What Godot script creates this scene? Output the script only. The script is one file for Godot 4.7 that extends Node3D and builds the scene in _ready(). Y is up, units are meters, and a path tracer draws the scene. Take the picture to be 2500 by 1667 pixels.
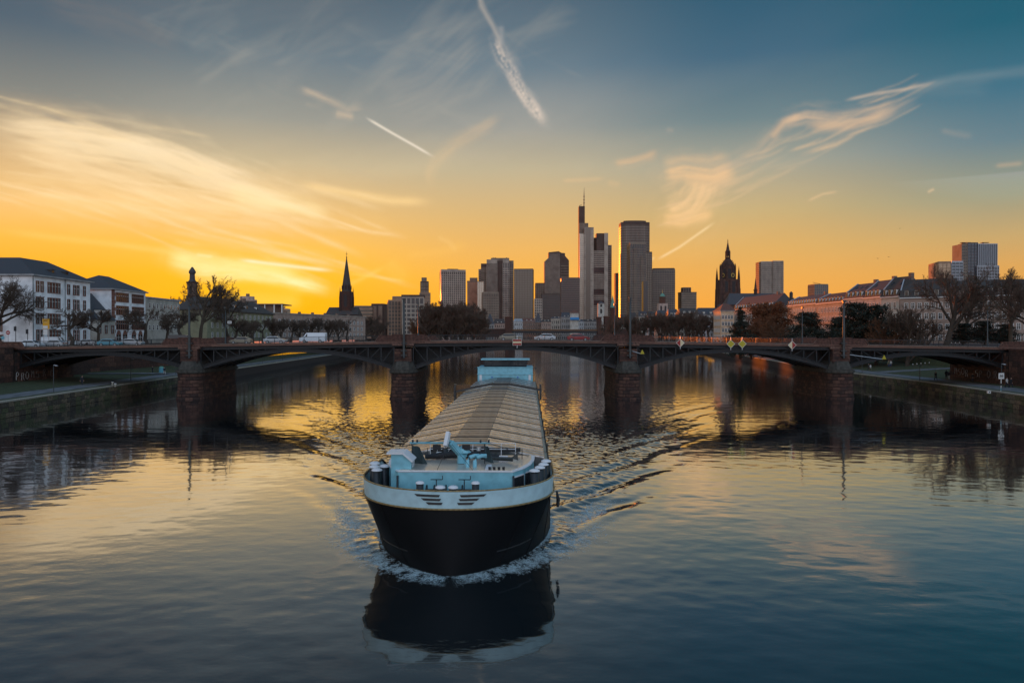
extends Node3D
# River at sunset: a cargo barge comes towards the camera, an iron arch bridge behind it, a skyline beyond. y up, metres, camera looks along -z.
const F := 1900.0
const EYE := 12.0
var rng := RandomNumberGenerator.new()
var M := {}
var used := {}
var T := {}
var wcache := {}

class Geo:
	var v := PackedVector3Array()
	func tri(a: Vector3, b: Vector3, c: Vector3) -> void:
		v.append(a); v.append(c); v.append(b)
	func quad(a: Vector3, b: Vector3, c: Vector3, d: Vector3) -> void:
		v.append(a); v.append(c); v.append(b); v.append(a); v.append(d); v.append(c)
	func box(c: Vector3, s: Vector3, t := Basis.IDENTITY) -> void:
		var x := t.x * s.x * 0.5
		var y := t.y * s.y * 0.5
		var z := t.z * s.z * 0.5
		quad(c - x - y + z, c + x - y + z, c + x + y + z, c - x + y + z)
		quad(c + x - y - z, c - x - y - z, c - x + y - z, c + x + y - z)
		quad(c + x - y + z, c + x - y - z, c + x + y - z, c + x + y + z)
		quad(c - x - y - z, c - x - y + z, c - x + y + z, c - x + y - z)
		quad(c - x + y + z, c + x + y + z, c + x + y - z, c - x + y - z)
		quad(c - x - y - z, c + x - y - z, c + x - y + z, c - x - y + z)
	func b2(x0: float, x1: float, y0: float, y1: float, z0: float, z1: float) -> void:
		box(Vector3((x0 + x1) / 2, (y0 + y1) / 2, (z0 + z1) / 2), Vector3(absf(x1 - x0), absf(y1 - y0), absf(z1 - z0)))
	func bar(a: Vector3, b: Vector3, w: float, h: float) -> void:
		var d := (b - a)
		var l := d.length()
		d /= l
		var up := Vector3.UP if absf(d.y) < 0.95 else Vector3.BACK
		var s := d.cross(up).normalized()
		box((a + b) / 2, Vector3(w, h, l), Basis(s, s.cross(d), d))
	# plan polygon (x, z) counter-clockwise from above in x right, z towards viewer is handled by both-sided materials
	func prism(p: PackedVector2Array, y0: float, y1: float, top := 1.0, c := Vector2.ZERO) -> void:
		var n := p.size()
		for i in n:
			var a := p[i]
			var b := p[(i + 1) % n]
			var a2 := c + (a - c) * top
			var b2_ := c + (b - c) * top
			quad(Vector3(a.x, y0, a.y), Vector3(b.x, y0, b.y), Vector3(b2_.x, y1, b2_.y), Vector3(a2.x, y1, a2.y))
		if top > 0.001:
			var t := Geometry2D.triangulate_polygon(p)
			for i in range(0, t.size(), 3):
				var q := [c + (p[t[i]] - c) * top, c + (p[t[i + 1]] - c) * top, c + (p[t[i + 2]] - c) * top]
				tri(Vector3(q[0].x, y1, q[0].y), Vector3(q[2].x, y1, q[2].y), Vector3(q[1].x, y1, q[1].y))
	# outline in x, y pushed along z
	func extrude(p: PackedVector2Array, z0: float, z1: float) -> void:
		var n := p.size()
		for i in n:
			var a := p[i]
			var b := p[(i + 1) % n]
			quad(Vector3(a.x, a.y, z1), Vector3(a.x, a.y, z0), Vector3(b.x, b.y, z0), Vector3(b.x, b.y, z1))
		var t := Geometry2D.triangulate_polygon(p)
		for i in range(0, t.size(), 3):
			var a := p[t[i]]
			var b := p[t[i + 1]]
			var c := p[t[i + 2]]
			tri(Vector3(a.x, a.y, z1), Vector3(b.x, b.y, z1), Vector3(c.x, c.y, z1))
			tri(Vector3(a.x, a.y, z0), Vector3(c.x, c.y, z0), Vector3(b.x, b.y, z0))
	func ngon(r: float, n: int, y0: float, y1: float, top := 1.0, c := Vector2.ZERO, turn := 0.0) -> void:
		var p := PackedVector2Array()
		for i in n:
			var a := TAU * (i + 0.5) / n + turn
			p.append(c + Vector2(cos(a), sin(a)) * r)
		prism(p, y0, y1, top, c)
	func tube(pts: PackedVector3Array, rad: PackedFloat32Array, n: int, cap := true) -> void:
		var prev := PackedVector3Array()
		for i in pts.size():
			var d := (pts[mini(i + 1, pts.size() - 1)] - pts[maxi(i - 1, 0)]).normalized()
			var up := Vector3.UP if absf(d.y) < 0.9 else Vector3.RIGHT
			var s := d.cross(up).normalized()
			var u := s.cross(d)
			var ring := PackedVector3Array()
			for k in n:
				var a := TAU * k / n
				ring.append(pts[i] + (s * cos(a) + u * sin(a)) * rad[i])
			if i > 0:
				for k in n:
					var m := (k + 1) % n
					quad(prev[k], prev[m], ring[m], ring[k])
			prev = ring
			if cap and (i == 0 or i == pts.size() - 1):
				for k in range(1, n - 1):
					tri(ring[0], ring[k], ring[k + 1])
	func rod(a: Vector3, b: Vector3, r: float, n := 6, r2 := -1.0) -> void:
		tube(PackedVector3Array([a, b]), PackedFloat32Array([r, r if r2 < 0 else r2]), n)
	func mesh() -> ArrayMesh:
		var m := ArrayMesh.new()
		if v.is_empty():
			return m
		var arr := []
		arr.resize(Mesh.ARRAY_MAX)
		arr[Mesh.ARRAY_VERTEX] = v
		m.add_surface_from_arrays(Mesh.PRIMITIVE_TRIANGLES, arr)
		return m
	func smooth() -> ArrayMesh:
		var st := SurfaceTool.new()
		st.begin(Mesh.PRIMITIVE_TRIANGLES)
		st.set_smooth_group(0)
		for p in v:
			st.add_vertex(p)
		st.index()
		st.generate_normals()
		return st.commit()

const ORD := ["first", "second", "third", "fourth", "fifth", "sixth", "seventh", "eighth", "ninth", "tenth", "eleventh", "twelfth", "thirteenth", "fourteenth", "fifteenth"]

func numbered(n: String) -> String:
	if not used.has(n):
		used[n] = 0
		return n
	used[n] += 1
	return "%s_%03d" % [n, used[n]]

func part(parent: Node, called: String, m: Mesh, mt: Material, at := Vector3.ZERO, label := "") -> MeshInstance3D:
	var o := MeshInstance3D.new()
	o.name = called
	o.mesh = m
	o.material_override = mt
	o.position = at
	if label != "":
		o.set_meta("label", label)
	parent.add_child(o, true)
	return o

func stuff(o: Node) -> Node:
	o.set_meta("kind", "stuff")
	return o

func thing(called: String, label: String, category: String, at := Vector3.ZERO, turn := 0.0, group := "") -> Node3D:
	var o := Node3D.new()
	o.name = numbered(called)
	add_child(o)
	o.position = at
	o.rotation.y = turn
	o.set_meta("label", label)
	o.set_meta("category", category)
	if group != "":
		o.set_meta("group", group)
	return o

func copy(src: Node3D, at: Vector3, turn: float, label := "", size := 1.0) -> Node3D:
	var base: String = src.get_meta("stem", src.name)
	var c := src.duplicate() as Node3D
	c.name = numbered(base)
	add_child(c)
	c.position = at
	c.rotation = Vector3(0, turn, 0)
	c.scale = Vector3.ONE * size
	if label != "":
		c.set_meta("label", label)
	return c

func ground(called: String, m: Mesh, mt: Material, label: String, category: String) -> MeshInstance3D:
	var o := part(self, called, m, mt)
	o.set_meta("kind", "structure")
	o.set_meta("label", label)
	o.set_meta("category", category)
	return o

# a point d metres ahead that the photograph shows at column px, row py of its 2500 pixels
func at(px: float, py: float, d: float) -> Vector3:
	return Vector3((px - 1250.0) / F * d, EYE + (820.0 - py) / F * d, -d)
func hx(px: float, d: float) -> float:
	return (px - 1250.0) / F * d
func hy(py: float, d: float) -> float:
	return EYE + (820.0 - py) / F * d

func noise_tex(sd: int, freq: float, lo: float, hi: float, size := 256, oct := 5, kind := FastNoiseLite.TYPE_SIMPLEX_SMOOTH) -> ImageTexture:
	var n := FastNoiseLite.new()
	n.seed = sd
	n.noise_type = kind
	n.frequency = freq
	n.fractal_octaves = oct
	var im := n.get_seamless_image(size, size)
	im.convert(Image.FORMAT_RGB8)
	var b := im.get_data()
	for i in b.size():
		b[i] = int(clampf(lerpf(lo, hi, b[i] / 255.0), 0, 1) * 255.0)
	return ImageTexture.create_from_image(Image.create_from_data(size, size, false, Image.FORMAT_RGB8, b))

# colours are linear real-world values
func mk(key: String, r: float, g: float, b: float, rough := 0.8, metal := 0.0, tex := "", scale := 0.3, bump := "", bump_cm := 1.0) -> StandardMaterial3D:
	var m := StandardMaterial3D.new()
	m.albedo_color = Color(r, g, b).linear_to_srgb()
	m.roughness = rough
	m.metallic = metal
	m.cull_mode = BaseMaterial3D.CULL_DISABLED
	if tex != "" or bump != "":
		m.uv1_triplanar = true
		m.uv1_world_triplanar = true
		m.uv1_scale = Vector3.ONE * scale
	if tex != "":
		m.albedo_texture = T[tex]
	if bump != "":
		m.heightmap_enabled = true
		m.heightmap_texture = T[bump]
		m.heightmap_scale = bump_cm
	M[key] = m
	return m

func make_materials() -> void:
	T.grain = noise_tex(3, 0.03, 0.62, 1.12)
	T.blotch = noise_tex(8, 0.014, 0.62, 1.16)
	T.faint = noise_tex(23, 0.04, 0.88, 1.06)
	T.fine = noise_tex(5, 0.08, 0.72, 1.1)
	T.rough = noise_tex(11, 0.05, 0.0, 1.0)
	T.streak = noise_tex(17, 0.02, 0.8, 1.08, 256, 4, FastNoiseLite.TYPE_PERLIN)
	mk("sand_a", 0.0737, 0.0315, 0.0224, 0.9, 0, "blotch", 0.35, "rough", 1.5)
	mk("sand_b", 0.0492, 0.0246, 0.0193, 0.9, 0, "blotch", 0.31, "rough", 1.5)
	mk("sand_c", 0.1148, 0.0525, 0.0353, 0.9, 0, "blotch", 0.39, "rough", 1.5)
	mk("grey_stone", 0.062, 0.056, 0.046, 0.9, 0, "blotch", 0.35, "rough", 1.5)
	mk("mortar", 0.0310, 0.0205, 0.0167, 0.95, 0, "grain", 0.5)
	mk("parapet", 0.1017, 0.0432, 0.0305, 0.85, 0, "blotch", 0.45, "rough", 1.5)
	mk("parapet_pale", 0.1576, 0.0813, 0.0585, 0.85, 0, "blotch", 0.45)
	mk("cornice", 0.1599, 0.0769, 0.0523, 0.6, 0, "streak", 0.2)
	mk("iron", 0.013, 0.015, 0.018, 0.55, 0.2, "grain", 0.4)
	mk("iron_edge", 0.024, 0.029, 0.034, 0.5, 0.3, "grain", 0.5)
	mk("asphalt", 0.05, 0.05, 0.053, 0.9, 0, "grain", 0.4)
	mk("path", 0.14, 0.145, 0.155, 0.9, 0, "blotch", 0.12)
	mk("grass", 0.038, 0.05, 0.014, 1.0, 0, "blotch", 0.22)
	mk("verge", 0.05, 0.055, 0.02, 1.0, 0, "blotch", 0.5)
	mk("quay_a", 0.15, 0.115, 0.072, 0.95, 0, "blotch", 0.5, "rough", 2.0)
	mk("quay_c", 0.085, 0.088, 0.042, 0.95, 0, "blotch", 0.6, "rough", 2.0)
	mk("quay_b", 0.068, 0.055, 0.04, 0.95, 0, "blotch", 0.45, "rough", 2.0)
	mk("coping", 0.4, 0.36, 0.29, 0.85, 0, "grain", 0.6)
	mk("white_wall", 0.88, 0.88, 0.89, 0.9, 0, "streak", 0.06)
	mk("cream_wall", 0.48, 0.44, 0.38, 0.9, 0, "streak", 0.08)
	mk("grey_wall", 0.36, 0.35, 0.35, 0.9, 0, "streak", 0.08)
	mk("olive_wall", 0.25, 0.24, 0.15, 0.9, 0, "streak", 0.08)
	mk("pink_wall", 0.47, 0.34, 0.28, 0.9, 0, "streak", 0.08)
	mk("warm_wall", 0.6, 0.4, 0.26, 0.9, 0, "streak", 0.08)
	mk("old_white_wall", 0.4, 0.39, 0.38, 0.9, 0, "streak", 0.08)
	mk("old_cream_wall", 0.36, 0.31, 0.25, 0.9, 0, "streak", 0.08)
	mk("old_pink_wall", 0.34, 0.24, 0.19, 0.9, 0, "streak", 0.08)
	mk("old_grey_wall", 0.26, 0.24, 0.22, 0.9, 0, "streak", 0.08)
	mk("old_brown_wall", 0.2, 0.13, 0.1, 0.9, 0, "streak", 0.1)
	mk("brown_wall", 0.2, 0.13, 0.1, 0.9, 0, "streak", 0.1)
	mk("slate", 0.055, 0.057, 0.066, 0.7, 0, "fine", 0.4)
	mk("slate_brown", 0.055, 0.047, 0.043, 0.75, 0, "fine", 0.4)
	mk("tile_red", 0.15, 0.065, 0.045, 0.8, 0, "fine", 0.4)
	mk("frame_sand", 0.2, 0.085, 0.06, 0.85)
	mk("frame_white", 0.62, 0.6, 0.57, 0.7)
	mk("glass", 0.02, 0.023, 0.027, 0.06)
	mk("glass_warm", 0.06, 0.05, 0.035, 0.12)
	mk("zinc", 0.38, 0.4, 0.43, 0.5, 0.3)
	mk("dark", 0.015, 0.015, 0.017, 0.7)
	mk("black_paint", 0.012, 0.013, 0.015, 0.35)
	mk("steel", 0.42, 0.43, 0.44, 0.4, 0.6)
	mk("pole", 0.05, 0.055, 0.055, 0.5, 0.4)
	mk("rust", 0.16, 0.075, 0.03, 0.8, 0, "blotch", 1.5)
	mk("bark", 0.05, 0.036, 0.026, 0.95)
	mk("bark_pale", 0.085, 0.062, 0.042, 0.95, 0, "grain", 0.7)
	mk("twig", 0.085, 0.058, 0.042, 0.95)
	mk("twig_red", 0.11, 0.048, 0.022, 0.95)
	var leaf := mk("needle", 0.018, 0.026, 0.018, 0.9)
	leaf.backlight = Color(0.02, 0.03, 0.015)
	leaf = mk("dry_leaf", 0.14, 0.05, 0.018, 0.9)
	leaf.backlight = Color(0.12, 0.05, 0.02)
	mk("copper", 0.1, 0.26, 0.2, 0.7)
	mk("gold", 0.6, 0.42, 0.1, 0.4, 0.6)
# ---------------------------------------------------------------- sky, camera, sun
const AZ := [-180.0, -90.0, -34.0, -18.0, 0.0, 17.0, 34.0, 90.0, 180.0]
const EL := [-2.0, 0.0, 2.3, 4.2, 6.2, 8.7, 12.0, 15.0, 19.0, 24.0, 40.0, 90.0]
const SKY := [
	[[236,226,226],[231,182,128],[255,158,0],[255,164,0],[250,164,40],[238,156,56],[228,150,56],[200,186,180],[236,226,226]],
	[[236,226,226],[231,182,128],[255,160,0],[255,168,0],[250,167,42],[240,159,58],[230,152,58],[200,186,180],[236,226,226]],
	[[234,228,232],[228,184,136],[255,166,8],[255,180,10],[248,170,50],[238,164,68],[226,156,68],[196,188,187],[234,228,232]],
	[[232,230,238],[220,186,147],[255,176,34],[255,190,40],[242,175,72],[230,168,82],[214,160,86],[192,190,193],[232,230,238]],
	[[230,231,242],[211,185,155],[252,186,74],[252,192,80],[232,177,94],[216,170,98],[190,160,106],[185,190,198],[230,231,242]],
	[[228,232,245],[200,183,160],[238,192,122],[232,188,118],[212,176,116],[192,168,118],[150,152,128],[178,191,202],[228,232,245]],
	[[224,231,246],[186,178,162],[196,168,128],[196,178,142],[186,173,142],[158,158,142],[98,126,136],[170,188,202],[224,231,246]],
	[[220,229,246],[171,170,163],[128,130,124],[150,150,140],[148,150,144],[106,128,133],[62,110,130],[160,182,200],[220,229,246]],
	[[214,226,244],[152,159,163],[80,98,111],[98,116,126],[102,122,134],[62,100,122],[28,92,112],[148,175,196],[214,226,244]],
	[[206,221,242],[132,146,158],[62,79,94],[78,94,106],[78,99,114],[40,85,108],[20,82,104],[132,166,190],[206,221,242]],
	[[180,204,232],[105,126,147],[48,68,88],[50,72,90],[46,74,96],[30,72,98],[22,74,100],[114,151,180],[180,204,232]],
	[[120,154,190],[120,154,190],[120,154,190],[120,154,190],[120,154,190],[120,154,190],[120,154,190],[120,154,190],[120,154,190]],
]
var sky_lin := []
func sky_base(az: float, el: float) -> Vector3:
	var i := 0
	while i < AZ.size() - 2 and az > AZ[i + 1]: i += 1
	var j := 0
	while j < EL.size() - 2 and el > EL[j + 1]: j += 1
	var u := smoothstep(0.0, 1.0, clampf((az - AZ[i]) / (AZ[i + 1] - AZ[i]), 0, 1))
	var w := clampf((el - EL[j]) / (EL[j + 1] - EL[j]), 0, 1)
	var a: Vector3 = sky_lin[j][i].lerp(sky_lin[j][i + 1], u)
	var b: Vector3 = sky_lin[j + 1][i].lerp(sky_lin[j + 1][i + 1], u)
	return a.lerp(b, w)
func lin(r: float, g: float, b: float) -> Vector3:
	var c := Color(r / 255.0, g / 255.0, b / 255.0).srgb_to_linear()
	return Vector3(c.r, c.g, c.b)

# clouds and contrails: strokes through [azimuth-and-height points], half width, strength, colour, grain; points are columns and rows of a 2352 wide view
const STROKES := [
	[[0,300, 170,322, 330,350, 480,405, 620,455, 760,490], 40, 0.6, [255,230,186], 0.9],
	[[0,285, 200,300, 420,352, 600,420], 18, 0.7, [252,226,184], 0.85],
	[[0,330, 160,360, 330,420, 500,470, 700,505], 50, 0.42, [253,218,164], 0.9],
	[[0,425, 150,440, 330,470, 520,486, 720,500], 24, 0.45, [255,216,152], 0.9],
	[[520,440, 640,462, 740,492, 758,502], 16, 0.75, [255,230,168], 0.6],
	[[690,425, 800,445, 900,462, 992,464], 10, 0.6, [250,212,146], 0.5],
	[[690,470, 800,500, 900,520], 16, 0.22, [250,205,130], 0.7],
	[[0,530, 120,545, 260,560, 420,582, 600,612], 6, 0.45, [255,214,120], 0.4],
	[[380,590, 500,612, 620,622, 700,640], 20, 0.9, [255,240,160], 0.5],
	[[480,626, 580,640, 680,660, 760,665], 9, 0.5, [255,226,110], 0.6],
	[[550,597, 600,603, 680,613, 765,622], 3.4, 0.95, [255,246,205], 0.15],
	[[450,585, 490,590], 2.6, 0.7, [255,236,170], 0.2],
	[[520,690, 600,684, 700,690], 16, 0.7, [255,232,110], 0.3],
	[[380,700, 600,680, 820,700], 46, 0.5, [255,184,18], 0.1],
	[[470,655, 600,640, 730,655], 30, 0.5, [255,204,56], 0.5],
	[[430,632, 560,628, 640,640, 760,668], 12, 0.85, [255,244,176], 0.7],
	[[100,262, 190,292], 3, 0.35, [120,124,124], 0.3],
	[[1096,-30, 1105,15, 1132,62, 1146,92, 1150,118], 5, 0.9, [226,206,184], 0.7],
	[[1132,92, 1150,130, 1172,162, 1192,200, 1215,236, 1236,266, 1253,290], 12, 0.95, [228,208,190], 0.92],
	[[1150,60, 1152,110], 8, 0.3, [180,175,170], 0.8],
	[[842,272, 900,306, 950,334, 998,362], 1.5, 0.9, [250,236,215], 0.1],
	[[690,205, 760,230, 800,250, 838,246], 8, 0.45, [215,190,160], 0.9],
	[[700,240, 745,252], 5, 0.4, [215,190,160], 0.9],
	[[770,262, 815,270], 8, 0.4, [220,192,160], 0.9],
	[[990,428, 985,400, 1000,370, 1040,335, 1090,305, 1150,272], 13, 0.35, [235,196,146], 0.7],
	[[880,240, 980,200, 1060,130, 1110,80], 60, 0.3, [165,160,150], 0.7],
	[[100,0, 260,40, 430,110], 40, 0.2, [140,128,118], 0.8],
	[[430,110, 600,60, 900,20], 46, 0.14, [118,124,128], 0.8],
	[[1535,490, 1580,470, 1600,440, 1610,410], 40, 0.7, [248,204,150], 0.85],
	[[1520,500, 1570,503, 1640,482], 16, 0.85, [248,200,140], 0.6],
	[[1522,402, 1570,392, 1640,402, 1690,382], 26, 0.8, [238,194,144], 0.7],
	[[1640,400, 1700,372, 1745,345, 1790,300], 14, 0.5, [218,184,150], 0.85],
	[[1770,320, 1800,282, 1840,262], 8, 0.5, [222,184,146], 0.5],
	[[1790,284, 1850,268, 1930,276, 2010,262, 2060,240], 18, 0.55, [228,190,152], 0.9],
	[[1860,290, 1960,285, 2020,262], 7, 0.5, [226,182,140], 0.7],
	[[1940,232, 2010,216, 2080,206, 2146,190], 3, 0.6, [214,188,162], 0.2],
	[[2100,205, 2200,180, 2352,164, 2450,150], 9, 0.22, [150,160,160], 0.4],
	[[2060,215, 2160,205, 2280,200], 14, 0.15, [150,160,160], 0.5],
	[[1410,378, 1450,372, 1490,360, 1512,348], 10, 0.5, [226,184,140], 0.8],
	[[1290,416, 1340,414, 1390,410], 4, 0.4, [232,190,140], 0.4],
	[[1395,420, 1425,426], 6, 0.3, [230,188,138], 0.5],
	[[1530,298, 1548,302], 5, 0.35, [190,170,150], 0.5],
	[[2160,300, 2190,308, 2235,315], 5, 0.45, [190,170,150], 0.7],
	[[2285,382, 2352,376], 4, 0.5, [200,172,140], 0.3],
	[[1510,596, 1560,568, 1600,540, 1643,510], 1.3, 0.75, [255,224,170], 0.1],
	[[1490,605, 1503,590], 1.3, 0.6, [255,220,160], 0.1],
	[[1855,462, 1890,446, 1925,440], 1.8, 0.5, [236,196,150], 0.2],
	[[2130,442, 2146,434], 1.6, 0.6, [236,200,160], 0.1],
	[[775,665, 820,645, 860,625, 885,612], 5, 0.5, [255,214,110], 0.4],
	[[800,628, 860,636, 935,646], 2.5, 0.45, [255,214,110], 0.3],
	[[890,600, 920,630, 905,650], 20, 0.22, [255,205,100], 0.5],
	[[1005,545, 1030,556, 1050,578], 5, 0.5, [250,206,130], 0.6],
	[[930,590, 1010,580, 1080,560], 10, 0.2, [250,196,100], 0.5],
]

func build_sky() -> ImageTexture:
	sky_lin = []
	for row in SKY:
		var r := []
		for c in row:
			r.append(lin(c[0], c[1], c[2]) * [1.0, 0.82, 0.757, 0.757, 0.757, 0.757, 0.757, 0.86, 1.0][r.size()])
		sky_lin.append(r)
	var W := 4096
	var H := 2048
	var lw := 1024
	var lh := 512
	var veil := FastNoiseLite.new()
	veil.seed = 21
	veil.frequency = 0.012
	veil.fractal_octaves = 5
	veil.domain_warp_enabled = true
	veil.domain_warp_amplitude = 18.0
	veil.domain_warp_frequency = 0.01
	var data := PackedFloat32Array()
	data.resize(lw * lh * 3)
	for y in lh:
		var el := 90.0 - (y + 0.5) / lh * 180.0
		if el < -3.0:
			var k := ((y - 1) * lw) * 3
			if el > -5.0:
				for i in lw * 3:
					data[y * lw * 3 + i] = data[k + i]
			else:
				for x in lw:
					var i := (y * lw + x) * 3
					data[i] = 0.05; data[i + 1] = 0.05; data[i + 2] = 0.05
			continue
		for x in lw:
			var az := (x + 0.5) / lw * 360.0 - 180.0
			var c := sky_base(az, el)
			# thin high veil, streaks rising away from the sun
			var s := veil.get_noise_2d(az * 2.2 + el * 3.0, el * 9.0 - az * 2.6)
			var t := clampf((s + 0.02) * 1.3, 0, 1) * smoothstep(0.0, 5.0, el) * (1.0 - smoothstep(40.0, 80.0, el))
			var near := exp(-pow((az + 20.0) / 34.0, 2.0))
			c = c.lerp(c * 1.12 + lin(120, 96, 70) * 0.28, t * (0.12 + 0.5 * near) * (1.0 - 0.6 * smoothstep(13.0, 22.0, el)))
			var i := (y * lw + x) * 3
			data[i] = c.x; data[i + 1] = c.y; data[i + 2] = c.z
	var img := Image.create_from_data(lw, lh, false, Image.FORMAT_RGBF, data.to_byte_array())
	img.resize(W, H, Image.INTERPOLATE_CUBIC)
	# strokes
	var st := FastNoiseLite.new()
	st.seed = 4
	st.frequency = 0.02
	st.fractal_octaves = 5
	st.fractal_gain = 0.6
	var puff := FastNoiseLite.new()
	puff.seed = 9
	puff.frequency = 0.11
	puff.fractal_octaves = 3
	# fans of thin fibres beside the drawn bands
	var all := STROKES.duplicate()
	var fr := RandomNumberGenerator.new()
	fr.seed = 12
	for i in 120:
		var x0 := fr.randf_range(-120, 560)
		var y0 := 250.0 + maxf(x0, 0.0) * 0.3 + fr.randf_range(-40, 190)
		var len := fr.randf_range(140, 420)
		var sl := fr.randf_range(0.12, 0.38)
		all.append([[x0, y0, x0 + len * 0.5, y0 + len * sl * 0.42, x0 + len, y0 + len * sl], fr.randf_range(1.6, 6.5), fr.randf_range(0.14, 0.5), [255, 224, 172], 0.85])
	for i in 44:
		var x0 := fr.randf_range(300, 1150)
		var y0 := fr.randf_range(40, 330)
		var len := fr.randf_range(90, 260)
		var sl := fr.randf_range(-1.1, -0.2) if fr.randf() < 0.6 else fr.randf_range(0.2, 0.6)
		all.append([[x0, y0, x0 + len * 0.5, y0 + len * sl * 0.6, x0 + len, y0 + len * sl], fr.randf_range(3, 22), fr.randf_range(0.05, 0.14), [176, 170, 156], 0.85])
	for i in 60:
		var x0 := fr.randf_range(1500, 2020)
		var y0 := 500.0 - (x0 - 1500.0) * 0.5 + fr.randf_range(-40, 40)
		var len := fr.randf_range(60, 190)
		all.append([[x0, y0, x0 + len * 0.5, y0 - len * 0.16, x0 + len, y0 - len * 0.42], fr.randf_range(1.5, 5), fr.randf_range(0.15, 0.45), [240, 198, 152], 0.85])
	for s in all:
		var q: Array = s[0]
		var half: float = s[1]
		var col := lin(s[3][0], s[3][1], s[3][2]) * 0.757
		var grain: float = s[4]
		var pts := PackedVector2Array()
		for k in range(0, q.size(), 2):
			var dir := Vector3((q[k] - 1176.0) / 1787.0, (771.5 - q[k + 1]) / 1787.0, -1.0).normalized()
			pts.append(Vector2((rad_to_deg(atan2(dir.x, -dir.z)) / 360.0 + 0.5) * W, (0.5 - rad_to_deg(asin(dir.y)) / 180.0) * H))
		var w := maxf(half / 1787.0 * 57.3 / 360.0 * W, 0.75)
		var lo := pts[0]
		var hi := pts[0]
		var total := 0.0
		for k in pts.size():
			lo = lo.min(pts[k]); hi = hi.max(pts[k])
			if k > 0: total += pts[k].distance_to(pts[k - 1])
		var pad := w * 2.4 + 2
		for y in range(int(lo.y - pad), int(hi.y + pad) + 1):
			for x in range(int(lo.x - pad), int(hi.x + pad) + 1):
				var p := Vector2(x + 0.5, y + 0.5)
				var best := 1e9
				var along := 0.0
				var side := 0.0
				var run := 0.0
				for k in range(1, pts.size()):
					var a := pts[k - 1]
					var d := pts[k] - a
					var l := d.length()
					var h := clampf((p - a).dot(d) / (l * l), 0, 1)
					var e := p.distance_to(a + d * h)
					if e < best:
						best = e
						along = run + h * l
						side = signf(d.cross(p - a)) * e
					run += l
				if best > pad: continue
				var f := along / total
				var taper := smoothstep(0.0, 0.18, f + 0.04) * (1.0 - smoothstep(0.8, 1.04, f))
				var wob := st.get_noise_2d(along * 0.9, side * 2.6 + half * 31.0) 
				var fall := exp(-pow(best / (w * (1.0 + 0.7 * wob * grain)), 2.0))
				var tex := clampf(0.6 + 1.3 * st.get_noise_2d(along * 0.22 + 500, side * 2.6 + half * 7.0) + 0.6 * st.get_noise_2d(along * 0.5, side * 6.0 + 300.0) + 0.55 * puff.get_noise_2d(along * 0.22, side * 1.9) + (0.6 * puff.get_noise_2d(x * 2.6, y * 2.6) if grain > 0.9 else 0.0), 0, 1)
				var al: float = clampf(fall * s[2] * taper * lerpf(1.0, tex, grain), 0, 1)
				if al < 0.01: continue
				var o := img.get_pixel(x, y)
				img.set_pixel(x, y, Color(lerpf(o.r, col.x, al), lerpf(o.g, col.y, al), lerpf(o.b, col.z, al)))
	# the panorama's seam lies ahead (-z), so its halves change places
	var out := Image.create_empty(W, H, false, Image.FORMAT_RGBF)
	out.blit_rect(img, Rect2i(0, 0, W / 2, H), Vector2i(W / 2, 0))
	out.blit_rect(img, Rect2i(W / 2, 0, W / 2, H), Vector2i(0, 0))
	out.convert(Image.FORMAT_RGBH)
	return ImageTexture.create_from_image(out)

func build_view() -> void:
	var cam := Camera3D.new()
	cam.name = "camera"
	add_child(cam)
	cam.fov = rad_to_deg(2.0 * atan(833.5 / F))
	cam.near = 0.5
	cam.far = 8000.0
	cam.position = Vector3(0, EYE, 0)
	cam.rotation.x = -atan(13.5 / F)
	cam.current = true
	var env := Environment.new()
	env.tonemap_mode = Environment.TONE_MAPPER_LINEAR
	env.tonemap_exposure = 1.48
	var sky := Sky.new()
	var pm := PanoramaSkyMaterial.new()
	pm.panorama = build_sky()
	sky.sky_material = pm
	env.background_mode = Environment.BG_SKY
	env.sky = sky
	env.sdfgi_enabled = true
	env.ssao_enabled = true
	env.ssil_enabled = true
	env.fog_enabled = true
	env.fog_density = 0.000015
	env.fog_light_color = Color(1.0, 0.7, 0.42)
	var we := WorldEnvironment.new()
	we.name = "world_environment"
	we.environment = env
	add_child(we)
	var sun := DirectionalLight3D.new()
	sun.name = "sun"
	add_child(sun)
	var az := deg_to_rad(-18.5)
	var el := deg_to_rad(2.4)
	sun.look_at_from_position(Vector3(sin(az) * cos(el), sin(el), -cos(az) * cos(el)) * 100.0, Vector3.ZERO)
	sun.light_color = Color(1.0, 0.48, 0.15)
	sun.light_energy = 1.15
	sun.light_angular_distance = 0.8
	sun.shadow_enabled = true
# ---------------------------------------------------------------- river and banks
const BANK_L := [[-120, -66], [60, -70], [113, -74], [186, -78.7], [241, -82], [410, -93], [600, -108], [900, -132]]
const BANK_R := [[-120, 80], [60, 80], [125, 82.5], [164, 86.5], [198, 87.6], [262, 95], [392, 114.6], [531, 129], [900, 190]]
const BARGE_X := -3.06
const BARGE_D := 38.3
const BARGE_TURN := 0.021

func line_at(table: Array, d: float) -> float:
	for i in range(1, table.size()):
		if d <= table[i][0]:
			return lerpf(table[i - 1][1], table[i][1], clampf((d - table[i - 1][0]) / float(table[i][0] - table[i - 1][0]), 0, 1))
	return table[-1][1]

func barge_beam(s: float) -> float:
	if s <= 0: return 0.0
	return 5.18 * pow(1.0 - pow(1.0 - minf(s / 10.2, 1.0), 1.7), 0.72)

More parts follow.
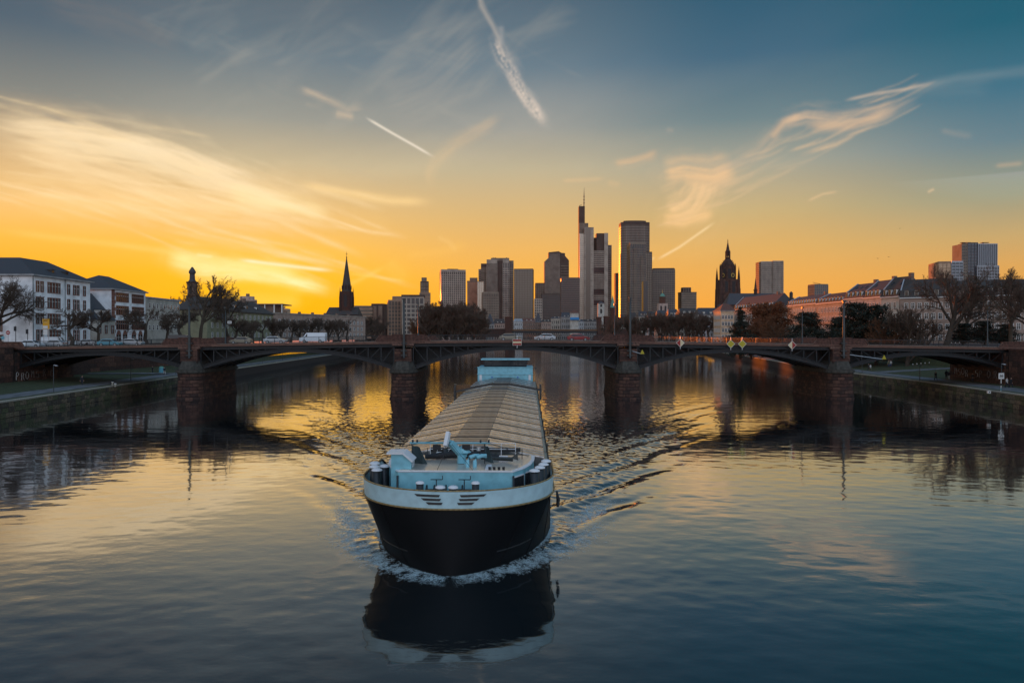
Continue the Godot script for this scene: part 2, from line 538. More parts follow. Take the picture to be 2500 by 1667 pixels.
func build_water() -> void:
	var xs := PackedFloat32Array()
	var x := -200.0
	while x < 240.0:
		xs.append(x)
		var ax := absf(x - 2.0)
		x += 0.28 if ax < 30 else (0.42 if ax < 62 else (1.2 if ax < 100 else 8.0))
	var ds := PackedFloat32Array()
	var d := -90.0
	while d < 22.0:
		ds.append(d)
		d += 4.0
	d = 22.0
	while d < 1050.0:
		ds.append(d)
		d += 0.24 if d < 92 else 0.24 + (d - 92) * 0.014
	var nx := xs.size()
	var nd := ds.size()
	# direction (deg from +x), wavelength, slope
	var comp := [[78, 6.3, 0.0021], [102, 4.4, 0.0024], [64, 3.1, 0.0030], [118, 2.5, 0.0034], [88, 1.9, 0.0041], [50, 1.55, 0.0037], [134, 1.35, 0.0037], [97, 1.1, 0.0045], [72, 0.9, 0.0045], [110, 0.78, 0.0045], [25, 2.2, 0.0023], [158, 1.7, 0.0023]]
	var kx := PackedFloat32Array()
	var kz := PackedFloat32Array()
	var am := PackedFloat32Array()
	var ph := PackedFloat32Array()
	for c in comp:
		var k: float = TAU / c[1]
		kx.append(k * cos(deg_to_rad(c[0])))
		kz.append(k * sin(deg_to_rad(c[0])))
		am.append(c[2] / k)
		ph.append(rng.randf() * TAU)
	var patch := FastNoiseLite.new()
	patch.seed = 31
	patch.frequency = 0.03
	patch.fractal_octaves = 3
	var chop := FastNoiseLite.new()
	chop.seed = 77
	chop.frequency = 0.42
	chop.fractal_octaves = 3
	var warp := FastNoiseLite.new()
	warp.seed = 5
	warp.frequency = 0.045
	var h := PackedFloat32Array()
	h.resize(nx * nd)
	var wts := PackedFloat32Array()
	wts.resize(comp.size())
	for j in nd:
		var dd := ds[j]
		var cell := (ds[mini(j + 1, nd - 1)] - ds[maxi(j - 1, 0)]) * 0.5
		for c in comp.size():
			wts[c] = am[c] * (1.0 - smoothstep(0.22, 0.42, cell / (TAU / Vector2(kx[c], kz[c]).length())))
		var s := dd - BARGE_D
		var axis := BARGE_X + BARGE_TURN * s
		var wide := barge_beam(s)
		for i in nx:
			var px := xs[i]
			var y := 0.0
			if dd > 20 and dd < 320:
				var wx := warp.get_noise_2d(px, dd) * 2.5
				var m := 0.55 + 0.9 * clampf(patch.get_noise_2d(px * 0.7, dd * 1.4) + 0.5, 0, 1)
				for c in comp.size():
					if wts[c] > 0:
						y += wts[c] * sin(kx[c] * (px + wx) + kz[c] * dd + ph[c])
				y *= m
				# the barge's own waves
				var a := px - axis
				var side := absf(a)
				if s > -1.0 and s < 230.0:
					var vline := 5.2 + maxf(s - 6.0, 0.0) * 0.335 if s > 6.0 else wide + 1.0
					var u := side - vline
					var fade := (1.0 - smoothstep(45.0, 125.0, s)) * (1.0 if a > 0 else 0.55)
					# diverging crests along the V
					if s > 4.0 and u < 5.0 and u > -13.0:
						var env := exp(-pow((u + 1.6) / 3.3, 2.0)) * fade * smoothstep(4.0, 16.0, s) * (0.75 + 0.5 * warp.get_noise_2d(px * 2.0 + 90, dd * 2.0))
						var lam := 3.7 + 0.012 * s
						var phase := (side * 0.83 - s * 0.56) * TAU / lam
						var w := sin(phase + wx)
						y += env * 0.13 * (w + 0.35 * sin(2.0 * phase + 0.6 + wx))
					# churned water between the hull and the V
					if s > 3.0 and u < 1.0 and s < 170.0:
						var inn := clampf((1.0 - u) * 0.35, 0, 1) * (1.0 - smoothstep(60.0, 170.0, s)) * smoothstep(3.0, 9.0, s)
						y += inn * 0.05 * chop.get_noise_2d(px * 1.9, dd * 2.2)
					# heap of water pushed up at the bow
					if s < 14.0:
						var near := side - wide
						y += 0.14 * exp(-pow((near - 0.35) / 0.75, 2.0)) * smoothstep(-1.0, 0.6, s) * (1.0 - smoothstep(5.0, 14.0, s))
						y += 0.10 * exp(-pow((near - 1.0) / 0.9, 2.0)) * chop.get_noise_2d(px * 1.6, dd * 1.6) * (1.0 - smoothstep(8.0, 14.0, s))
			h[j * nx + i] = y
	var v := PackedVector3Array()
	var n := PackedVector3Array()
	v.resize(nx * nd)
	n.resize(nx * nd)
	for j in nd:
		var j0 := maxi(j - 1, 0)
		var j1 := mini(j + 1, nd - 1)
		for i in nx:
			var i0 := maxi(i - 1, 0)
			var i1 := mini(i + 1, nx - 1)
			var k := j * nx + i
			v[k] = Vector3(xs[i], h[k], -ds[j])
			var gx := (h[j * nx + i1] - h[j * nx + i0]) / (xs[i1] - xs[i0])
			var gd := (h[j1 * nx + i] - h[j0 * nx + i]) / (ds[j1] - ds[j0])
			n[k] = Vector3(-gx, 1.0, gd).normalized()
	var idx := PackedInt32Array()
	idx.resize((nx - 1) * (nd - 1) * 6)
	var q := 0
	for j in nd - 1:
		for i in nx - 1:
			var k := j * nx + i
			idx[q] = k; idx[q + 1] = k + nx; idx[q + 2] = k + 1
			idx[q + 3] = k + 1; idx[q + 4] = k + nx; idx[q + 5] = k + nx + 1
			q += 6
	var arr := []
	arr.resize(Mesh.ARRAY_MAX)
	arr[Mesh.ARRAY_VERTEX] = v
	arr[Mesh.ARRAY_NORMAL] = n
	# wind ruffles the surface more and more towards and beyond the bridge: eight reaches of one water
	var reach := [84.0, 98.0, 112.0, 126.0, 140.0, 156.0, 176.0, 1e9]
	var mesh := ArrayMesh.new()
	var row := 0
	for r in reach:
		var first := row
		while row < nd - 1 and ds[row] < r: row += 1
		arr[Mesh.ARRAY_INDEX] = idx.slice(first * (nx - 1) * 6, row * (nx - 1) * 6)
		mesh.add_surface_from_arrays(Mesh.PRIMITIVE_TRIANGLES, arr)
	var mt := StandardMaterial3D.new()
	mt.albedo_color = Color(0.006, 0.011, 0.014).linear_to_srgb()
	mt.roughness = 0.05
	mt.metallic_specular = 0.5
	mt.refraction_enabled = true
	mt.refraction_scale = 0.05
	mt.cull_mode = BaseMaterial3D.CULL_DISABLED
	mt.uv1_triplanar = true
	mt.uv1_world_triplanar = true
	mt.uv1_scale = Vector3(0.09, 0.09, 0.13)
	var fn := FastNoiseLite.new()
	fn.seed = 40
	fn.frequency = 0.022
	fn.fractal_octaves = 5
	fn.fractal_gain = 0.55
	T.ripple = ImageTexture.create_from_image(fn.get_seamless_image(512, 512))
	mt.heightmap_enabled = true
	mt.heightmap_texture = T.ripple
	mt.heightmap_scale = 0.45
	M.water = mt
	var ro := ground("river_water", mesh, null, "dark rippled river reflecting the sunset sky", "river")
	for k in reach.size():
		var band := mt.duplicate() as StandardMaterial3D
		band.heightmap_scale = 0.42 * pow(1.1, k)
		band.refraction_scale = 0.05 + 0.012 * k
		band.metallic_specular = 0.5 + 0.03 * k
		band.clearcoat_enabled = true
		band.clearcoat = 1.0 - k / 8.5
		band.clearcoat_roughness = 0.03
		ro.set_surface_override_material(k, band)
	var g := Geo.new()
	g.quad(Vector3(-220, -2.5, 100), Vector3(250, -2.5, 100), Vector3(250, -2.5, -1060), Vector3(-220, -2.5, -1060))
	ground("riverbed", g.mesh(), M.dark, "dark bed below the river water", "riverbed")

func wall_l(d: float) -> float:
	return -94.6 if d < 168 else -101.5 - (d - 168.0) * 0.02
func street_r(d: float) -> float:
	return 94.4 if d < 168 else line_at(BANK_R, d) + 27.0

func park_y(x: float, d: float) -> float:
	var o := x - line_at(BANK_R, d)
	if d < 168.0 or o < 6.6: return 2.65
	return lerpf(2.65, 4.2, (o - 6.6) / 15.4) if o < 22.0 else lerpf(4.2, 9.4, minf((o - 22.0) / 5.0, 1.0))

func build_banks() -> void:
	var sets := {}
	for k in ["verge_left", "path_left", "lawn_left", "street_left", "verge_right", "path_right", "lawn_right", "street_right"]:
		sets[k] = Geo.new()
	var d := -100.0
	while d < 880.0:
		var e := d + (6.0 if d < 300 else 20.0)
		if d < 168.0 and e > 168.0: e = 168.0
		for s in [-1, 1]:
			var tab: Array = BANK_L if s < 0 else BANK_R
			var a := line_at(tab, d)
			var b := line_at(tab, e)
			var rows := [[0.6, 2.5], [2.1, 2.55], [6.6, 2.65]]
			var names := ["verge_left", "path_left"] if s < 0 else ["verge_right", "path_right"]
			for k in 2:
				var g: Geo = sets[names[k]]
				g.quad(Vector3(a + s * rows[k][0], rows[k][1], -d), Vector3(a + s * rows[k + 1][0], rows[k + 1][1], -d), Vector3(b + s * rows[k + 1][0], rows[k + 1][1], -e), Vector3(b + s * rows[k][0], rows[k][1], -e))
			var far := wall_l if s < 0 else street_r
			var wa: float = far.call(d + 0.01)
			var wb: float = far.call(e - 0.01)
			var gl: Geo = sets["lawn_left" if s < 0 else "lawn_right"]
			var top := 3.3 if s < 0 else (3.0 if d < 167.9 else 9.4)
			if s > 0 and d >= 167.9:
				var m1 := a + 22.0
				var m2 := b + 22.0
				gl.quad(Vector3(a + 6.6, 2.65, -d), Vector3(m1, 4.2, -d), Vector3(m2, 4.2, -e), Vector3(b + 6.6, 2.65, -e))
				gl.quad(Vector3(m1, 4.2, -d), Vector3(wa, top, -d), Vector3(wb, top, -e), Vector3(m2, 4.2, -e))
			elif s > 0:
				gl.quad(Vector3(minf(a + 6.6, wa), 2.65, -d), Vector3(wa + 0.4, 2.7, -d), Vector3(wb + 0.4, 2.7, -e), Vector3(minf(b + 6.6, wb), 2.65, -e))
			else:
				gl.quad(Vector3(a - 6.6, 2.65, -d), Vector3(wa - 0.4, top, -d), Vector3(wb - 0.4, top, -e), Vector3(b - 6.6, 2.65, -e))
			var gs: Geo = sets["street_left" if s < 0 else "street_right"]
			var lv := 9.75 if s < 0 else 9.4
			gs.quad(Vector3(wa, lv, -d), Vector3(s * 700.0, lv, -d), Vector3(s * 700.0, lv, -e), Vector3(wb, lv, -e))
		d = e
	var info := {"verge_left": ["verge", "narrow mown verge along the quay below the white school"], "path_left": ["path", "grey riverside path below the white school"], "lawn_left": ["grass", "dark lawn between riverside path and retaining wall"], "street_left": ["asphalt", "embankment street in front of the white school"],
		"verge_right": ["verge", "narrow mown verge along the quay below the park trees"], "path_right": ["path", "grey riverside promenade below the park trees"], "lawn_right": ["grass", "dark park lawn sloping up from the promenade"], "street_right": ["asphalt", "embankment street in front of the terraced houses"]}
	for k in sets:
		ground(k, sets[k].mesh(), M[info[k][0]], info[k][1], k.split("_")[0])
	var c := Geo.new()
	c.quad(Vector3(-1100, 4.0, -870), Vector3(1100, 4.0, -870), Vector3(1100, 4.0, -1900), Vector3(-1100, 4.0, -1900))
	ground("city_ground", c.mesh(), M.grey_wall, "flat city ground beneath the skyline", "ground")
	# footpath that branches off over the lawn beyond the bridge
	var f := Geo.new()
	f.quad(Vector3(-84.5, 2.83, -188), Vector3(-84.5, 2.83, -194), Vector3(-100, 3.36, -181), Vector3(-100, 3.36, -178))
	ground("branch_path_left", f.mesh(), M.path, "pale footpath crossing the lawn towards the stair", "path")
	f = Geo.new()
	f.quad(Vector3(94.1, 2.72, -196), Vector3(94.3, 2.72, -203), Vector3(109.6, 4.27, -192), Vector3(109.4, 4.27, -188))
	ground("branch_path_right", f.mesh(), M.path, "pale footpath branching off across the park lawn", "path")
	quay_wall(BANK_L, 1, "quay_wall", "rough dark stone quay wall below the white school")
	quay_wall(BANK_R, -1, "quay_wall", "mossy brown stone quay wall below the park promenade")
	retaining(-94.6, 100, 147.5, 1, [[100, 9.7], [147.5, 9.7]], "retaining_wall", "sandstone embankment wall sprayed with outlined graffiti letters")
	retaining(-101.8, 168, 300, 1, [[168, 9.7], [300, 9.7]], "retaining_wall", "long stone embankment wall behind the lawn and stair")
	retaining(94.3, 100, 147.5, -1, [[100, 9.3], [147.5, 9.3]], "retaining_wall", "red brick embankment wall behind the number board")
	# stair down from the street beside the abutment
	var st := thing("stone_stair", "stone stair climbing the embankment wall beside the lawn", "stair", Vector3(-100.6, 3.2, -172))
	for i in 22:
		var g := Geo.new()
		g.b2(-1.2, 1.4, 0.0, 0.3 * (i + 1), -0.42 * i - 0.42 + 0.0, -0.42 * i)
		g = Geo.new()
		g.b2(-1.2, 1.4, 0.29 * i, 0.29 * (i + 1), -0.42 * (i + 1), -0.42 * i)
		part(st, "step", g.mesh(), M.sand_b)
	var sg := Geo.new()
	sg.extrude(PackedVector2Array([Vector2(0, 0), Vector2(9.2, 0), Vector2(9.2, 7.4), Vector2(9.2, 7.4), Vector2(0, 1.0)]), 0, 0.3)
	var sw := part(st, "side_wall", sg.mesh(), M.sand_b, Vector3(1.45, 0, 0))
	sw.rotation.y = PI / 2

func quay_wall(tab: Array, inward: int, called: String, label: String) -> void:
	# inward +1: the water lies on the +x side
	var t := thing(called, label, "quay wall", Vector3(line_at(tab, 150), 0, -150))
	var o := t.position
	var core := Geo.new()
	var cop := Geo.new()
	var d := -100.0
	while d < 870:
		var e := d + 6.0
		var a := Vector3(line_at(tab, d), 0, -d) - o
		var b := Vector3(line_at(tab, e), 0, -e) - o
		var w := Vector3(-inward * 1.0, 0, 0)
		core.quad(a + Vector3(0, -2, 0), b + Vector3(0, -2, 0), b + Vector3(0, 2.3, 0), a + Vector3(0, 2.3, 0))
		if d < 100 or d > 275:
			cop.quad(a + Vector3(inward * 0.06, 2.3, 0), b + Vector3(inward * 0.06, 2.3, 0), b + Vector3(inward * 0.06, 2.53, 0), a + Vector3(inward * 0.06, 2.53, 0))
			cop.quad(a + Vector3(inward * 0.06, 2.53, 0), b + Vector3(inward * 0.06, 2.53, 0), b + w + Vector3(0, 2.53, 0), a + w + Vector3(0, 2.53, 0))
		d = e
	part(t, "wall_core", core.mesh(), M.mortar)
	part(t, "coping_run", cop.mesh(), M.coping)
	# coping stones and blocks one by one where they can be told apart
	d = 100.0
	while d < 280.0:
		var l := rng.randf_range(1.7, 2.4)
		var a := Vector3(line_at(tab, d + 0.03), 2.3, -d - 0.03) - o
		var b := Vector3(line_at(tab, d + l - 0.03), 2.3, -(d + l - 0.03)) - o
		var g := Geo.new()
		var hi := rng.randf_range(0.2, 0.25)
		var x0 := Vector3(inward * 0.08, 0, 0)
		var x1 := Vector3(-inward * 0.75, 0, 0)
		g.quad(a + x0, b + x0, b + x0 + Vector3(0, hi, 0), a + x0 + Vector3(0, hi, 0))
		g.quad(a + x0 + Vector3(0, hi, 0), b + x0 + Vector3(0, hi, 0), b + x1 + Vector3(0, hi, 0), a + x1 + Vector3(0, hi, 0))
		g.quad(a + x0, a + x1, a + x1 + Vector3(0, hi, 0), a + x0 + Vector3(0, hi, 0))
		g.quad(b + x0, b + x1, b + x1 + Vector3(0, hi, 0), b + x0 + Vector3(0, hi, 0))
		part(t, "coping_stone", g.mesh(), M.coping)
		d += l
	for row in 3:
		d = 104.0 + row
		while d < 215.0:
			var l := rng.randf_range(1.3, 2.1)
			var y0 := row * 0.76 + 0.02
			var p := rng.randf_range(0.03, 0.11)
			var a := Vector3(line_at(tab, d + 0.03), y0, -d - 0.03) - o
			var b := Vector3(line_at(tab, d + l - 0.03), y0, -(d + l - 0.03)) - o
			var up := Vector3(0, 0.71, 0)
			var out := Vector3(inward * p, 0, 0)
			var c := (b - a) * 0.06
			var g := Geo.new()
			var q := [a + out + c + up * 0.06, b + out - c + up * 0.06, b + out - c + up * 0.94, a + out + c + up * 0.94]
			g.quad(q[0], q[1], q[2], q[3])
			g.quad(a, b, q[1], q[0]); g.quad(b, b + up, q[2], q[1]); g.quad(b + up, a + up, q[3], q[2]); g.quad(a + up, a, q[0], q[3])
			part(t, "stone", g.mesh(), [M.quay_a, M.quay_b, M.quay_c][rng.randi() % 3])
			d += l

func retaining(x: float, d0: float, d1: float, facing: int, tops: Array, called: String, label: String) -> Node3D:
	var t := thing(called, label, "wall", Vector3(x, 2.0, -d0))
	var g := Geo.new()
	var n := int((d1 - d0) / 4.0)
	var h: float = tops[0][1] - 2.0
	g.b2(0, -facing * 1.2, 0, h, -(d1 - d0), 0)
	part(t, "wall_core", g.mesh(), M.mortar)
	var c := Geo.new()
	c.b2(facing * 0.12, -facing * 1.3, h, h + 0.25, -(d1 - d0), 0)
	part(t, "coping", c.mesh(), M.parapet)
	var rows := 7
	var rh := h / rows
	var step := 2.6 if d1 - d0 < 60 else 4.6
	for r in rows:
		var d := -step * 0.5 * (r % 2)
		while d < d1 - d0:
			var l := step * rng.randf_range(0.85, 1.15)
			var a0 := maxf(d + 0.04, 0)
			var a1 := minf(d + l - 0.04, d1 - d0)
			if a1 - a0 > 0.3:
				stone_face(t, Vector3(0, r * rh + 0.03, -a0), Vector3(0, 0, -1), a1 - a0, rh - 0.06, Vector3(facing, 0, 0))
			d += l
	return t

func stone_face(t: Node, a: Vector3, along: Vector3, l: float, hgt: float, out: Vector3) -> void:
	var p := rng.randf_range(0.02, 0.07)
	var b := a + along * l
	var up := Vector3(0, hgt, 0)
	var c := along * minf(0.09, l * 0.1)
	var o := out * p
	var g := Geo.new()
	var q := [a + o + c + up * 0.08, b + o - c + up * 0.08, b + o - c + up * 0.92, a + o + c + up * 0.92]
	g.quad(q[0], q[1], q[2], q[3])
	g.quad(a, b, q[1], q[0]); g.quad(b, b + up, q[2], q[1]); g.quad(b + up, a + up, q[3], q[2]); g.quad(a + up, a, q[0], q[3])
	part(t, "stone", g.mesh(), [M.sand_a, M.sand_b, M.sand_c][rng.randi() % 3])
# ---------------------------------------------------------------- the iron arch bridge
const BZ := -149.0
const PIERS := [-61.6, -20.8, 22.2, 62.8]
const ENDS := [-94.5, 94.4]
const DEEP := 17.0
var bridge: Node3D

func deck_y(x: float) -> float:
	return 11.15 - 0.0165 * (sqrt(x * x + 225.0) - 15.0)

func pier_plan(half: float, n := 9) -> PackedVector2Array:
	var p := PackedVector2Array()
	for i in n + 1:
		var a := PI * i / n
		p.append(Vector2(cos(a) * half, sin(a) * half))
	for i in n + 1:
		var a := PI + PI * i / n
		p.append(Vector2(cos(a) * half, -DEEP - 0.6 + sin(a) * half))
	return p

func make_pier() -> Node3D:
	var t := Node3D.new()
	t.name = "pier"
	var g := Geo.new()
	var halves := [2.78, 2.62, 2.5, 2.42, 2.36, 2.32, 2.3, 2.3, 2.3]
	for k in 9:
		g.prism(pier_plan(halves[k] - 0.07), -0.9 + k * 0.64, -0.9 + (k + 1) * 0.64)
	part(t, "pier_core", g.mesh(), M.mortar)
	# courses
	for k in 9:
		var y0 := -0.9 + k * 0.64 + 0.03
		var half: float = halves[k]
		var mats := [M.sand_a, M.sand_b, M.sand_c]
		var ns := 5 + k % 2
		for i in ns:
			var a0 := PI * i / ns + 0.012
			var a1 := PI * (i + 1) / ns - 0.012
			var r := half + rng.randf_range(0.0, 0.06)
			var s := Geo.new()
			var prev := Vector3.ZERO
			for m in 4:
				var a := lerpf(a0, a1, m / 3.0)
				var p := Vector3(cos(a) * r, y0, sin(a) * r)
				if m > 0:
					var up := Vector3(0, 0.58, 0)
					var bev := 0.97
					s.quad(p + Vector3(0, 0.06, 0), prev + Vector3(0, 0.06, 0), prev + Vector3(0, 0.52, 0), p + Vector3(0, 0.52, 0))
					var pi_ := Vector3(p.x * bev, y0, p.z * bev)
					var pr := Vector3(prev.x * bev, y0, prev.z * bev)
					s.quad(pi_ + up, p + Vector3(0, 0.52, 0), prev + Vector3(0, 0.52, 0), pr + up)
					s.quad(pi_, p + Vector3(0, 0.06, 0), prev + Vector3(0, 0.06, 0), pr)
				prev = p
			part(t, "stone", s.mesh(), mats[rng.randi() % 3])
		for side in [-1, 1]:
			var z := 0.0 - 0.55 * (k % 2)
			var count := 0
			while z > -DEEP - 0.6 and count < 12:
				var l := rng.randf_range(1.25, 1.75)
				var e := maxf(z - l, -DEEP - 0.6)
				if z - e > 0.4:
					stone_face(t, Vector3(side * (half - 0.04), y0, z - 0.03), Vector3(0, 0, -1), z - e - 0.06, 0.58, Vector3(side, 0, 0))
				z = e
				count += 1
	var c := Geo.new()
	c.prism(pier_plan(2.5), 4.86, 5.05)
	c.prism(pier_plan(2.72), 5.05, 5.5)
	c.prism(pier_plan(2.5), 5.5, 5.68)
	part(t, "cap_course", c.mesh(), M.grey_stone)
	# swelling foot of the upper shaft
	var f := Geo.new()
	var prof := [[5.68, 2.35], [6.1, 2.2], [6.5, 1.98], [6.9, 1.8], [7.2, 1.7]]
	for k in 4:
		var p0 := PackedVector2Array([Vector2(-prof[k][1], 0.2), Vector2(-prof[k][1] * 0.6, prof[k][1] * 0.85), Vector2(prof[k][1] * 0.6, prof[k][1] * 0.85), Vector2(prof[k][1], 0.2), Vector2(prof[k][1], -DEEP), Vector2(-prof[k][1], -DEEP)])
		var s: float = prof[k + 1][1] / prof[k][1]
		f.prism(p0, prof[k][0], prof[k + 1][0], s, Vector2(0, -DEEP / 2 if false else 0.0))
	part(t, "shaft_foot", f.mesh(), M.grey_stone)
	var u := Geo.new()
	u.b2(-1.6, 1.6, 5.7, 9.55, -DEEP + 0.5, 0.86)
	part(t, "shaft_core", u.mesh(), M.mortar)
	for k in 5:
		var y0 := 7.05 + k * 0.5 + 0.02
		var cut := rng.randf_range(-0.5, 0.5)
		stone_face(t, Vector3(-1.62, y0, 0.88), Vector3(1, 0, 0), 1.6 + cut, 0.46, Vector3(0, 0, 1))
		stone_face(t, Vector3(cut + 0.02, y0, 0.88), Vector3(1, 0, 0), 1.6 - cut, 0.46, Vector3(0, 0, 1))
		for side in [-1, 1]:
			stone_face(t, Vector3(side * 1.6, y0, 0.84), Vector3(0, 0, -1), 1.8, 0.46, Vector3(side, 0, 0))
	return t

func parapet(t: Node3D, x: float, half: float, z: float, front: bool) -> void:
	var y := deck_y(x)
	var s := 1.0 if front else -1.0
	var p := Node3D.new()
	p.name = "parapet"
	t.add_child(p, true)
	p.position = Vector3(x, y, z)
	var w := half
	var g := Geo.new()
	g.extrude(PackedVector2Array([Vector2(-w, -0.35), Vector2(w, -0.35), Vector2(w - 0.85, 1.0), Vector2(-w + 0.85, 1.0)]), -0.28, 0.28)
	part(p, "panel", g.mesh(), M.parapet)
	g = Geo.new()
	g.b2(-w + 0.75, w - 0.75, 1.0, 1.17, -0.36, 0.36)
	part(p, "coping", g.mesh(), M.parapet)
	for e in [-1, 1]:
		g = Geo.new()
		g.bar(Vector3(e * (w + 0.1), -0.1, s * 0.31), Vector3(e * (w - 0.8), 1.02, s * 0.31), 0.14, 0.12)
		part(p, "edge_strip", g.mesh(), M.parapet_pale)
	for e in [-1, 1]:
		var n := 4
		for i in n:
			var a: float = 2.2 + (w - 3.4) * i / n
			var b: float = 2.2 + (w - 3.4) * (i + 1) / n - 0.05
			for r in 2:
				g = Geo.new()
				g.b2(e * a, e * b, -0.28 + r * 0.6, 0.27 + r * 0.6, s * 0.28, s * rng.randf_range(0.31, 0.35))
				part(p, "stone", g.mesh(), [M.parapet, M.sand_c, M.parapet][rng.randi() % 3])
	g = Geo.new()
	g.b2(-2.0, 2.0, -0.3, 1.16, -0.4, 0.4)
	part(p, "pedestal", g.mesh(), M.parapet)
	g = Geo.new()
	g.b2(-2.12, 2.12, 1.16, 1.36, -0.48, 0.48)
	part(p, "pedestal_cap", g.mesh(), M.parapet)
	g = Geo.new()
	g.b2(-2.1, 2.1, -0.82, -0.3, -0.45, 0.55)
	part(p, "corbel_block", g.mesh(), M.parapet_pale)

func build_bridge() -> void:
	bridge = thing("arch_bridge", "dark iron arch bridge on red sandstone piers carrying traffic over the river", "bridge", Vector3(0, 0, BZ))
	var b := bridge
	# deck slab
	var road := Geo.new()
	var xs := PackedFloat32Array()
	var x := -118.0
	while x <= 118.01:
		xs.append(x)
		x += 2.0
	for i in xs.size() - 1:
		var a := xs[i]
		var c := xs[i + 1]
		var ya := deck_y(a)
		var yc := deck_y(c)
		road.quad(Vector3(a, ya - 0.1, 0.05), Vector3(c, yc - 0.1, 0.05), Vector3(c, yc - 0.1, -DEEP), Vector3(a, ya - 0.1, -DEEP))
		road.quad(Vector3(a, ya - 0.9, -DEEP), Vector3(c, yc - 0.9, -DEEP), Vector3(c, yc - 0.9, 0.0), Vector3(a, ya - 0.9, 0.0))
		for z in [0.0, -DEEP]:
			road.quad(Vector3(a, ya - 0.9, z), Vector3(c, yc - 0.9, z), Vector3(c, yc - 0.1, z), Vector3(a, ya - 0.1, z))
	part(b, "roadway", road.mesh(), M.asphalt)
	var kerb := Geo.new()
	for i in xs.size() - 1:
		kerb.bar(Vector3(xs[i], deck_y(xs[i]) - 0.03, -3.0), Vector3(xs[i + 1], deck_y(xs[i + 1]) - 0.03, -3.0), 0.2, 0.14)
	part(b, "kerb", kerb.mesh(), M.coping)
	var bounds := [ENDS[0]] + PIERS + [ENDS[1]]
	for k in 5:
		var x0: float = bounds[k] + (1.62 if k > 0 else 0.0)
		var x1: float = bounds[k + 1] - (1.62 if k < 4 else 0.0)
		span(b, x0, x1, k)
	# piers
	var proto := make_pier()
	for i in 4:
		var p := proto if i == 0 else proto.duplicate()
		p.name = "pier"
		b.add_child(p, true)
		p.position = Vector3(PIERS[i], 0, 0)
		parapet(b, PIERS[i], 5.4, 0.25, true)
		parapet(b, PIERS[i], 5.4, -DEEP - 0.1, false)
	for s in [-1, 1]:
		var e: float = ENDS[0] if s < 0 else ENDS[1]
		var ab := Node3D.new()
		ab.name = "abutment"
		b.add_child(ab, true)
		ab.position = Vector3(e, 0, 0)
		var g := Geo.new()
		g.b2(0, s * 18, 0, 8.9, -DEEP - 1.5, 1.2)
		part(ab, "abutment_core", g.mesh(), M.mortar)
		for r in 10:
			var z := 1.15 - 0.7 * (r % 2)
			while z > -DEEP - 1.5:
				var l := rng.randf_range(1.2, 1.9)
				var z1 := maxf(z - l, -DEEP - 1.5)
				if z - z1 > 0.3:
					stone_face(ab, Vector3(0, 2.6 + r * 0.62, z), Vector3(0, 0, -1), z - z1 - 0.05, 0.57, Vector3(-s, 0, 0))
				z = z1
		graffiti(ab, s)
		parapet(b, e + s * 6.0, 7.5, 0.3, true)
	signs()

func graffiti(ab: Node3D, s: int) -> void:
	# sprayed outlines on the river face: letters of rounded strokes
	mk("spray", 0.42, 0.4, 0.38, 0.8)
	mk("spray_dim", 0.17, 0.15, 0.14, 0.8)
	var shapes := [
		[[0, 0, 0, 1.2, 0.3, 1.5, 0.7, 1.3, 0.65, 0.9, 0.2, 0.7]],
		[[0, 0, 0, 1.3, 0.5, 1.4, 0.7, 1.1, 0.4, 0.7, 0.8, 0]],
		[[0.1, 0.1, 0.1, 1.3, 0.4, 1.2, 0.5, 0.7, 0.8, 1.3, 0.9, 0]],
		[[0.4, 0, 0, 0.4, 0, 1.0, 0.4, 1.45, 0.9, 1.1, 0.9, 0.4, 0.4, 0]],
		[[0.8, 1.4, 0.1, 1.3, 0.1, 0.8, 0.8, 0.7, 0.8, 0.1, 0.1, 0]]]
	var row := [[1.0, 3.6, 0, 0], [-0.6, 3.5, 1, 0], [-1.9, 3.6, 3, 0], [-3.6, 3.8, 2, 1], [-5.2, 3.7, 4, 1], [-7.5, 3.9, 1, 1], [-10.0, 3.6, 3, 1]] if s < 0 else [[-16.6, 3.9, 2, 0], [-15.3, 3.7, 4, 0], [-14.0, 3.9, 3, 0], [-12.6, 3.6, 1, 0], [-9.2, 3.7, 4, 0], [-7.8, 3.6, 0, 1], [-5.2, 3.7, 3, 1], [-3.0, 3.8, 1, 1], [-0.8, 3.7, 2, 0]]
	for r in row:
		var tag := Geo.new()
		for st in shapes[r[2]]:
			for j in range(0, st.size() - 2, 2):
				var p0 := Vector3(-s * 0.085, r[1] + st[j + 1], r[0] + s * st[j])
				var p1 := Vector3(-s * 0.085, r[1] + st[j + 3], r[0] + s * st[j + 2])
				tag.bar(p0, p1, 0.11, 0.02)
		part(ab, "graffiti_letter", tag.mesh(), M.spray if r[3] == 0 else M.spray_dim)

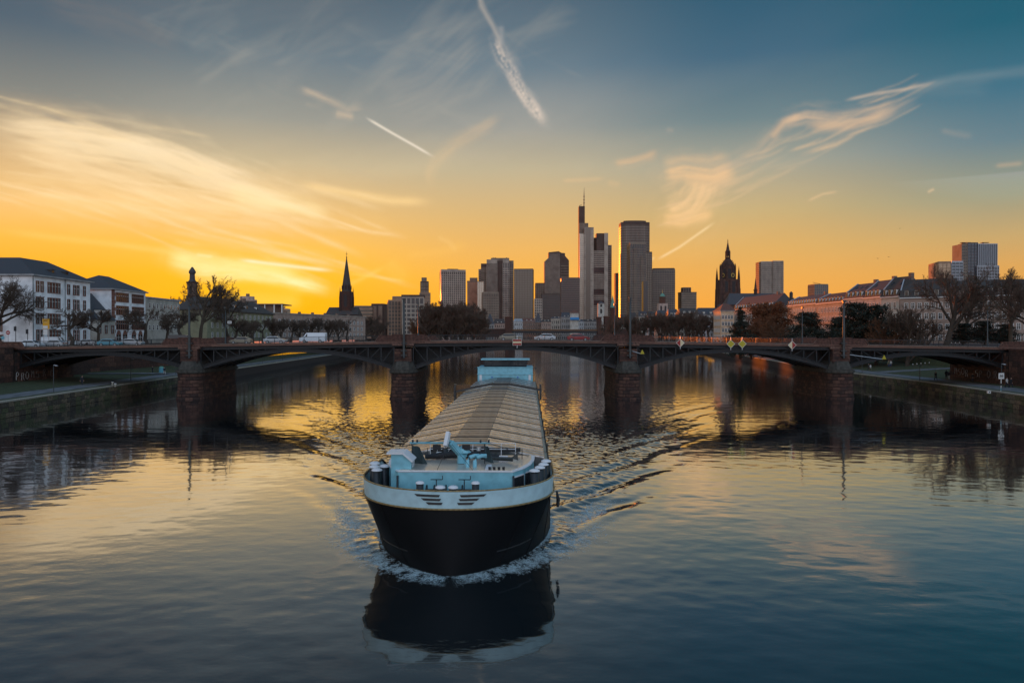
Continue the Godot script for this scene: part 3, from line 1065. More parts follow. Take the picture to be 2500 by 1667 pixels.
func span(b: Node3D, x0: float, x1: float, k: int) -> void:
	var mid := (x0 + x1) / 2
	var half := (x1 - x0) / 2
	var edge := k == 0 or k == 4
	var spring := 5.75 if not edge else 6.1
	var rise: float = deck_y(mid) - 1.45 - spring
	var arch := Node3D.new()
	arch.name = "arch"
	b.add_child(arch, true)
	var rib := Geo.new()
	var edge_g := Geo.new()
	var n := 28
	var curve := func(t: float) -> float:
		return spring + rise * (1.0 - pow(absf(2.0 * t - 1.0), 2.0))
	for z in [-0.35, -4.4, -8.4, -12.4, -DEEP + 0.35]:
		var r := Geo.new()
		for i in n:
			var ta := float(i) / n
			var tb := float(i + 1) / n
			r.bar(Vector3(lerpf(x0, x1, ta), curve.call(ta), z), Vector3(lerpf(x0, x1, tb), curve.call(tb), z), 0.5, 0.7)
			if z > -1:
				edge_g.bar(Vector3(lerpf(x0, x1, ta), curve.call(ta) - 0.34, z + 0.1), Vector3(lerpf(x0, x1, tb), curve.call(tb) - 0.34, z + 0.1), 0.75, 0.07)
				edge_g.bar(Vector3(lerpf(x0, x1, ta), curve.call(ta) + 0.36, z + 0.1), Vector3(lerpf(x0, x1, tb), curve.call(tb) + 0.36, z + 0.1), 0.75, 0.07)
		part(arch, "rib", r.mesh(), M.iron)
	part(arch, "rib_flange", edge_g.mesh(), M.iron_edge)
	# web plates of the inner ribs keep the far side from showing through
	for z in [-4.4, -8.4, -12.4]:
		var wp := Geo.new()
		for i in n:
			var ta := float(i) / n
			var tb := float(i + 1) / n
			var xa := lerpf(x0, x1, ta)
			var xb := lerpf(x0, x1, tb)
			wp.quad(Vector3(xa, curve.call(ta), z), Vector3(xb, curve.call(tb), z), Vector3(xb, deck_y(xb) - 0.85, z), Vector3(xa, deck_y(xa) - 0.85, z))
		part(arch, "spandrel_plate", wp.mesh(), M.iron)
	# open lattice on both faces
	var cells := 15 if not edge else 12
	for z in [-0.3, -DEEP + 0.3]:
		for i in cells + 1:
			var t := float(i) / cells
			var xx := lerpf(x0 + 0.25, x1 - 0.25, t)
			var yb: float = curve.call(t)
			var yt := deck_y(xx) - 0.95
			if yt - yb > 0.55:
				var p := Geo.new()
				p.b2(xx - 0.09, xx + 0.09, yb, yt, z - 0.12, z + 0.12)
				part(arch, "spandrel_post", p.mesh(), M.iron_edge)
			if i < cells:
				var t2 := float(i + 1) / cells
				var xn := lerpf(x0 + 0.25, x1 - 0.25, t2)
				var low: float = curve.call(t2 if t < 0.5 else t)
				var yt2 := deck_y(xx) - 1.0
				if yt2 - low > 0.7:
					var q := Geo.new()
					if t < 0.5:
						q.bar(Vector3(xx, yt2, z + 0.02), Vector3(xn, curve.call(t2), z + 0.02), 0.1, 0.12)
					else:
						q.bar(Vector3(xn, deck_y(xn) - 1.0, z + 0.02), Vector3(xx, curve.call(t), z + 0.02), 0.1, 0.12)
					part(arch, "spandrel_brace", q.mesh(), M.iron_edge)
	# longitudinal girder, cornice and railing
	var gir := Geo.new()
	var gir2 := Geo.new()
	var cor := Geo.new()
	var cor2 := Geo.new()
	var rail := Geo.new()
	var bal := Geo.new()
	var m := 24
	var e0 := x0 - (1.62 if k > 0 else 22.0)
	var e1 := x1 + (1.62 if k < 4 else 22.0)
	for i in m:
		var a := lerpf(e0, e1, float(i) / m)
		var c := lerpf(e0, e1, float(i + 1) / m)
		gir.bar(Vector3(a, deck_y(a) - 0.8, -0.02), Vector3(c, deck_y(c) - 0.8, -0.02), 0.3, 0.55)
		gir2.bar(Vector3(a, deck_y(a) - 0.8, -DEEP + 0.02), Vector3(c, deck_y(c) - 0.8, -DEEP + 0.02), 0.3, 0.55)
		cor.bar(Vector3(a, deck_y(a) - 0.22, 0.3), Vector3(c, deck_y(c) - 0.22, 0.3), 0.5, 0.44)
		cor.bar(Vector3(a, deck_y(a) - 0.05, 0.42), Vector3(c, deck_y(c) - 0.05, 0.42), 0.5, 0.12)
		cor2.bar(Vector3(a, deck_y(a) - 0.22, -DEEP - 0.3), Vector3(c, deck_y(c) - 0.22, -DEEP - 0.3), 0.5, 0.44)
	part(b, "girder", gir.mesh(), M.iron)
	part(b, "girder", gir2.mesh(), M.iron)
	part(b, "cornice", cor.mesh(), M.cornice)
	part(b, "cornice", cor2.mesh(), M.cornice)
	for z in [0.25, -DEEP - 0.1]:
		var fence := Node3D.new()
		fence.name = "railing"
		b.add_child(fence, true)
		var r0 := x0 + (3.2 if k > 0 else 1.5)
		var r1 := x1 - (3.2 if k < 4 else 1.5)
		rail = Geo.new()
		bal = Geo.new()
		var posts := int((r1 - r0) / 2.6)
		for i in posts + 1:
			var xx := lerpf(r0, r1, float(i) / posts)
			var y := deck_y(xx)
			var p := Geo.new()
			p.b2(xx - 0.05, xx + 0.05, y, y + 1.12, z - 0.05, z + 0.05)
			part(fence, "railing_post", p.mesh(), M.iron_edge)
			if i < posts:
				var xn := lerpf(r0, r1, float(i + 1) / posts)
				rail.bar(Vector3(xx, y + 1.1, z), Vector3(xn, deck_y(xn) + 1.1, z), 0.09, 0.07)
				rail.bar(Vector3(xx, y + 0.14, z), Vector3(xn, deck_y(xn) + 0.14, z), 0.05, 0.05)
				if z > 0:
					for q in range(1, 18):
						var xq := lerpf(xx, xn, q / 18.0)
						bal.b2(xq - 0.016, xq + 0.016, deck_y(xq) + 0.14, deck_y(xq) + 1.08, z - 0.016, z + 0.016)
		part(fence, "handrail", rail.mesh(), M.iron_edge)
		if z > 0:
			stuff(part(fence, "balusters", bal.mesh(), M.iron))

func signs() -> void:
	mk("sign_red", 0.3, 0.012, 0.01, 0.5)
	mk("sign_white", 0.62, 0.5, 0.3, 0.5)
	mk("sign_yellow", 0.4, 0.32, 0.01, 0.5)
	mk("sign_edge", 0.6, 0.55, 0.48, 0.5)
	var z := BZ + 0.95
	var d := -z
	# board: red, white, red
	var p := at(1262.5, 835.5, d)
	var t := thing("navigation_board", "red and white barred no-entry board hung over the centre arch", "sign", p)
	var g := Geo.new()
	g.b2(-0.86, 0.86, -0.6, 0.6, -0.03, 0.0); part(t, "border", g.mesh(), M.sign_edge)
	for r in [[0.19, 0.54], [-0.54, -0.19]]:
		g = Geo.new(); g.b2(-0.8, 0.8, r[0], r[1], 0.0, 0.012); part(t, "red_bar", g.mesh(), M.sign_red)
	g = Geo.new(); g.b2(-0.8, 0.8, -0.17, 0.17, 0.0, 0.012); part(t, "white_bar", g.mesh(), M.sign_white)
	g = Geo.new(); g.b2(-0.06, 0.06, -1.1, 1.3, -0.12, -0.04); part(t, "hanger", g.mesh(), M.steel)
	for s in [[1661.5, 837, "sign_red", "sign_white", "navigation diamond, red half facing the barge, hung near the second channel pier"], [1785, 839.5, "sign_yellow", "sign_yellow", "plain yellow navigation diamond of the pair, on the mid-river side"], [1813, 839.5, "sign_yellow", "sign_yellow", "plain yellow navigation diamond of the pair, on the park side"], [1935, 842.5, "sign_white", "sign_red", "navigation diamond, red half towards the park bank, hung by the outer pier"]]:
		p = at(s[0], s[1], d)
		var q := thing("navigation_diamond", s[4], "sign", p, 0.0, "navigation diamonds on the bridge")
		var r := 0.82
		g = Geo.new()
		g.extrude(PackedVector2Array([Vector2(-r, 0), Vector2(0, -r), Vector2(r, 0), Vector2(0, r)]), -0.03, 0.0)
		part(q, "border", g.mesh(), M.sign_edge)
		r = 0.72
		g = Geo.new(); g.extrude(PackedVector2Array([Vector2(-r, 0), Vector2(0, -r), Vector2(0, r)]), 0.0, 0.012)
		part(q, "half_panel", g.mesh(), M[s[2]])
		g = Geo.new(); g.extrude(PackedVector2Array([Vector2(0, -r), Vector2(r, 0), Vector2(0, r)]), 0.0, 0.012)
		part(q, "half_panel", g.mesh(), M[s[3]])
		g = Geo.new(); g.b2(-0.05, 0.05, -1.15, 1.3, -0.12, -0.04); part(q, "hanger", g.mesh(), M.steel)
	# yellow height markers on slanting arms at two piers
	for s in [[1512, 856, 1567, 864, "steel arm with yellow triangle fixed to the mid-river pier"], [2076, 866, 2158, 877, "long steel arm with yellow triangle fixed to the outer park-side pier"]]:
		var a := at(s[0] + 28 if s[0] < 1600 else s[0], s[1], d)
		var e := at(s[2], s[3], d)
		var q := thing("marker_arm", s[4], "marker arm", a)
		g = Geo.new(); g.rod(Vector3(0, 0, 0), e - a, 0.07, 6); part(q, "arm", g.mesh(), M.steel)
		var c := e - a + Vector3(0.1, 0.35, 0.1)
		g = Geo.new()
		g.extrude(PackedVector2Array([Vector2(c.x - 0.42, c.y - 0.35), Vector2(c.x + 0.42, c.y - 0.35), Vector2(c.x, c.y + 0.5)]), c.z - 0.03, c.z)
		part(q, "triangle", g.mesh(), M.sign_yellow)
	# lamp masts: four on the pier noses, five along the far kerb
	var names := ["tall dark lamp mast on the pier nearest the school bank", "tall dark lamp mast on the pier beside the barge wake, school side", "tall dark lamp mast on the pier right of the barge".replace("right of", "on the cathedral side of"), "tall dark lamp mast on the pier nearest the park bank"]
	for i in 4:
		var top: float = [hy(742, 148), hy(731, 148), hy(729, 148), hy(736, 148)][i]
		var l := thing("lamp_mast", names[i], "lamp post", Vector3(PIERS[i] + 0.25, 7.6, BZ + 1.25), 0.0, "lamp masts on the bridge piers")
		g = Geo.new()
		g.tube(PackedVector3Array([Vector3(0, 0.2, 0), Vector3(0, 2.2, 0), Vector3(0, 4.4, 0), Vector3(0, top - 7.6, 0)]), PackedFloat32Array([0.2, 0.26, 0.24, 0.15]), 10)
		part(l, "mast", g.smooth(), M.pole)
		for y in [0.6, 1.5, 2.9]:
			g = Geo.new(); g.b2(-0.55, 0.55, y, y + 0.18, -0.45, 0.22); part(l, "bracket", g.mesh(), M.pole)
		g = Geo.new(); g.b2(-0.32, 0.32, top - 7.6, top - 7.42, -0.3, 0.3); g.b2(-0.2, 0.2, top - 7.9, top - 7.6, -0.2, 0.2)
		part(l, "lamp_head", g.mesh(), M.pole)
	var k := 0
	for s in [[1020, 741], [1501, 744], [1961, 752], [2415, 752], [548, 752]]:
		var bx := hx(s[0], 165.0)
		var l := thing("lamp_post", ["slim lamp post on the far parapet beyond the barge wake", "slim lamp post on the far parapet near the green spire", "slim lamp post on the far parapet before the small cedar", "slim lamp post on the far parapet before the pink apartments", "slim lamp post on the far parapet before the olive house"][k], "lamp post", Vector3(bx, deck_y(bx), BZ - DEEP + 0.6), 0.0, "slim posts along the far parapet")
		var hgt := hy(s[1], 165.0) - deck_y(bx)
		g = Geo.new(); g.tube(PackedVector3Array([Vector3.ZERO, Vector3(0, 1.6, 0), Vector3(0, 1.7, 0), Vector3(0, hgt, 0)]), PackedFloat32Array([0.2, 0.17, 0.12, 0.08]), 8)
		part(l, "post", g.smooth(), M.pole)
		g = Geo.new(); g.b2(-0.18, 0.18, hgt - 0.1, hgt + 0.25, -0.18, 0.5); part(l, "lamp_head", g.mesh(), M.pole)
		k += 1
# ---------------------------------------------------------------- the barge. local: bow at z = 0 pointing +z, aft is -z, x across
func deck_half(s: float) -> float:
	if s <= 0: return 0.0
	return 5.24 * pow(1.0 - pow(1.0 - minf(s / 5.4, 1.0), 2.1), 0.48)

func stations() -> PackedFloat32Array:
	var a := PackedFloat32Array([0.0, 0.02, 0.06, 0.12, 0.2, 0.32, 0.48, 0.7, 0.95, 1.25, 1.6, 2.0, 2.5, 3.1, 3.8, 4.6, 5.6, 6.8, 8.2, 10.0, 12.0, 15.0, 20, 30, 45, 60, 75, 90, 100, 106, 108])
	return a

func rail_y(s: float) -> float:
	return lerpf(4.33, 3.62, smoothstep(10.2, 11.6, s))

func edge_path(lift: float, out: float, s_max: float) -> PackedVector3Array:
	var p := PackedVector3Array()
	var st := stations()
	for i in range(st.size() - 1, -1, -1):
		if st[i] <= s_max:
			p.append(Vector3(-deck_half(st[i]) - (out if st[i] > 0.5 else out * 0.4), rail_y(st[i]) + lift, -st[i] + out * (1.0 - smoothstep(0.0, 3.0, st[i]))))
	for i in range(1, st.size()):
		if st[i] <= s_max:
			p.append(Vector3(deck_half(st[i]) + (out if st[i] > 0.5 else out * 0.4), rail_y(st[i]) + lift, -st[i] + out * (1.0 - smoothstep(0.0, 3.0, st[i]))))
	return p

func build_barge() -> void:
	mk("hull_black", 0.006, 0.0065, 0.008, 0.5, 0, "fine", 0.8).metallic_specular = 0.3
	mk("hull_white", 0.47, 0.66, 0.71, 0.42, 0, "faint", 0.13)  # white bulwark, colour already carries the teal of the shade
	mk("house_shade_teal", 0.21, 0.5, 0.59, 0.4, 0, "faint", 0.13)  # white paint with the teal of the blue shade put into its colour
	mk("pale_paint", 0.66, 0.66, 0.68, 0.45)
	mk("roof_alu", 0.72, 0.66, 0.58, 0.32, 0.6, "faint", 0.8)
	mk("hatch_alu", 0.74, 0.69, 0.63, 0.27, 0.85, "blotch", 0.4)
	mk("hatch_alu2", 0.6, 0.56, 0.52, 0.31, 0.85, "blotch", 0.5)
	mk("hatch_dark", 0.27, 0.255, 0.25, 0.32, 0.8, "blotch", 0.45)
	mk("gangway", 0.48, 0.42, 0.32, 0.6, 0, "fine", 1.0)
	mk("brass", 0.34, 0.23, 0.09, 0.45, 0.2, "blotch", 1.2)
	mk("flag_cloth", 0.03, 0.05, 0.055, 0.9)
	mk("chain", 0.1, 0.05, 0.03, 0.8)
	mk("blue_lamp", 0.03, 0.06, 0.5, 0.3)
	var t := thing("cargo_barge", "long black and white cargo barge with ribbed grey hatch covers under way", "barge", Vector3(BARGE_X, 0, -BARGE_D), -BARGE_TURN)
	var st := stations()
	# hull: waterline shape swells out to the deck shape
	var lv := [0.0, 0.1, 0.22, 0.36, 0.5, 0.64, 0.78, 0.9, 1.0]
	var g := Geo.new()
	for side in [-1, 1]:
		for i in st.size() - 1:
			for k in lv.size() - 1:
				var q := []
				for c in [[i, k], [i + 1, k], [i + 1, k + 1], [i, k + 1]]:
					var s: float = st[c[0]]
					var w: float = lv[c[1]]
					var e := pow(w, 0.95)
					var hw := lerpf(barge_beam(s), deck_half(s), e)
					if s > 104: hw *= 1.0 - 0.12 * (s - 104.0) / 4.0
					q.append(Vector3(side * hw, lerpf(-0.6, minf(3.45, rail_y(s) - 0.05), w), -s))
				if side > 0: g.quad(q[0], q[1], q[2], q[3])
				else: g.quad(q[1], q[0], q[3], q[2])
	part(t, "hull", g.smooth(), M.hull_black)
	g = Geo.new()
	for i in st.size() - 1:
		var s0 := st[i]
		var s1 := st[i + 1]
		if s1 > 12.1: break
		for side in [-1, 1]:
			var a := Vector3(side * deck_half(s0), 3.45, -s0)
			var b := Vector3(side * deck_half(s1), 3.45, -s1)
			var f := 1.012
			var a2 := Vector3(a.x * f, rail_y(s0), -s0 + 0.06 * (1.0 - smoothstep(0.0, 4.0, s0)))
			var b2 := Vector3(b.x * f, rail_y(s1), -s1 + 0.06 * (1.0 - smoothstep(0.0, 4.0, s1)))
			if side > 0: g.quad(a, b, b2, a2)
			else: g.quad(b, a, a2, b2)
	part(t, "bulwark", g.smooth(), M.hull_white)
	for e in [[0.0, 0.04, 0.04, "brass", 11.9, "cap_rail"], [0.0, 0.0, 0.05, "iron", 107.0, "rail_pipe"]]:
		var p := edge_path(e[0] + 0.02 * (1 if e[3] == "brass" else -1), e[1], e[4])
		var r := PackedFloat32Array()
		r.resize(p.size())
		r.fill(e[2])
		g = Geo.new(); g.tube(p, r, 6)
		part(t, e[5], g.smooth(), M[e[3]])
	# rubbing strake under the bulwark
	var rp := PackedVector3Array()
	for v in edge_path(0.0, 0.07, 11.5):
		rp.append(Vector3(v.x, 3.45, v.z))
	var rr := PackedFloat32Array()
	rr.resize(rp.size())
	rr.fill(0.05)
	g = Geo.new(); g.tube(rp, rr, 6)
	part(t, "rubbing_strake", g.smooth(), M.brass)
	# slots of the bow emblem, three bars each side
	for side in [-1, 1]:
		for k in 3:
			var xa: float = [0.55, 0.5, 0.42][k]
			var xb: float = [1.72, 1.38, 1.14][k]
			var y: float = [4.06, 3.87, 3.68][k]
			var n := 6
			g = Geo.new()
			for i in n:
				var q := []
				for c in [[i, 0], [i + 1, 0], [i + 1, 1], [i, 1]]:
					var u := float(c[0]) / n
					var xx := lerpf(xa, xb + (0.14 if c[1] == 1 else 0.0), u) + (0.07 * (1.0 - u) if c[1] == 0 else 0.0) - 0.07
					var s := 0.0
					while deck_half(s) < xx: s += 0.004
					q.append(Vector3(side * xx * 1.006, y + (0.115 if c[1] == 1 else 0.0), -s + 0.075))
				g.quad(q[0], q[1], q[2], q[3])
			part(t, "emblem_bar", g.mesh(), M.black_paint)
	# faint draught shelf lines low on the bow
	for side in [-1, 1]:
		g = Geo.new()
		for i in 6:
			var q := []
			for c in [[i, 0], [i + 1, 0], [i + 1, 1], [i, 1]]:
				var s = 1.1 + c[0] * 0.42
				var w := 1.62 / 4.05
				var hw := lerpf(barge_beam(s), deck_half(s), pow(w, 0.95)) + 0.03
				q.append(Vector3(side * hw, 1.05 + c[1] * 0.07, -s + 0.03))
			g.quad(q[0], q[1], q[2], q[3])
		part(t, "hull_fender_bar", g.mesh(), M.iron_edge)
	# decks
	g = Geo.new()
	for i in st.size() - 1:
		if st[i + 1] > 12.1: break
		g.quad(Vector3(-deck_half(st[i]), 3.42, -st[i]), Vector3(deck_half(st[i]), 3.42, -st[i]), Vector3(deck_half(st[i + 1]), 3.42, -st[i + 1]), Vector3(-deck_half(st[i + 1]), 3.42, -st[i + 1]))
	part(t, "fore_deck", g.mesh(), M.black_paint)
	for side in [-1, 1]:
		for i in 32:
			var z0 := -12.0 - i * 2.9
			g = Geo.new()
			g.b2(side * 4.9, side * 5.2, 3.5, 3.58, z0 - 2.86, z0)
			part(t, "gangway_plate", g.mesh(), M.gangway)
		g = Geo.new()
		g.b2(side * 4.78, side * 4.9, 3.3, 4.24, -90.2, -10.6)
		part(t, "coaming", g.mesh(), M.hatch_dark)
		for i in 9:
			g = Geo.new()
			g.b2(side * 5.18, side * 5.28, 3.55, 4.2, -18.0 - i * 8.0 - 0.5, -18.0 - i * 8.0)
			part(t, "rail_stanchion", g.mesh(), M.black_paint)
	g = Geo.new()
	g.b2(-5.2, 5.2, 3.3, 3.5, -107.4, -90.0)
	part(t, "aft_deck", g.mesh(), M.black_paint)
	# hatch covers: ribbed panels, two slopes and a darker middle walk
	var step := 1.1
	var rib := {}
	for kind in ["slope", "mid"]:
		g = Geo.new()
		var wx0 := 1.12 if kind == "slope" else -1.1
		var wx1 := 4.86 if kind == "slope" else 1.1
		var yi := 0.74
		var yo := 0.06 if kind == "slope" else 0.74
		# profile along the ship: flat pan, then a raised round rib
		var prof := [[0.0, -0.02], [0.01, 0.05], [0.03, 0.07], [0.5, 0.075], [0.9, 0.07], [0.94, 0.04], [0.96, -0.02]]
		for i in prof.size() - 1:
			var a: Array = prof[i]
			var b: Array = prof[i + 1]
			g.quad(Vector3(wx0, yi + a[1], -a[0]), Vector3(wx1, yo + a[1], -a[0]), Vector3(wx1, yo + b[1], -b[0]), Vector3(wx0, yi + b[1], -b[0]))
		for s in [[wx0, yi], [wx1, yo]]:
			for i in range(1, prof.size() - 1):
				g.tri(Vector3(s[0], s[1], -prof[0][0]), Vector3(s[0], s[1] + prof[i][1], -prof[i][0]), Vector3(s[0], s[1] + prof[i + 1][1], -prof[i + 1][0]))
		g.quad(Vector3(wx0, yi, 0), Vector3(wx1, yo, 0), Vector3(wx1, yo - 0.09, 0), Vector3(wx0, yi - 0.09, 0))
		if kind == "slope":
			g.quad(Vector3(wx1, yo, 0), Vector3(wx1, yo, -0.96), Vector3(wx1, yo - 0.14, -0.96), Vector3(wx1, yo - 0.14, 0))
		rib[kind] = g.mesh()
	for i in 72:
		var z := -10.9 - i * step
		var lift := rng.randf_range(-0.008, 0.008) + (0.05 if i > 55 else 0.0)
		for side in [-1, 1]:
			var p := part(t, "hatch_panel", rib.slope, [M.hatch_alu, M.hatch_alu2][rng.randi() % 2], Vector3(0, 4.24 + lift, z))
			p.scale.x = side
		part(t, "hatch_walk", rib.mid, M.hatch_dark, Vector3(0, 4.25 + lift, z))
	mk("gap_shade", 0.02, 0.02, 0.022, 0.8)  # dark bars painted in as the shadow lines of the gaps between panels
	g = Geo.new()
	var gap_line := [Vector3(-4.86, 0.0, 0), Vector3(-1.1, 0.7, 0), Vector3(1.1, 0.7, 0), Vector3(4.86, 0.0, 0)]
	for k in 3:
		g.bar(gap_line[k] + Vector3(0, 0.045, 0), gap_line[k + 1] + Vector3(0, 0.045, 0), 0.12, 0.07)
	var gap_mesh := g.mesh()
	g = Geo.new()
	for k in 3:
		g.bar(gap_line[k] + Vector3(0, 0.06, 0), gap_line[k + 1] + Vector3(0, 0.06, 0), 0.24, 0.12)
	var wide_gap_mesh := g.mesh()
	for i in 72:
		part(t, "hatch_gap_shade", wide_gap_mesh if i % 4 == 3 else gap_mesh, M.gap_shade, Vector3(0, 4.27 + (0.05 if i > 55 else 0.0), -10.9 - i * step - 1.03))
	g = Geo.new()
	g.extrude(PackedVector2Array([Vector2(-4.84, 3.4), Vector2(4.84, 3.4), Vector2(4.84, 4.26), Vector2(1.1, 4.95), Vector2(-1.1, 4.95), Vector2(-4.84, 4.26)]), -10.95, -10.85)
	part(t, "hatch_end", g.mesh(), M.hatch_dark)
	# fore house
	var plan := PackedVector2Array([Vector2(-3.05, -2.9), Vector2(3.05, -2.9), Vector2(3.6, -4.0), Vector2(3.95, -5.2), Vector2(4.15, -6.6), Vector2(4.2, -8.3), Vector2(-4.2, -8.3), Vector2(-4.15, -6.6), Vector2(-3.95, -5.2), Vector2(-3.6, -4.0)])
	g = Geo.new()
	g.prism(plan, 3.4, 4.78)
	part(t, "fore_house", g.mesh(), M.house_shade_teal)
	g = Geo.new()
	g.prism(plan, 4.78, 4.84, 1.0)
	g.prism(plan, 4.76, 4.8, 1.012, Vector2(0, -5.6))
	part(t, "fore_house_rim", g.mesh(), M.pale_paint)
	for i in 16:
		var z := -2.98 - i * 0.33
		var s := -z
		var hw := 3.05 + 0.5 * clampf((s - 2.9) / 1.1, 0, 1) + 0.36 * clampf((s - 4.0) / 1.2, 0, 1) + 0.2 * clampf((s - 5.2) / 1.4, 0, 1) - 0.08
		g = Geo.new()
		g.b2(-hw, hw, 4.84, 4.865, z - 0.315, z)
		part(t, "roof_plank", g.mesh(), M.roof_alu)
	for w in [[3.33, -3.45, 0.62, 1.1], [3.78, -4.6, 0.62, 0.62]]:
		var n := Node3D.new()
		n.name = "side_window"
		t.add_child(n, true)
		n.position = Vector3(w[0] + 0.015, 3.75, w[1])
		n.rotation.y = 1.1
		g = Geo.new(); g.b2(-w[3] / 2 - 0.06, w[3] / 2 + 0.06, -0.06, 0.78, -0.02, 0.03); part(n, "frame", g.mesh(), M.pale_paint)
		g = Geo.new(); g.b2(-w[3] / 2, w[3] / 2, 0.0, 0.72, 0.0, 0.04); part(n, "pane", g.mesh(), M.glass)
	g = Geo.new(); g.rod(Vector3(3.08, 3.5, -2.84), Vector3(3.08, 4.6, -2.84), 0.06); part(t, "fore_house_pipe", g.smooth(), M.black_paint)
	g = Geo.new(); g.rod(Vector3(-3.08, 3.5, -2.84), Vector3(-3.08, 4.6, -2.84), 0.06); part(t, "fore_house_pipe", g.smooth(), M.black_paint)
	# tall cowl at the corner of the fore house
	g = Geo.new()
	g.extrude(PackedVector2Array([Vector2(-3.5, 3.5), Vector2(-2.42, 3.5), Vector2(-2.42, 5.28), Vector2(-2.86, 5.66), Vector2(-3.5, 5.66)]), -4.4, -3.3)
	part(t, "vent_cabin", g.mesh(), M.house_shade_teal)
	g = Geo.new()
	g.extrude(PackedVector2Array([Vector2(-3.72, 5.66), Vector2(-2.86, 5.66), Vector2(-2.36, 5.23), Vector2(-2.3, 5.3), Vector2(-2.83, 5.76), Vector2(-3.72, 5.76)]), -4.55, -3.18)
	part(t, "vent_roof", g.mesh(), M.pale_paint)
	for k in 3:
		g = Geo.new(); g.b2(-2.41, -2.36, 4.95 + k * 0.1, 5.0 + k * 0.1, -4.2, -3.5); part(t, "vent_louvre", g.mesh(), M.pale_paint)
	# mast, folded down for the bridges
	g = Geo.new(); g.tube(PackedVector3Array([Vector3(0.12, 4.84, -5.2), Vector3(0.12, 5.3, -5.3)]), PackedFloat32Array([0.26, 0.24]), 8); part(t, "mast_foot", g.smooth(), M.house_shade_teal)
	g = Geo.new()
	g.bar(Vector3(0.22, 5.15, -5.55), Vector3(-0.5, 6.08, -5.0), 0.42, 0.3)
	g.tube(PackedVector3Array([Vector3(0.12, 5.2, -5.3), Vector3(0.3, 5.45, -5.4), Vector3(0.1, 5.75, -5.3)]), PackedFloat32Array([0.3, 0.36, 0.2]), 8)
	part(t, "mast_arm", g.mesh(), M.house_shade_teal)
	g = Geo.new(); g.bar(Vector3(-0.72, 5.9, -4.7), Vector3(-0.6, 6.62, -5.1), 0.2, 0.26); part(t, "radar_scanner", g.mesh(), M.pale_paint)
	g = Geo.new(); g.rod(Vector3(-0.75, 5.55, -4.75), Vector3(-0.75, 5.78, -4.75), 0.15, 8); part(t, "radar_motor", g.smooth(), M.black_paint)
	g = Geo.new(); g.rod(Vector3(-2.75, 6.02, -5.1), Vector3(1.72, 6.02, -5.1), 0.055, 8); part(t, "yard", g.smooth(), M.house_shade_teal)
	for x in [-2.6, -2.35, 1.2, 1.65]:
		g = Geo.new(); g.rod(Vector3(x, 6.05, -5.1), Vector3(x, 6.2, -5.1), 0.06, 6); part(t, "signal_lamp", g.smooth(), M.black_paint)
	for x in [-1.48, 0.16]:
		g = Geo.new(); g.b2(x, x + 0.45, 5.62, 5.93, -5.16, -5.11); part(t, "day_board", g.mesh(), M.dark)
	g = Geo.new()
	g.ngon(0.13, 8, 5.6, 5.8, 1.0, Vector2(1.1, -5.1)); part(t, "fog_horn", g.mesh(), M.steel)
	for f in [[-2.62, 0.85, 1.05], [1.45, 0.45, 0.85]]:
		g = Geo.new()
		var nu := 8
		var nv := 6
		var grid := []
		for i in nu + 1:
			var col := []
			for j in nv + 1:
				var u := float(i) / nu
				var v := float(j) / nv
				col.append(Vector3(f[0] + u * f[1] * (0.5 + 0.6 * v), 5.9 - v * 1.05 * f[2] - u * 0.1, -5.1 + 0.09 * sin(u * 7.0 + v * 3.0) + u * 0.1))
			grid.append(col)
		for i in nu:
			for j in nv:
				g.quad(grid[i][j], grid[i + 1][j], grid[i + 1][j + 1], grid[i][j + 1])
		part(t, "flag", g.smooth(), M.flag_cloth)
		g = Geo.new(); g.rod(Vector3(f[0] - 0.03, 4.86, -5.1), Vector3(f[0] - 0.03, 6.05, -5.1), 0.025, 5); part(t, "flag_staff", g.smooth(), M.black_paint)
	# fixed pipe work and a hose boom across the fore house
	for p in [[0.55, 0.0], [0.95, 0.1]]:
		var pts := PackedVector3Array([Vector3(p[0], 4.84, -4.0), Vector3(p[0], 5.2, -4.05), Vector3(p[0] + 0.12, 5.38, -4.15), Vector3(p[0] + 0.36, 5.44, -4.3), Vector3(p[0] + 0.6, 5.42, -4.4)])
		g = Geo.new(); g.tube(pts, PackedFloat32Array([0.11, 0.11, 0.11, 0.11, 0.12]), 10)
		part(t, "vent_pipe", g.smooth(), M.house_shade_teal)
	g = Geo.new(); g.rod(Vector3(1.2, 5.12, -5.6), Vector3(3.0, 5.06, -5.5), 0.09, 8, 0.12); part(t, "boom", g.smooth(), M.pole)
	g = Geo.new(); g.tri(Vector3(2.9, 5.15, -5.5), Vector3(3.3, 5.0, -5.5), Vector3(3.25, 5.42, -5.5)); g.tri(Vector3(2.9, 5.15, -5.45), Vector3(3.3, 5.0, -5.45), Vector3(3.25, 5.42, -5.45)); part(t, "boom_end", g.mesh(), M.pole)
	g = Geo.new(); g.tube(PackedVector3Array([Vector3(-2.1, 5.0, -6.6), Vector3(-1.0, 5.12, -6.6), Vector3(0.0, 5.16, -6.6), Vector3(1.0, 5.12, -6.6), Vector3(2.2, 5.0, -6.6)]), PackedFloat32Array([0.12, 0.2, 0.22, 0.2, 0.12]), 8); part(t, "gangplank", g.smooth(), M.dark)
	g = Geo.new(); g.b2(-2.0, 3.4, 5.05, 5.3, -8.35, -8.25); part(t, "name_board", g.mesh(), M.dark)
	for i in 7:
		g = Geo.new(); g.bar(Vector3(-1.6 + i * 0.34, 5.1, -8.2), Vector3(-1.52 + i * 0.34, 5.26, -8.2), 0.04, 0.02); part(t, "rung", g.mesh(), M.pale_paint)
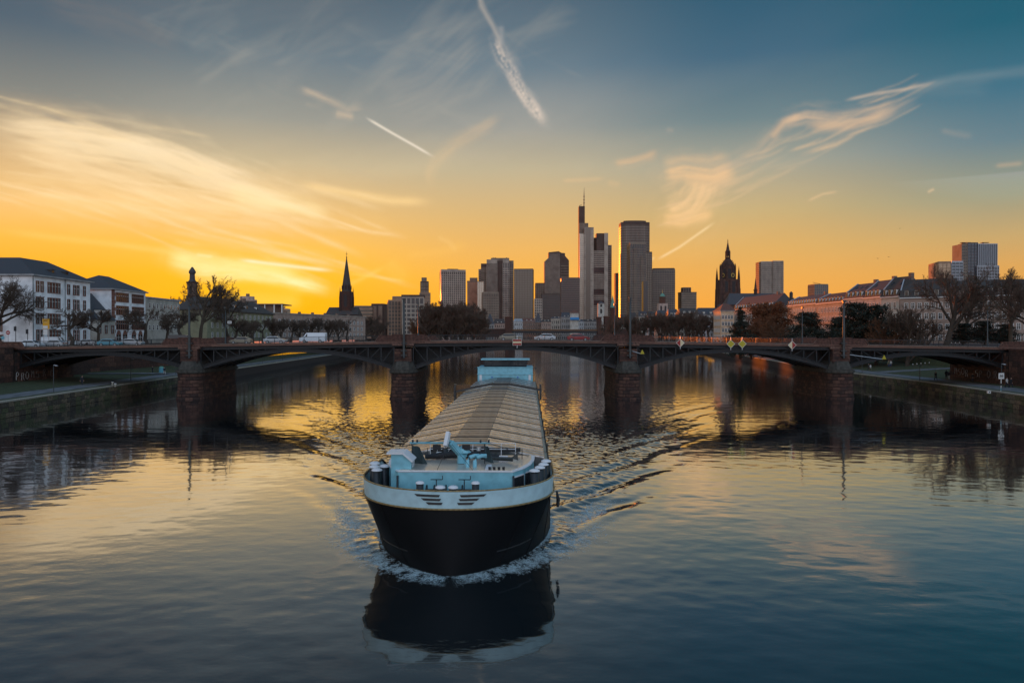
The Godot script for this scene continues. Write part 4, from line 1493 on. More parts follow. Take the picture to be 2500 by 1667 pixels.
	for x in [1.95, 2.2, 2.45, 2.7]:
		g = Geo.new(); g.ngon(0.065, 8, 4.86, 5.02, 1.25, Vector2(x - 0.15, -3.15)); part(t, "mooring_cup", g.mesh(), M.dark)
	g = Geo.new(); g.b2(1.55, 1.85, 4.86, 4.89, -4.8, -3.2); part(t, "roof_cleat_plate", g.mesh(), M.pale_paint)
	for x in [-2.0, 3.5]:
		g = Geo.new(); g.rod(Vector3(x, 4.86, -6.8), Vector3(x, 5.5, -6.8), 0.025, 5); part(t, "stanchion", g.smooth(), M.black_paint)
	# bollards with pale caps
	for b in [[-4.42, -4.1, 0.26, 4.72], [-4.7, -4.8, 0.26, 4.78], [-4.86, -5.7, 0.26, 4.82], [-4.2, -5.2, 0.26, 4.74], [4.2, -3.7, 0.25, 4.78], [4.5, -4.5, 0.25, 4.82], [4.72, -5.3, 0.25, 4.86], [4.88, -6.2, 0.25, 4.9], [-1.62, -0.95, 0.19, 4.62], [1.2, -0.95, 0.19, 4.62], [-0.55, -0.62, 0.22, 4.46], [0.1, -0.62, 0.22, 4.46]]:
		var n := Node3D.new()
		n.name = "bollard"
		t.add_child(n, true)
		n.position = Vector3(b[0], 3.42, b[1])
		g = Geo.new(); g.tube(PackedVector3Array([Vector3.ZERO, Vector3(0, b[3] - 3.5, 0)]), PackedFloat32Array([b[2], b[2]]), 12); part(n, "post", g.smooth(), M.black_paint)
		g = Geo.new(); g.tube(PackedVector3Array([Vector3(0, b[3] - 3.5, 0), Vector3(0, b[3] - 3.44, 0), Vector3(0, b[3] - 3.38, 0)]), PackedFloat32Array([b[2] * 1.15, b[2] * 1.15, b[2] * 0.7]), 12); part(n, "cap", g.smooth(), M.pale_paint)
	# anchor winches
	for w in [[-0.9, 1.0], [0.55, 1.0]]:
		var n := Node3D.new()
		n.name = "anchor_winch"
		t.add_child(n, true)
		n.position = Vector3(w[0], 3.42, -1.9)
		g = Geo.new(); g.rod(Vector3(-0.5, 0.5, 0), Vector3(0.5, 0.5, 0), 0.16, 10); part(n, "drum", g.smooth(), M.chain)
		for x in [-0.5, -0.1, 0.5]:
			g = Geo.new(); g.rod(Vector3(x - 0.03, 0.5, 0), Vector3(x + 0.03, 0.5, 0), 0.38, 12); part(n, "flange", g.smooth(), M.black_paint)
		g = Geo.new(); g.b2(-0.45, 0.45, 0, 0.3, -0.3, 0.3); part(n, "bed", g.mesh(), M.black_paint)
		g = Geo.new(); g.rod(Vector3(0.0, 0.6, 0), Vector3(0.0, 1.15, 0), 0.03, 6); g.rod(Vector3(-0.3, 1.15, 0), Vector3(0.32, 1.15, 0), 0.025, 6); g.rod(Vector3(0.32, 1.15, 0), Vector3(0.32, 1.35, 0), 0.025, 6); part(n, "crank", g.smooth(), M.black_paint)
	# stays, coiled ropes, hand rail and small clutter
	for c in [[Vector3(-2.7, 6.02, -5.1), Vector3(-4.0, 4.86, -7.8)], [Vector3(1.7, 6.02, -5.1), Vector3(3.9, 4.86, -7.8)], [Vector3(-0.5, 6.1, -5.0), Vector3(-1.0, 4.86, -3.1)], [Vector3(-0.5, 6.1, -5.0), Vector3(0.9, 4.86, -3.1)]]:
		g = Geo.new(); g.rod(c[0], c[1], 0.014, 4); part(t, "stay", g.mesh(), M.dark)
	for c in [[-2.9, -1.95, 0.32], [2.35, -1.9, 0.3], [3.2, -2.6, 0.26]]:
		for k in 4:
			g = Geo.new()
			var loop := PackedVector3Array()
			var lr := PackedFloat32Array()
			for a in 15:
				loop.append(Vector3(c[0] + cos(TAU * a / 14) * c[2] * (1.0 - 0.05 * k), 3.47 + k * 0.07, c[1] + sin(TAU * a / 14) * c[2])); lr.append(0.04)
			g.tube(loop, lr, 5, false); part(t, "rope_coil", g.smooth(), M.gangway)
	for i in 7:
		var hx_ := -2.0 + i * 0.85
		g = Geo.new(); g.rod(Vector3(hx_, 4.86, -8.1), Vector3(hx_, 5.62, -8.1), 0.02, 5); part(t, "rail_post", g.mesh(), M.pale_paint)
	for y in [5.25, 5.6]:
		g = Geo.new(); g.rod(Vector3(-2.0, y, -8.1), Vector3(3.1, y, -8.1), 0.018, 5); part(t, "hand_rail", g.mesh(), M.pale_paint)
	for b in [[2.2, -6.2, 0.5, 0.3], [-1.5, -7.2, 0.6, 0.35], [0.9, -7.4, 0.4, 0.25]]:
		g = Geo.new(); g.b2(b[0], b[0] + b[2], 4.86, 4.86 + b[3], b[1], b[1] + 0.4); part(t, "deck_locker", g.mesh(), M.pale_paint)
	# weld seams of the shell plating
	for side in [-1, 1]:
		for s0 in [1.6, 3.8, 6.8, 10.0, 15.0, 20.0]:
			g = Geo.new()
			for k in 6:
				var w0 := 0.1 + k * 0.15
				var p0 := Vector3(side * (lerpf(barge_beam(s0), deck_half(s0), pow(w0, 0.95)) + 0.006), lerpf(-0.6, 3.4, w0), -s0)
				var w1 := w0 + 0.15
				var p1 := Vector3(side * (lerpf(barge_beam(s0), deck_half(s0), pow(w1, 0.95)) + 0.006), lerpf(-0.6, 3.4, w1), -s0)
				g.bar(p0, p1, 0.03, 0.02)
			part(t, "weld_seam", g.mesh(), M.hull_black)
	# hatch gantry two thirds aft
	g = Geo.new()
	for z in [-66.0, -66.8]:
		g.bar(Vector3(-6.0, 4.5, z), Vector3(-1.4, 5.5, z), 0.2, 0.24)
		g.bar(Vector3(-1.4, 5.5, z), Vector3(1.4, 5.5, z), 0.2, 0.24)
		g.bar(Vector3(1.4, 5.5, z), Vector3(5.5, 4.75, z), 0.2, 0.24)
	part(t, "gantry_beam", g.mesh(), M.black_paint)
	for x in [-6.0, 5.5]:
		g = Geo.new(); g.b2(x - 0.13, x + 0.13, 3.4, 5.5, -66.9, -65.9); part(t, "gantry_leg", g.mesh(), M.black_paint)
	g = Geo.new(); g.extrude(PackedVector2Array([Vector2(-5.9, 4.6), Vector2(-4.0, 5.05), Vector2(-3.9, 5.35), Vector2(-4.2, 5.45), Vector2(-5.9, 5.4)]), -66.7, -66.1); part(t, "gantry_winch_case", g.mesh(), M.rust)
	# stern house and wheelhouse
	g = Geo.new()
	g.b2(-4.6, 4.6, 3.4, 6.75, -101.0, -91.6)
	part(t, "stern_house", g.mesh(), M.house_shade_teal)
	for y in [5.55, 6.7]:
		g = Geo.new(); g.b2(-4.68, 4.68, y, y + 0.12, -91.7, -91.5); part(t, "panel_rail", g.mesh(), M.house_shade_teal)
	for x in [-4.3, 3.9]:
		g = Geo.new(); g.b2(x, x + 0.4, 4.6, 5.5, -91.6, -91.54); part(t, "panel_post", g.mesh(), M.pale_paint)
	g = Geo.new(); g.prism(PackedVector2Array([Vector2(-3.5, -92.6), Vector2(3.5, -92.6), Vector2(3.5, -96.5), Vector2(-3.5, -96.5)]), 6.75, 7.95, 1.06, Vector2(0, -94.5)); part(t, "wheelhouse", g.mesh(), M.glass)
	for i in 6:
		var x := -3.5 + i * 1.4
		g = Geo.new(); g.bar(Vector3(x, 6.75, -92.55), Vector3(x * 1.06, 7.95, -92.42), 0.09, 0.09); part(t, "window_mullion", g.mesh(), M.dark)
	g = Geo.new(); g.b2(-4.1, 4.1, 7.95, 8.16, -97.0, -92.0); part(t, "wheelhouse_roof", g.mesh(), M.house_shade_teal)
	for x in [-5.1, 5.1]:
		g = Geo.new(); g.rod(Vector3(x * 0.9, 6.6, -92), Vector3(x, 6.7, -92), 0.05, 6); g.b2(x - 0.15, x + 0.15, 6.45, 6.75, -92.2, -91.9); part(t, "deck_light", g.mesh(), M.black_paint)
	for x in [-2.2, 2.1]:
		g = Geo.new(); g.ngon(0.12, 8, 5.02, 5.2, 1.0, Vector2(x, -91.3)); part(t, "blue_marker", g.mesh(), M.blue_lamp)
	# fender and ladder hanging on the side
	g = Geo.new(); g.tube(PackedVector3Array([Vector3(5.55, 2.2, -6.4), Vector3(5.58, 2.6, -6.4), Vector3(5.5, 3.1, -6.4)]), PackedFloat32Array([0.08, 0.11, 0.05]), 8); part(t, "fender", g.smooth(), M.dark)
	build_foam()

func build_foam() -> void:
	# bow wave: broken water thrown along the waterline, and flecks in it
	var fm := mk("foam", 0.5, 0.66, 0.72, 0.7)
	var t := thing("bow_wave_foam", "white broken water curling along the barge's bow waterline", "foam", Vector3(BARGE_X, 0, -BARGE_D), -BARGE_TURN)
	t.set_meta("kind", "stuff")
	var mm := MultiMesh.new()
	mm.transform_format = MultiMesh.TRANSFORM_3D
	var g := Geo.new()
	g.v = PackedVector3Array()
	# a drop: stretched octahedron
	var o := [Vector3(1, 0, 0), Vector3(-1, 0, 0), Vector3(0, 0.45, 0), Vector3(0, -0.45, 0), Vector3(0, 0, 0.4), Vector3(0, 0, -0.4)]
	for f in [[0, 2, 4], [4, 2, 1], [1, 2, 5], [5, 2, 0], [0, 4, 3], [4, 1, 3], [1, 5, 3], [5, 0, 3]]:
		g.tri(o[f[0]], o[f[1]], o[f[2]])
	mm.mesh = g.smooth()
	var clump := FastNoiseLite.new()
	clump.seed = 3
	clump.frequency = 0.9
	clump.fractal_octaves = 3
	var tr: Array[Transform3D] = []
	for i in 90000:
		var side := -1.0 if rng.randf() < 0.5 else 1.0
		var s := pow(rng.randf(), 1.05) * 24.0
		var w := barge_beam(s)
		var e := 0.05
		var tan := Vector2(barge_beam(s + e) - w, e).normalized()
		# outward from the waterline: across the ship and, at the stem, ahead
		var nrm := Vector3(side * tan.y, 0, tan.x)
		var band := 0.5 + s * 0.16
		var off := absf(rng.randfn(band, 0.3 + s * 0.035)) if rng.randf() < 0.72 else absf(rng.randfn(0.05, 0.16))
		var keep := (1.0 - smoothstep(5.0, 24.0, s)) * 0.95 + 0.05
		keep *= clampf(0.62 + 1.1 * clump.get_noise_2d(s * 2.2 + side * 50.0, off * 1.1), 0.0, 1.0)
		if rng.randf() > keep: continue
		var p := Vector3(side * w, 0, -s) + nrm * off
		p.y = 0.14 * exp(-pow((off - 0.35) / 0.75, 2.0)) * (1.0 - smoothstep(5.0, 14.0, s)) + rng.randf_range(-0.05, 0.035)
		var bs := Basis(nrm, Vector3.UP, nrm.cross(Vector3.UP)).rotated(Vector3.UP, rng.randf_range(-0.35, 0.35))
		var sz := rng.randf_range(0.35, 1.0)
		tr.append(Transform3D(bs.scaled_local(Vector3(rng.randf_range(0.05, 0.16), 0.016, 0.016) * sz), p))
	mm.instance_count = tr.size()
	for i in tr.size():
		mm.set_instance_transform(i, tr[i])
	var mi := MultiMeshInstance3D.new()
	mi.name = "foam_flecks"
	mi.multimesh = mm
	mi.material_override = fm
	mi.set_meta("kind", "stuff")
	t.add_child(mi)
# ---------------------------------------------------------------- houses on the banks
# a box building seen from outside: its front runs from a (its left end) to b (its right end), both (x, d)
func block(called: String, label: String, a: Vector2, b: Vector2, deep: float, y0: float, y1: float, mt: Material, category := "building", group := "") -> Node3D:
	var p := Vector3(a.x, y0, -a.y)
	var q := Vector3(b.x, y0, -b.y)
	var dir := (q - p).normalized()
	var t := thing(called, label, category, p, atan2(-dir.z, dir.x), group)
	var w := p.distance_to(q)
	t.set_meta("wide", w)
	var g := Geo.new()
	g.b2(0, w, 0, y1 - y0, -deep, 0)
	part(t, "wall", g.mesh(), mt)
	return t

# one window: surround as the part, pane and glazing bars as its sub-parts
func window(t: Node3D, x: float, y: float, w: float, h: float, frame: Material, face := Transform3D.IDENTITY, bars := 1, pane: Material = null, arched := false) -> void:
	var key := "%.2f_%.2f_%d_%s" % [w, h, bars, arched]
	if not wcache.has(key):
		var g := Geo.new()
		var e := 0.16
		g.b2(-w / 2 - e, -w / 2, -e, h + e, 0, 0.11)
		g.b2(w / 2, w / 2 + e, -e, h + e, 0, 0.11)
		g.b2(-w / 2, w / 2, h, h + e, 0, 0.11)
		g.b2(-w / 2, w / 2, -e, 0, 0, 0.16)
		if arched:
			for k in 8:
				var a0 := PI * k / 8
				var a1 := PI * (k + 1) / 8
				var r := w / 2 + e
				g.quad(Vector3(0, h, 0.1), Vector3(cos(a0) * r, h + sin(a0) * r, 0.1), Vector3(cos(a1) * r, h + sin(a1) * r, 0.1), Vector3(0, h, 0.1))
		var p := Geo.new()
		p.b2(-w / 2, w / 2, 0, h, 0.012, 0.03)
		var c := Geo.new()
		for k in bars:
			var bx := -w / 2 + w * (k + 1) / (bars + 1)
			c.b2(bx - 0.05, bx + 0.05, 0, h, 0.03, 0.07)
		c.b2(-w / 2, w / 2, h * 0.66 - 0.05, h * 0.66 + 0.05, 0.032, 0.068)
		wcache[key] = [g.mesh(), p.mesh(), c.mesh()]
	var m: Array = wcache[key]
	var o := MeshInstance3D.new()
	o.name = "window"
	o.mesh = m[0]
	o.material_override = frame
	t.add_child(o, true)
	o.transform = face * Transform3D(Basis.IDENTITY, Vector3(x, y, 0.004))
	part(o, "pane", m[1], pane if pane else M.glass)
	part(o, "glazing_bars", m[2], M.frame_white)

func grid(t: Node3D, xs: Array, ys: Array, w: float, h: float, frame: Material, face := Transform3D.IDENTITY, bars := 1, skip := 0.0, pane: Material = null) -> void:
	for y in ys:
		for x in xs:
			if skip > 0 and rng.randf() < skip: continue
			window(t, x, y, w, h, frame, face, bars, pane)

func span_of(a: float, b: float, n: int) -> Array:
	var r := []
	for i in n:
		r.append(a + (b - a) * (i + 0.5) / n)
	return r

# windows too small to pick apart: one joined part
func far_windows(t: Node3D, w: float, cols: int, rows: int, y0: float, pitch: float, ww: float, wh: float, face := Transform3D.IDENTITY, mt: Material = null, margin := 0.6) -> void:
	var g := Geo.new()
	for r in rows:
		for c in cols:
			var x := margin + (w - 2 * margin) * (c + 0.5) / cols
			g.b2(x - ww / 2, x + ww / 2, y0 + r * pitch, y0 + r * pitch + wh, 0.004, 0.03)
	var o := part(t, "windows", g.mesh(), mt if mt else M.glass)
	o.transform = face
	stuff(o)

func side_face(deep: float) -> Transform3D:
	# the end wall at x = 0, looking along -x
	return Transform3D(Basis(Vector3.UP, -PI / 2), Vector3(0, 0, -deep))
func end_face(w: float) -> Transform3D:
	return Transform3D(Basis(Vector3.UP, PI / 2), Vector3(w, 0, 0))

func hip_roof(t: Node3D, w: float, deep: float, y: float, h: float, over: float, in0: float, in1: float, mt: Material, called := "roof") -> MeshInstance3D:
	var g := Geo.new()
	var a := Vector3(-over, y, over)
	var b := Vector3(w + over, y, over)
	var c := Vector3(w + over, y, -deep - over)
	var d := Vector3(-over, y, -deep - over)
	var r0 := Vector3(in0, y + h, -deep / 2)
	var r1 := Vector3(w - in1, y + h, -deep / 2)
	g.quad(a, b, r1, r0); g.quad(c, d, r0, r1); g.tri(b, c, r1); g.tri(d, a, r0)
	g.quad(a, d, c, b)
	var e := Geo.new()
	e.b2(-over - 0.08, w + over + 0.08, y - 0.3, y - 0.02, -deep - over - 0.08, over + 0.08)
	part(t, "eaves", e.mesh(), M.slate_brown if mt == M.slate_brown else M.grey_wall)
	return part(t, called, g.mesh(), mt)

func flat_roof(t: Node3D, w: float, deep: float, y: float, mt: Material) -> void:
	var g := Geo.new()
	g.b2(-0.3, w + 0.3, y, y + 0.45, -deep - 0.3, 0.3)
	part(t, "roof", g.mesh(), mt)

func dormer(roof: Node3D, x: float, y: float, z: float, w: float, h: float, wall: Material, cap: Material) -> void:
	var key := "dormer%.2f%.2f" % [w, h]
	if not wcache.has(key):
		var g := Geo.new()
		g.b2(-w / 2, w / 2, 0, h, -1.6, 0)
		var p := Geo.new()
		p.b2(-w / 2 + 0.14, w / 2 - 0.14, 0.12, h - 0.16, 0.004, 0.03)
		var c := Geo.new()
		c.b2(-w / 2 - 0.14, w / 2 + 0.14, h, h + 0.16, -1.75, 0.18)
		wcache[key] = [g.mesh(), p.mesh(), c.mesh()]
	var m: Array = wcache[key]
	var d := part(roof, "dormer", m[0], wall, Vector3(x, y, z))
	part(d, "pane", m[1], M.glass)
	part(d, "dormer_roof", m[2], cap)

func build_left_bank() -> void:
	var L := 9.75
	# white school, a wing to the street and a wing along the river
	var t := block("school_building", "large white plastered school with dark hipped slate roof and sandstone window frames", Vector2(-111, 180), Vector2(-111, 204.6), 16, L, 26.3, M.white_wall)
	var w := 24.6
	var ys := [1.2, 5.1, 8.9, 12.6]
	for y in ys:
		for x in [1.9, 3.6, 6.4, 7.8, 9.1, 10.4, 14.6, 17.2, 18.8, 21.8]:
			window(t, x, y + 0.1, 0.95, 2.3, M.frame_sand)
	var sf := side_face(16)
	var g := Geo.new()
	g.b2(-24, 0, 0, 16.55, -14, 0)
	var wing := part(t, "street_wing", g.mesh(), M.white_wall)
	wing.transform = sf
	for y in ys:
		for x in [-15.0, -12.6, -9.4, -7.0, 3.0]:
			window(t, x + 0.0, y, 1.0, 2.3, M.frame_sand, sf)
	window(t, 8.0, 1.0, 2.2, 1.4, M.frame_sand, sf)
	window(t, 8.2, 3.4, 1.4, 2.6, M.frame_sand, sf)
	# the L-shaped roof
	var r := Geo.new()
	var y0 := 16.55
	var y1 := 21.2
	var o := 0.7
	var k0 := Vector3(-o, y0, o)
	var k1 := Vector3(w + o, y0, o)
	var rA := Vector3(8, y1, -8)
	var rB := Vector3(w - 5.5, y1, -8)
	r.quad(k0, k1, rB, rA)
	r.tri(k1, Vector3(w + o, y0, -16 - o), rB)
	r.quad(Vector3(w + o, y0, -16 - o), Vector3(15, y0, -16 - o), rA, rB)
	var far0 := Vector3(-o, y0, -41)
	r.quad(far0, k0, rA, Vector3(8, y1, -41))
	r.quad(Vector3(15, y0, -16 - o), Vector3(15, y0, -41), Vector3(8, y1, -41), rA)
	var roof := part(t, "roof", r.mesh(), M.slate)
	var e := Geo.new()
	e.b2(-0.8, w + 0.8, y0 - 0.35, y0 - 0.02, -16.8, 0.8)
	e.b2(-0.8, 15, y0 - 0.35, y0 - 0.021, -41, -16.8)
	part(t, "eaves", e.mesh(), M.grey_wall)
	for x in [10.5, 16.5]:
		dormer(roof, x, y0 + 1.1, -1.4, 1.1, 0.7, M.slate_brown, M.slate)
	for x in [0.1, 13.0]:
		var p := Geo.new(); p.rod(Vector3(x, 0, 0.12), Vector3(x, 16.2, 0.12), 0.07, 6); part(t, "downpipe", p.mesh(), M.pole)
	# slate-hung link house
	t = block("link_house", "low link house with steep dark slate mansard between the two white schools", Vector2(-109.5, 205), Vector2(-109.5, 214.5), 12, L, 16.2, M.cream_wall)
	g = Geo.new()
	g.extrude(PackedVector2Array([Vector2(0.4, 6.45), Vector2(-11, 6.45), Vector2(-11, 14), Vector2(-6.5, 14.0), Vector2(-2.6, 9.6)]), 0, 9.5)
	var mr := part(t, "mansard_roof", g.mesh(), M.slate)
	mr.rotation.y = -PI / 2
	mr.position = Vector3(9.5, 0, 0)
	mr.scale = Vector3(1, 1, 1)
	for x in [2.8, 6.6]:
		dormer(t, x, 7.3, -0.3, 1.2, 1.9, M.frame_white, M.slate)
	for x in [1.5, 4.7, 8.0]:
		window(t, x, 3.0, 1.0, 2.0, M.frame_sand)
	# second school with banded windows
	t = block("school_annexe", "white school annexe with sandstone quoins and wide banded windows under hipped roof", Vector2(-111, 215.5), Vector2(-111, 235.5), 15, L, 25.2, M.white_wall)
	for y in [4.2, 8.3, 12.0]:
		for c in [[2.4, 9.6], [11.4, 18.8]]:
			for x in span_of(c[0], c[1], 6):
				window(t, x, y, 0.85, 2.35, M.frame_sand, Transform3D.IDENTITY, 0)
	for x in [3.8, 7.4, 12.6, 16.6]:
		window(t, x, 0.4, 2.2, 2.2, M.frame_sand, Transform3D.IDENTITY, 1, null, true)
	for k in 15:
		g = Geo.new()
		g.b2(0.0, 1.5 + 0.5 * (k % 2), k * 1.03, k * 1.03 + 0.98, 0.003, 0.16)
		part(t, "quoin", g.mesh(), M.frame_sand)
	hip_roof(t, 20, 15, 15.45, 4.2, 0.6, 7.5, 7.0, M.slate)
	# flat white block
	t = block("office_block", "plain flat-roofed pale block with small square windows behind bare trees", Vector2(-112, 238), Vector2(-112, 262), 14, L, 23.6, M.cream_wall)
	grid(t, span_of(1, 24, 9), [4.2, 7.6, 11.0], 0.9, 1.3, M.frame_white, Transform3D.IDENTITY, 0)
	flat_roof(t, 24, 14, 13.85, M.grey_wall)
	g = Geo.new(); g.b2(3, 3.8, 14.3, 16.2, -4, -3.2); part(t, "chimney", g.mesh(), M.brown_wall)
	# olive house with dark hipped roof and dormers
	t = block("olive_house", "olive plastered house with long dark roof and pale dormers", Vector2(-111, 283), Vector2(-108, 352), 13, L, 21.8, M.olive_wall)
	w = t.get_meta("wide")
	grid(t, span_of(2, w - 2, 14), [1.8, 5.4, 9.0], 1.1, 1.7, M.frame_white)
	var rf := hip_roof(t, w, 13, 12.05, 5.0, 0.6, 5, 6, M.slate_brown)
	for x in [18.0, 30.0, 42.0, 54.0]:
		dormer(rf, x, 13.2, -1.6, 1.9, 1.5, M.frame_white, M.slate_brown)
	for x in [24.0, 36.0, 48.0]:
		g = Geo.new(); g.b2(x, x + 0.9, 15.5, 18.2, -6, -4.8); part(t, "chimney", g.mesh(), M.brown_wall)
	# concrete frame behind it
	t = block("frame_building", "red-brown building with exposed white concrete frame and flat overhanging roof", Vector2(-126.5, 384), Vector2(-117, 384), 14, L, 27.3, M.brown_wall)
	g = Geo.new(); g.b2(-1, 13.5, 17.6, 18.1, -15, 1.5); part(t, "roof", g.mesh(), M.brown_wall)
	for x in [0.0, 4.6, 9.2, 13.0]:
		g = Geo.new(); g.b2(x, x + 0.45, 0, 17.6, 1.0, 1.45); part(t, "column", g.mesh(), M.frame_white)
	for y in [4.4, 8.8, 13.0]:
		g = Geo.new(); g.b2(0, 13.4, y, y + 0.4, 0.9, 1.4); part(t, "floor_beam", g.mesh(), M.frame_white)
	# round-cornered tower block
	t = thing("apartment_tower", "pinkish octagonal apartment tower top in front of the sun", "building", Vector3(hx(603, 830), 6, -830))
	g = Geo.new(); g.ngon(10.0, 10, 0, 44.5); g.ngon(7.5, 8, 44.5, 48.0); part(t, "wall", g.mesh(), M.pink_wall)
	g = Geo.new(); g.b2(-1, 2, 48, 51, -2, 1); part(t, "roof_hut", g.mesh(), M.brown_wall)
	g = Geo.new()
	for y in 13: g.ngon(10.08, 10, 3 + y * 3.2, 4.6 + y * 3.2)
	stuff(part(t, "window_bands", g.mesh(), M.glass_warm))
	for s in [[668, 683, 748, 700, "orange-lit stepped slab block far behind the long terrace"], [683, 698, 753, 720, "low orange-lit slab block beside the stepped one"]]:
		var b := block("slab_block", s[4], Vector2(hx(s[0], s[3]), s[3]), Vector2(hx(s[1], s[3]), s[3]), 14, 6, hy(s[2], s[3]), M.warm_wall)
		far_windows(b, b.get_meta("wide"), 5, 10, 3, 3.2, 0.8, 1.5)
	# long terrace
	t = block("long_terrace", "long low pale apartment terrace with flat roof along the river street", Vector2(-112, 366), Vector2(-83, 440), 12, L, 22.6, M.old_pink_wall)
	w = t.get_meta("wide")
	grid(t, span_of(2, w - 2, 20), [2.0, 5.3, 8.6], 1.2, 1.6, M.frame_white, Transform3D.IDENTITY, 1)
	flat_roof(t, w, 12, 12.85, M.old_cream_wall)
	for i in 7:
		g = Geo.new(); g.b2(4 + i * 11.0, 5.2 + i * 11.0, 13.3, 14.4, -6, -5); part(t, "chimney", g.mesh(), M.brown_wall)
	# onion-domed church tower
	var d := 420.0
	t = thing("onion_dome_church", "brown church tower with stepped cornices and small onion dome behind bare trees", "church", Vector3(hx(469, d), L, -d))
	var y := hy(740, d) - L
	g = Geo.new(); g.ngon(3.2, 4, 0, y + 3.5, 1.0, Vector2.ZERO, 0.0); g.ngon(2.5, 8, y + 3.5, y + 11.0); part(t, "tower", g.mesh(), M.brown_wall)
	g = Geo.new(); g.ngon(3.3, 8, y + 3.3, y + 4.0); g.ngon(3.1, 8, y + 10.6, y + 11.5); part(t, "cornice", g.mesh(), M.sand_b)
	var base := y + 11.5
	var top := hy(665, d) - L
	g = Geo.new()
	var pr := [[base, 2.2], [base + 1.2, 1.45], [base + 4.2, 1.3], [base + 4.6, 1.75], [base + 5.6, 1.8], [base + 6.8, 1.1], [base + 8.0, 0.35], [top, 0.08]]
	for k in pr.size() - 1:
		g.ngon(pr[k][1], 10, pr[k][0], pr[k + 1][0], pr[k + 1][1] / pr[k][1])
	part(t, "dome", g.mesh(), M.slate)
	g = Geo.new(); g.b2(-0.5, 0.5, top - 1.6, top - 1.4, -0.08, 0.08); g.rod(Vector3(0, top - 1, 0), Vector3(0, top + 0.6, 0), 0.12, 5); part(t, "cross", g.mesh(), M.dark)
	for a in 4:
		g = Geo.new(); g.b2(-0.8, 0.8, y + 5.0, y + 9.0, 2.32, 2.38)
		var o2 := part(t, "belfry_opening", g.mesh(), M.dark); o2.rotation.y = a * PI / 2
	g = Geo.new(); g.b2(-14, 14, 0, y - 4, -10, 6); part(t, "nave", g.mesh(), M.brown_wall)
	# church with the needle spire
	d = 560.0
	t = thing("spire_church", "red sandstone church with slender needle spire against the sunset", "church", Vector3(hx(846, d), L, -d))
	var yb := hy(752, d) - L
	var ys0 := hy(705, d) - L
	var yt := hy(628, d) - L
	g = Geo.new(); g.ngon(5.3, 4, 0, ys0 - 2.0); part(t, "tower", g.mesh(), M.sand_a)
	g = Geo.new()
	for sx in [-1, 1]:
		for sz in [-1, 1]:
			g.ngon(1.0, 4, 0, ys0 - 6, 0.8, Vector2(sx * 3.9, sz * 3.9)); g.ngon(0.75, 4, ys0 - 6, ys0 + 1.5, 0.05, Vector2(sx * 3.9, sz * 3.9))
	part(t, "buttress", g.mesh(), M.sand_b)
	g = Geo.new(); g.ngon(3.5, 8, ys0 - 2, ys0 + 3, 0.86); g.ngon(3.0, 8, ys0 + 3, yt, 0.06); part(t, "spire", g.mesh(), M.slate_brown)
	for a in 8:
		g = Geo.new(); g.b2(-0.5, 0.5, 0, 2.2, 0, 0.6); g.tri(Vector3(-0.7, 2.2, 0.62), Vector3(0.7, 2.2, 0.62), Vector3(0, 4.0, 0.3))
		var gb := part(t, "gable", g.mesh(), M.sand_b, Vector3(sin(a * PI / 4) * 2.9, ys0 - 0.6, cos(a * PI / 4) * 2.9)); gb.rotation.y = a * PI / 4
	g = Geo.new(); g.rod(Vector3(0, yt - 0.3, 0), Vector3(0, hy(615, d) - L, 0), 0.13, 5); g.box(Vector3(0, yt + 2.2, 0), Vector3(1.5, 0.22, 0.2)); g.ngon(0.45, 6, yt - 0.4, yt + 0.3); part(t, "weathercock_cross", g.mesh(), M.dark)
	for a in 4:
		g = Geo.new(); g.b2(-1.1, 1.1, ys0 - 13, ys0 - 4.5, 3.78, 3.84)
		var o3 := part(t, "belfry_opening", g.mesh(), M.dark); o3.rotation.y = a * PI / 2
	var n0 := hx(800, d) - t.position.x
	var n1 := hx(879, d) - t.position.x
	g = Geo.new(); g.b2(n0, n1, 0, yb - 5, -8, 8); part(t, "nave", g.mesh(), M.sand_b)
	g = Geo.new()
	g.quad(Vector3(n0, yb - 5, 8.5), Vector3(n1, yb - 5, 8.5), Vector3(n1 - 1, yb + 0.6, 0), Vector3(n0 + 1, yb + 0.6, 0)); g.quad(Vector3(n1, yb - 5, -8.5), Vector3(n0, yb - 5, -8.5), Vector3(n0 + 1, yb + 0.6, 0), Vector3(n1 - 1, yb + 0.6, 0)); g.tri(Vector3(n1, yb - 5, 8.5), Vector3(n1, yb - 5, -8.5), Vector3(n1 - 1, yb + 0.6, 0))
	part(t, "nave_roof", g.mesh(), M.slate_brown)

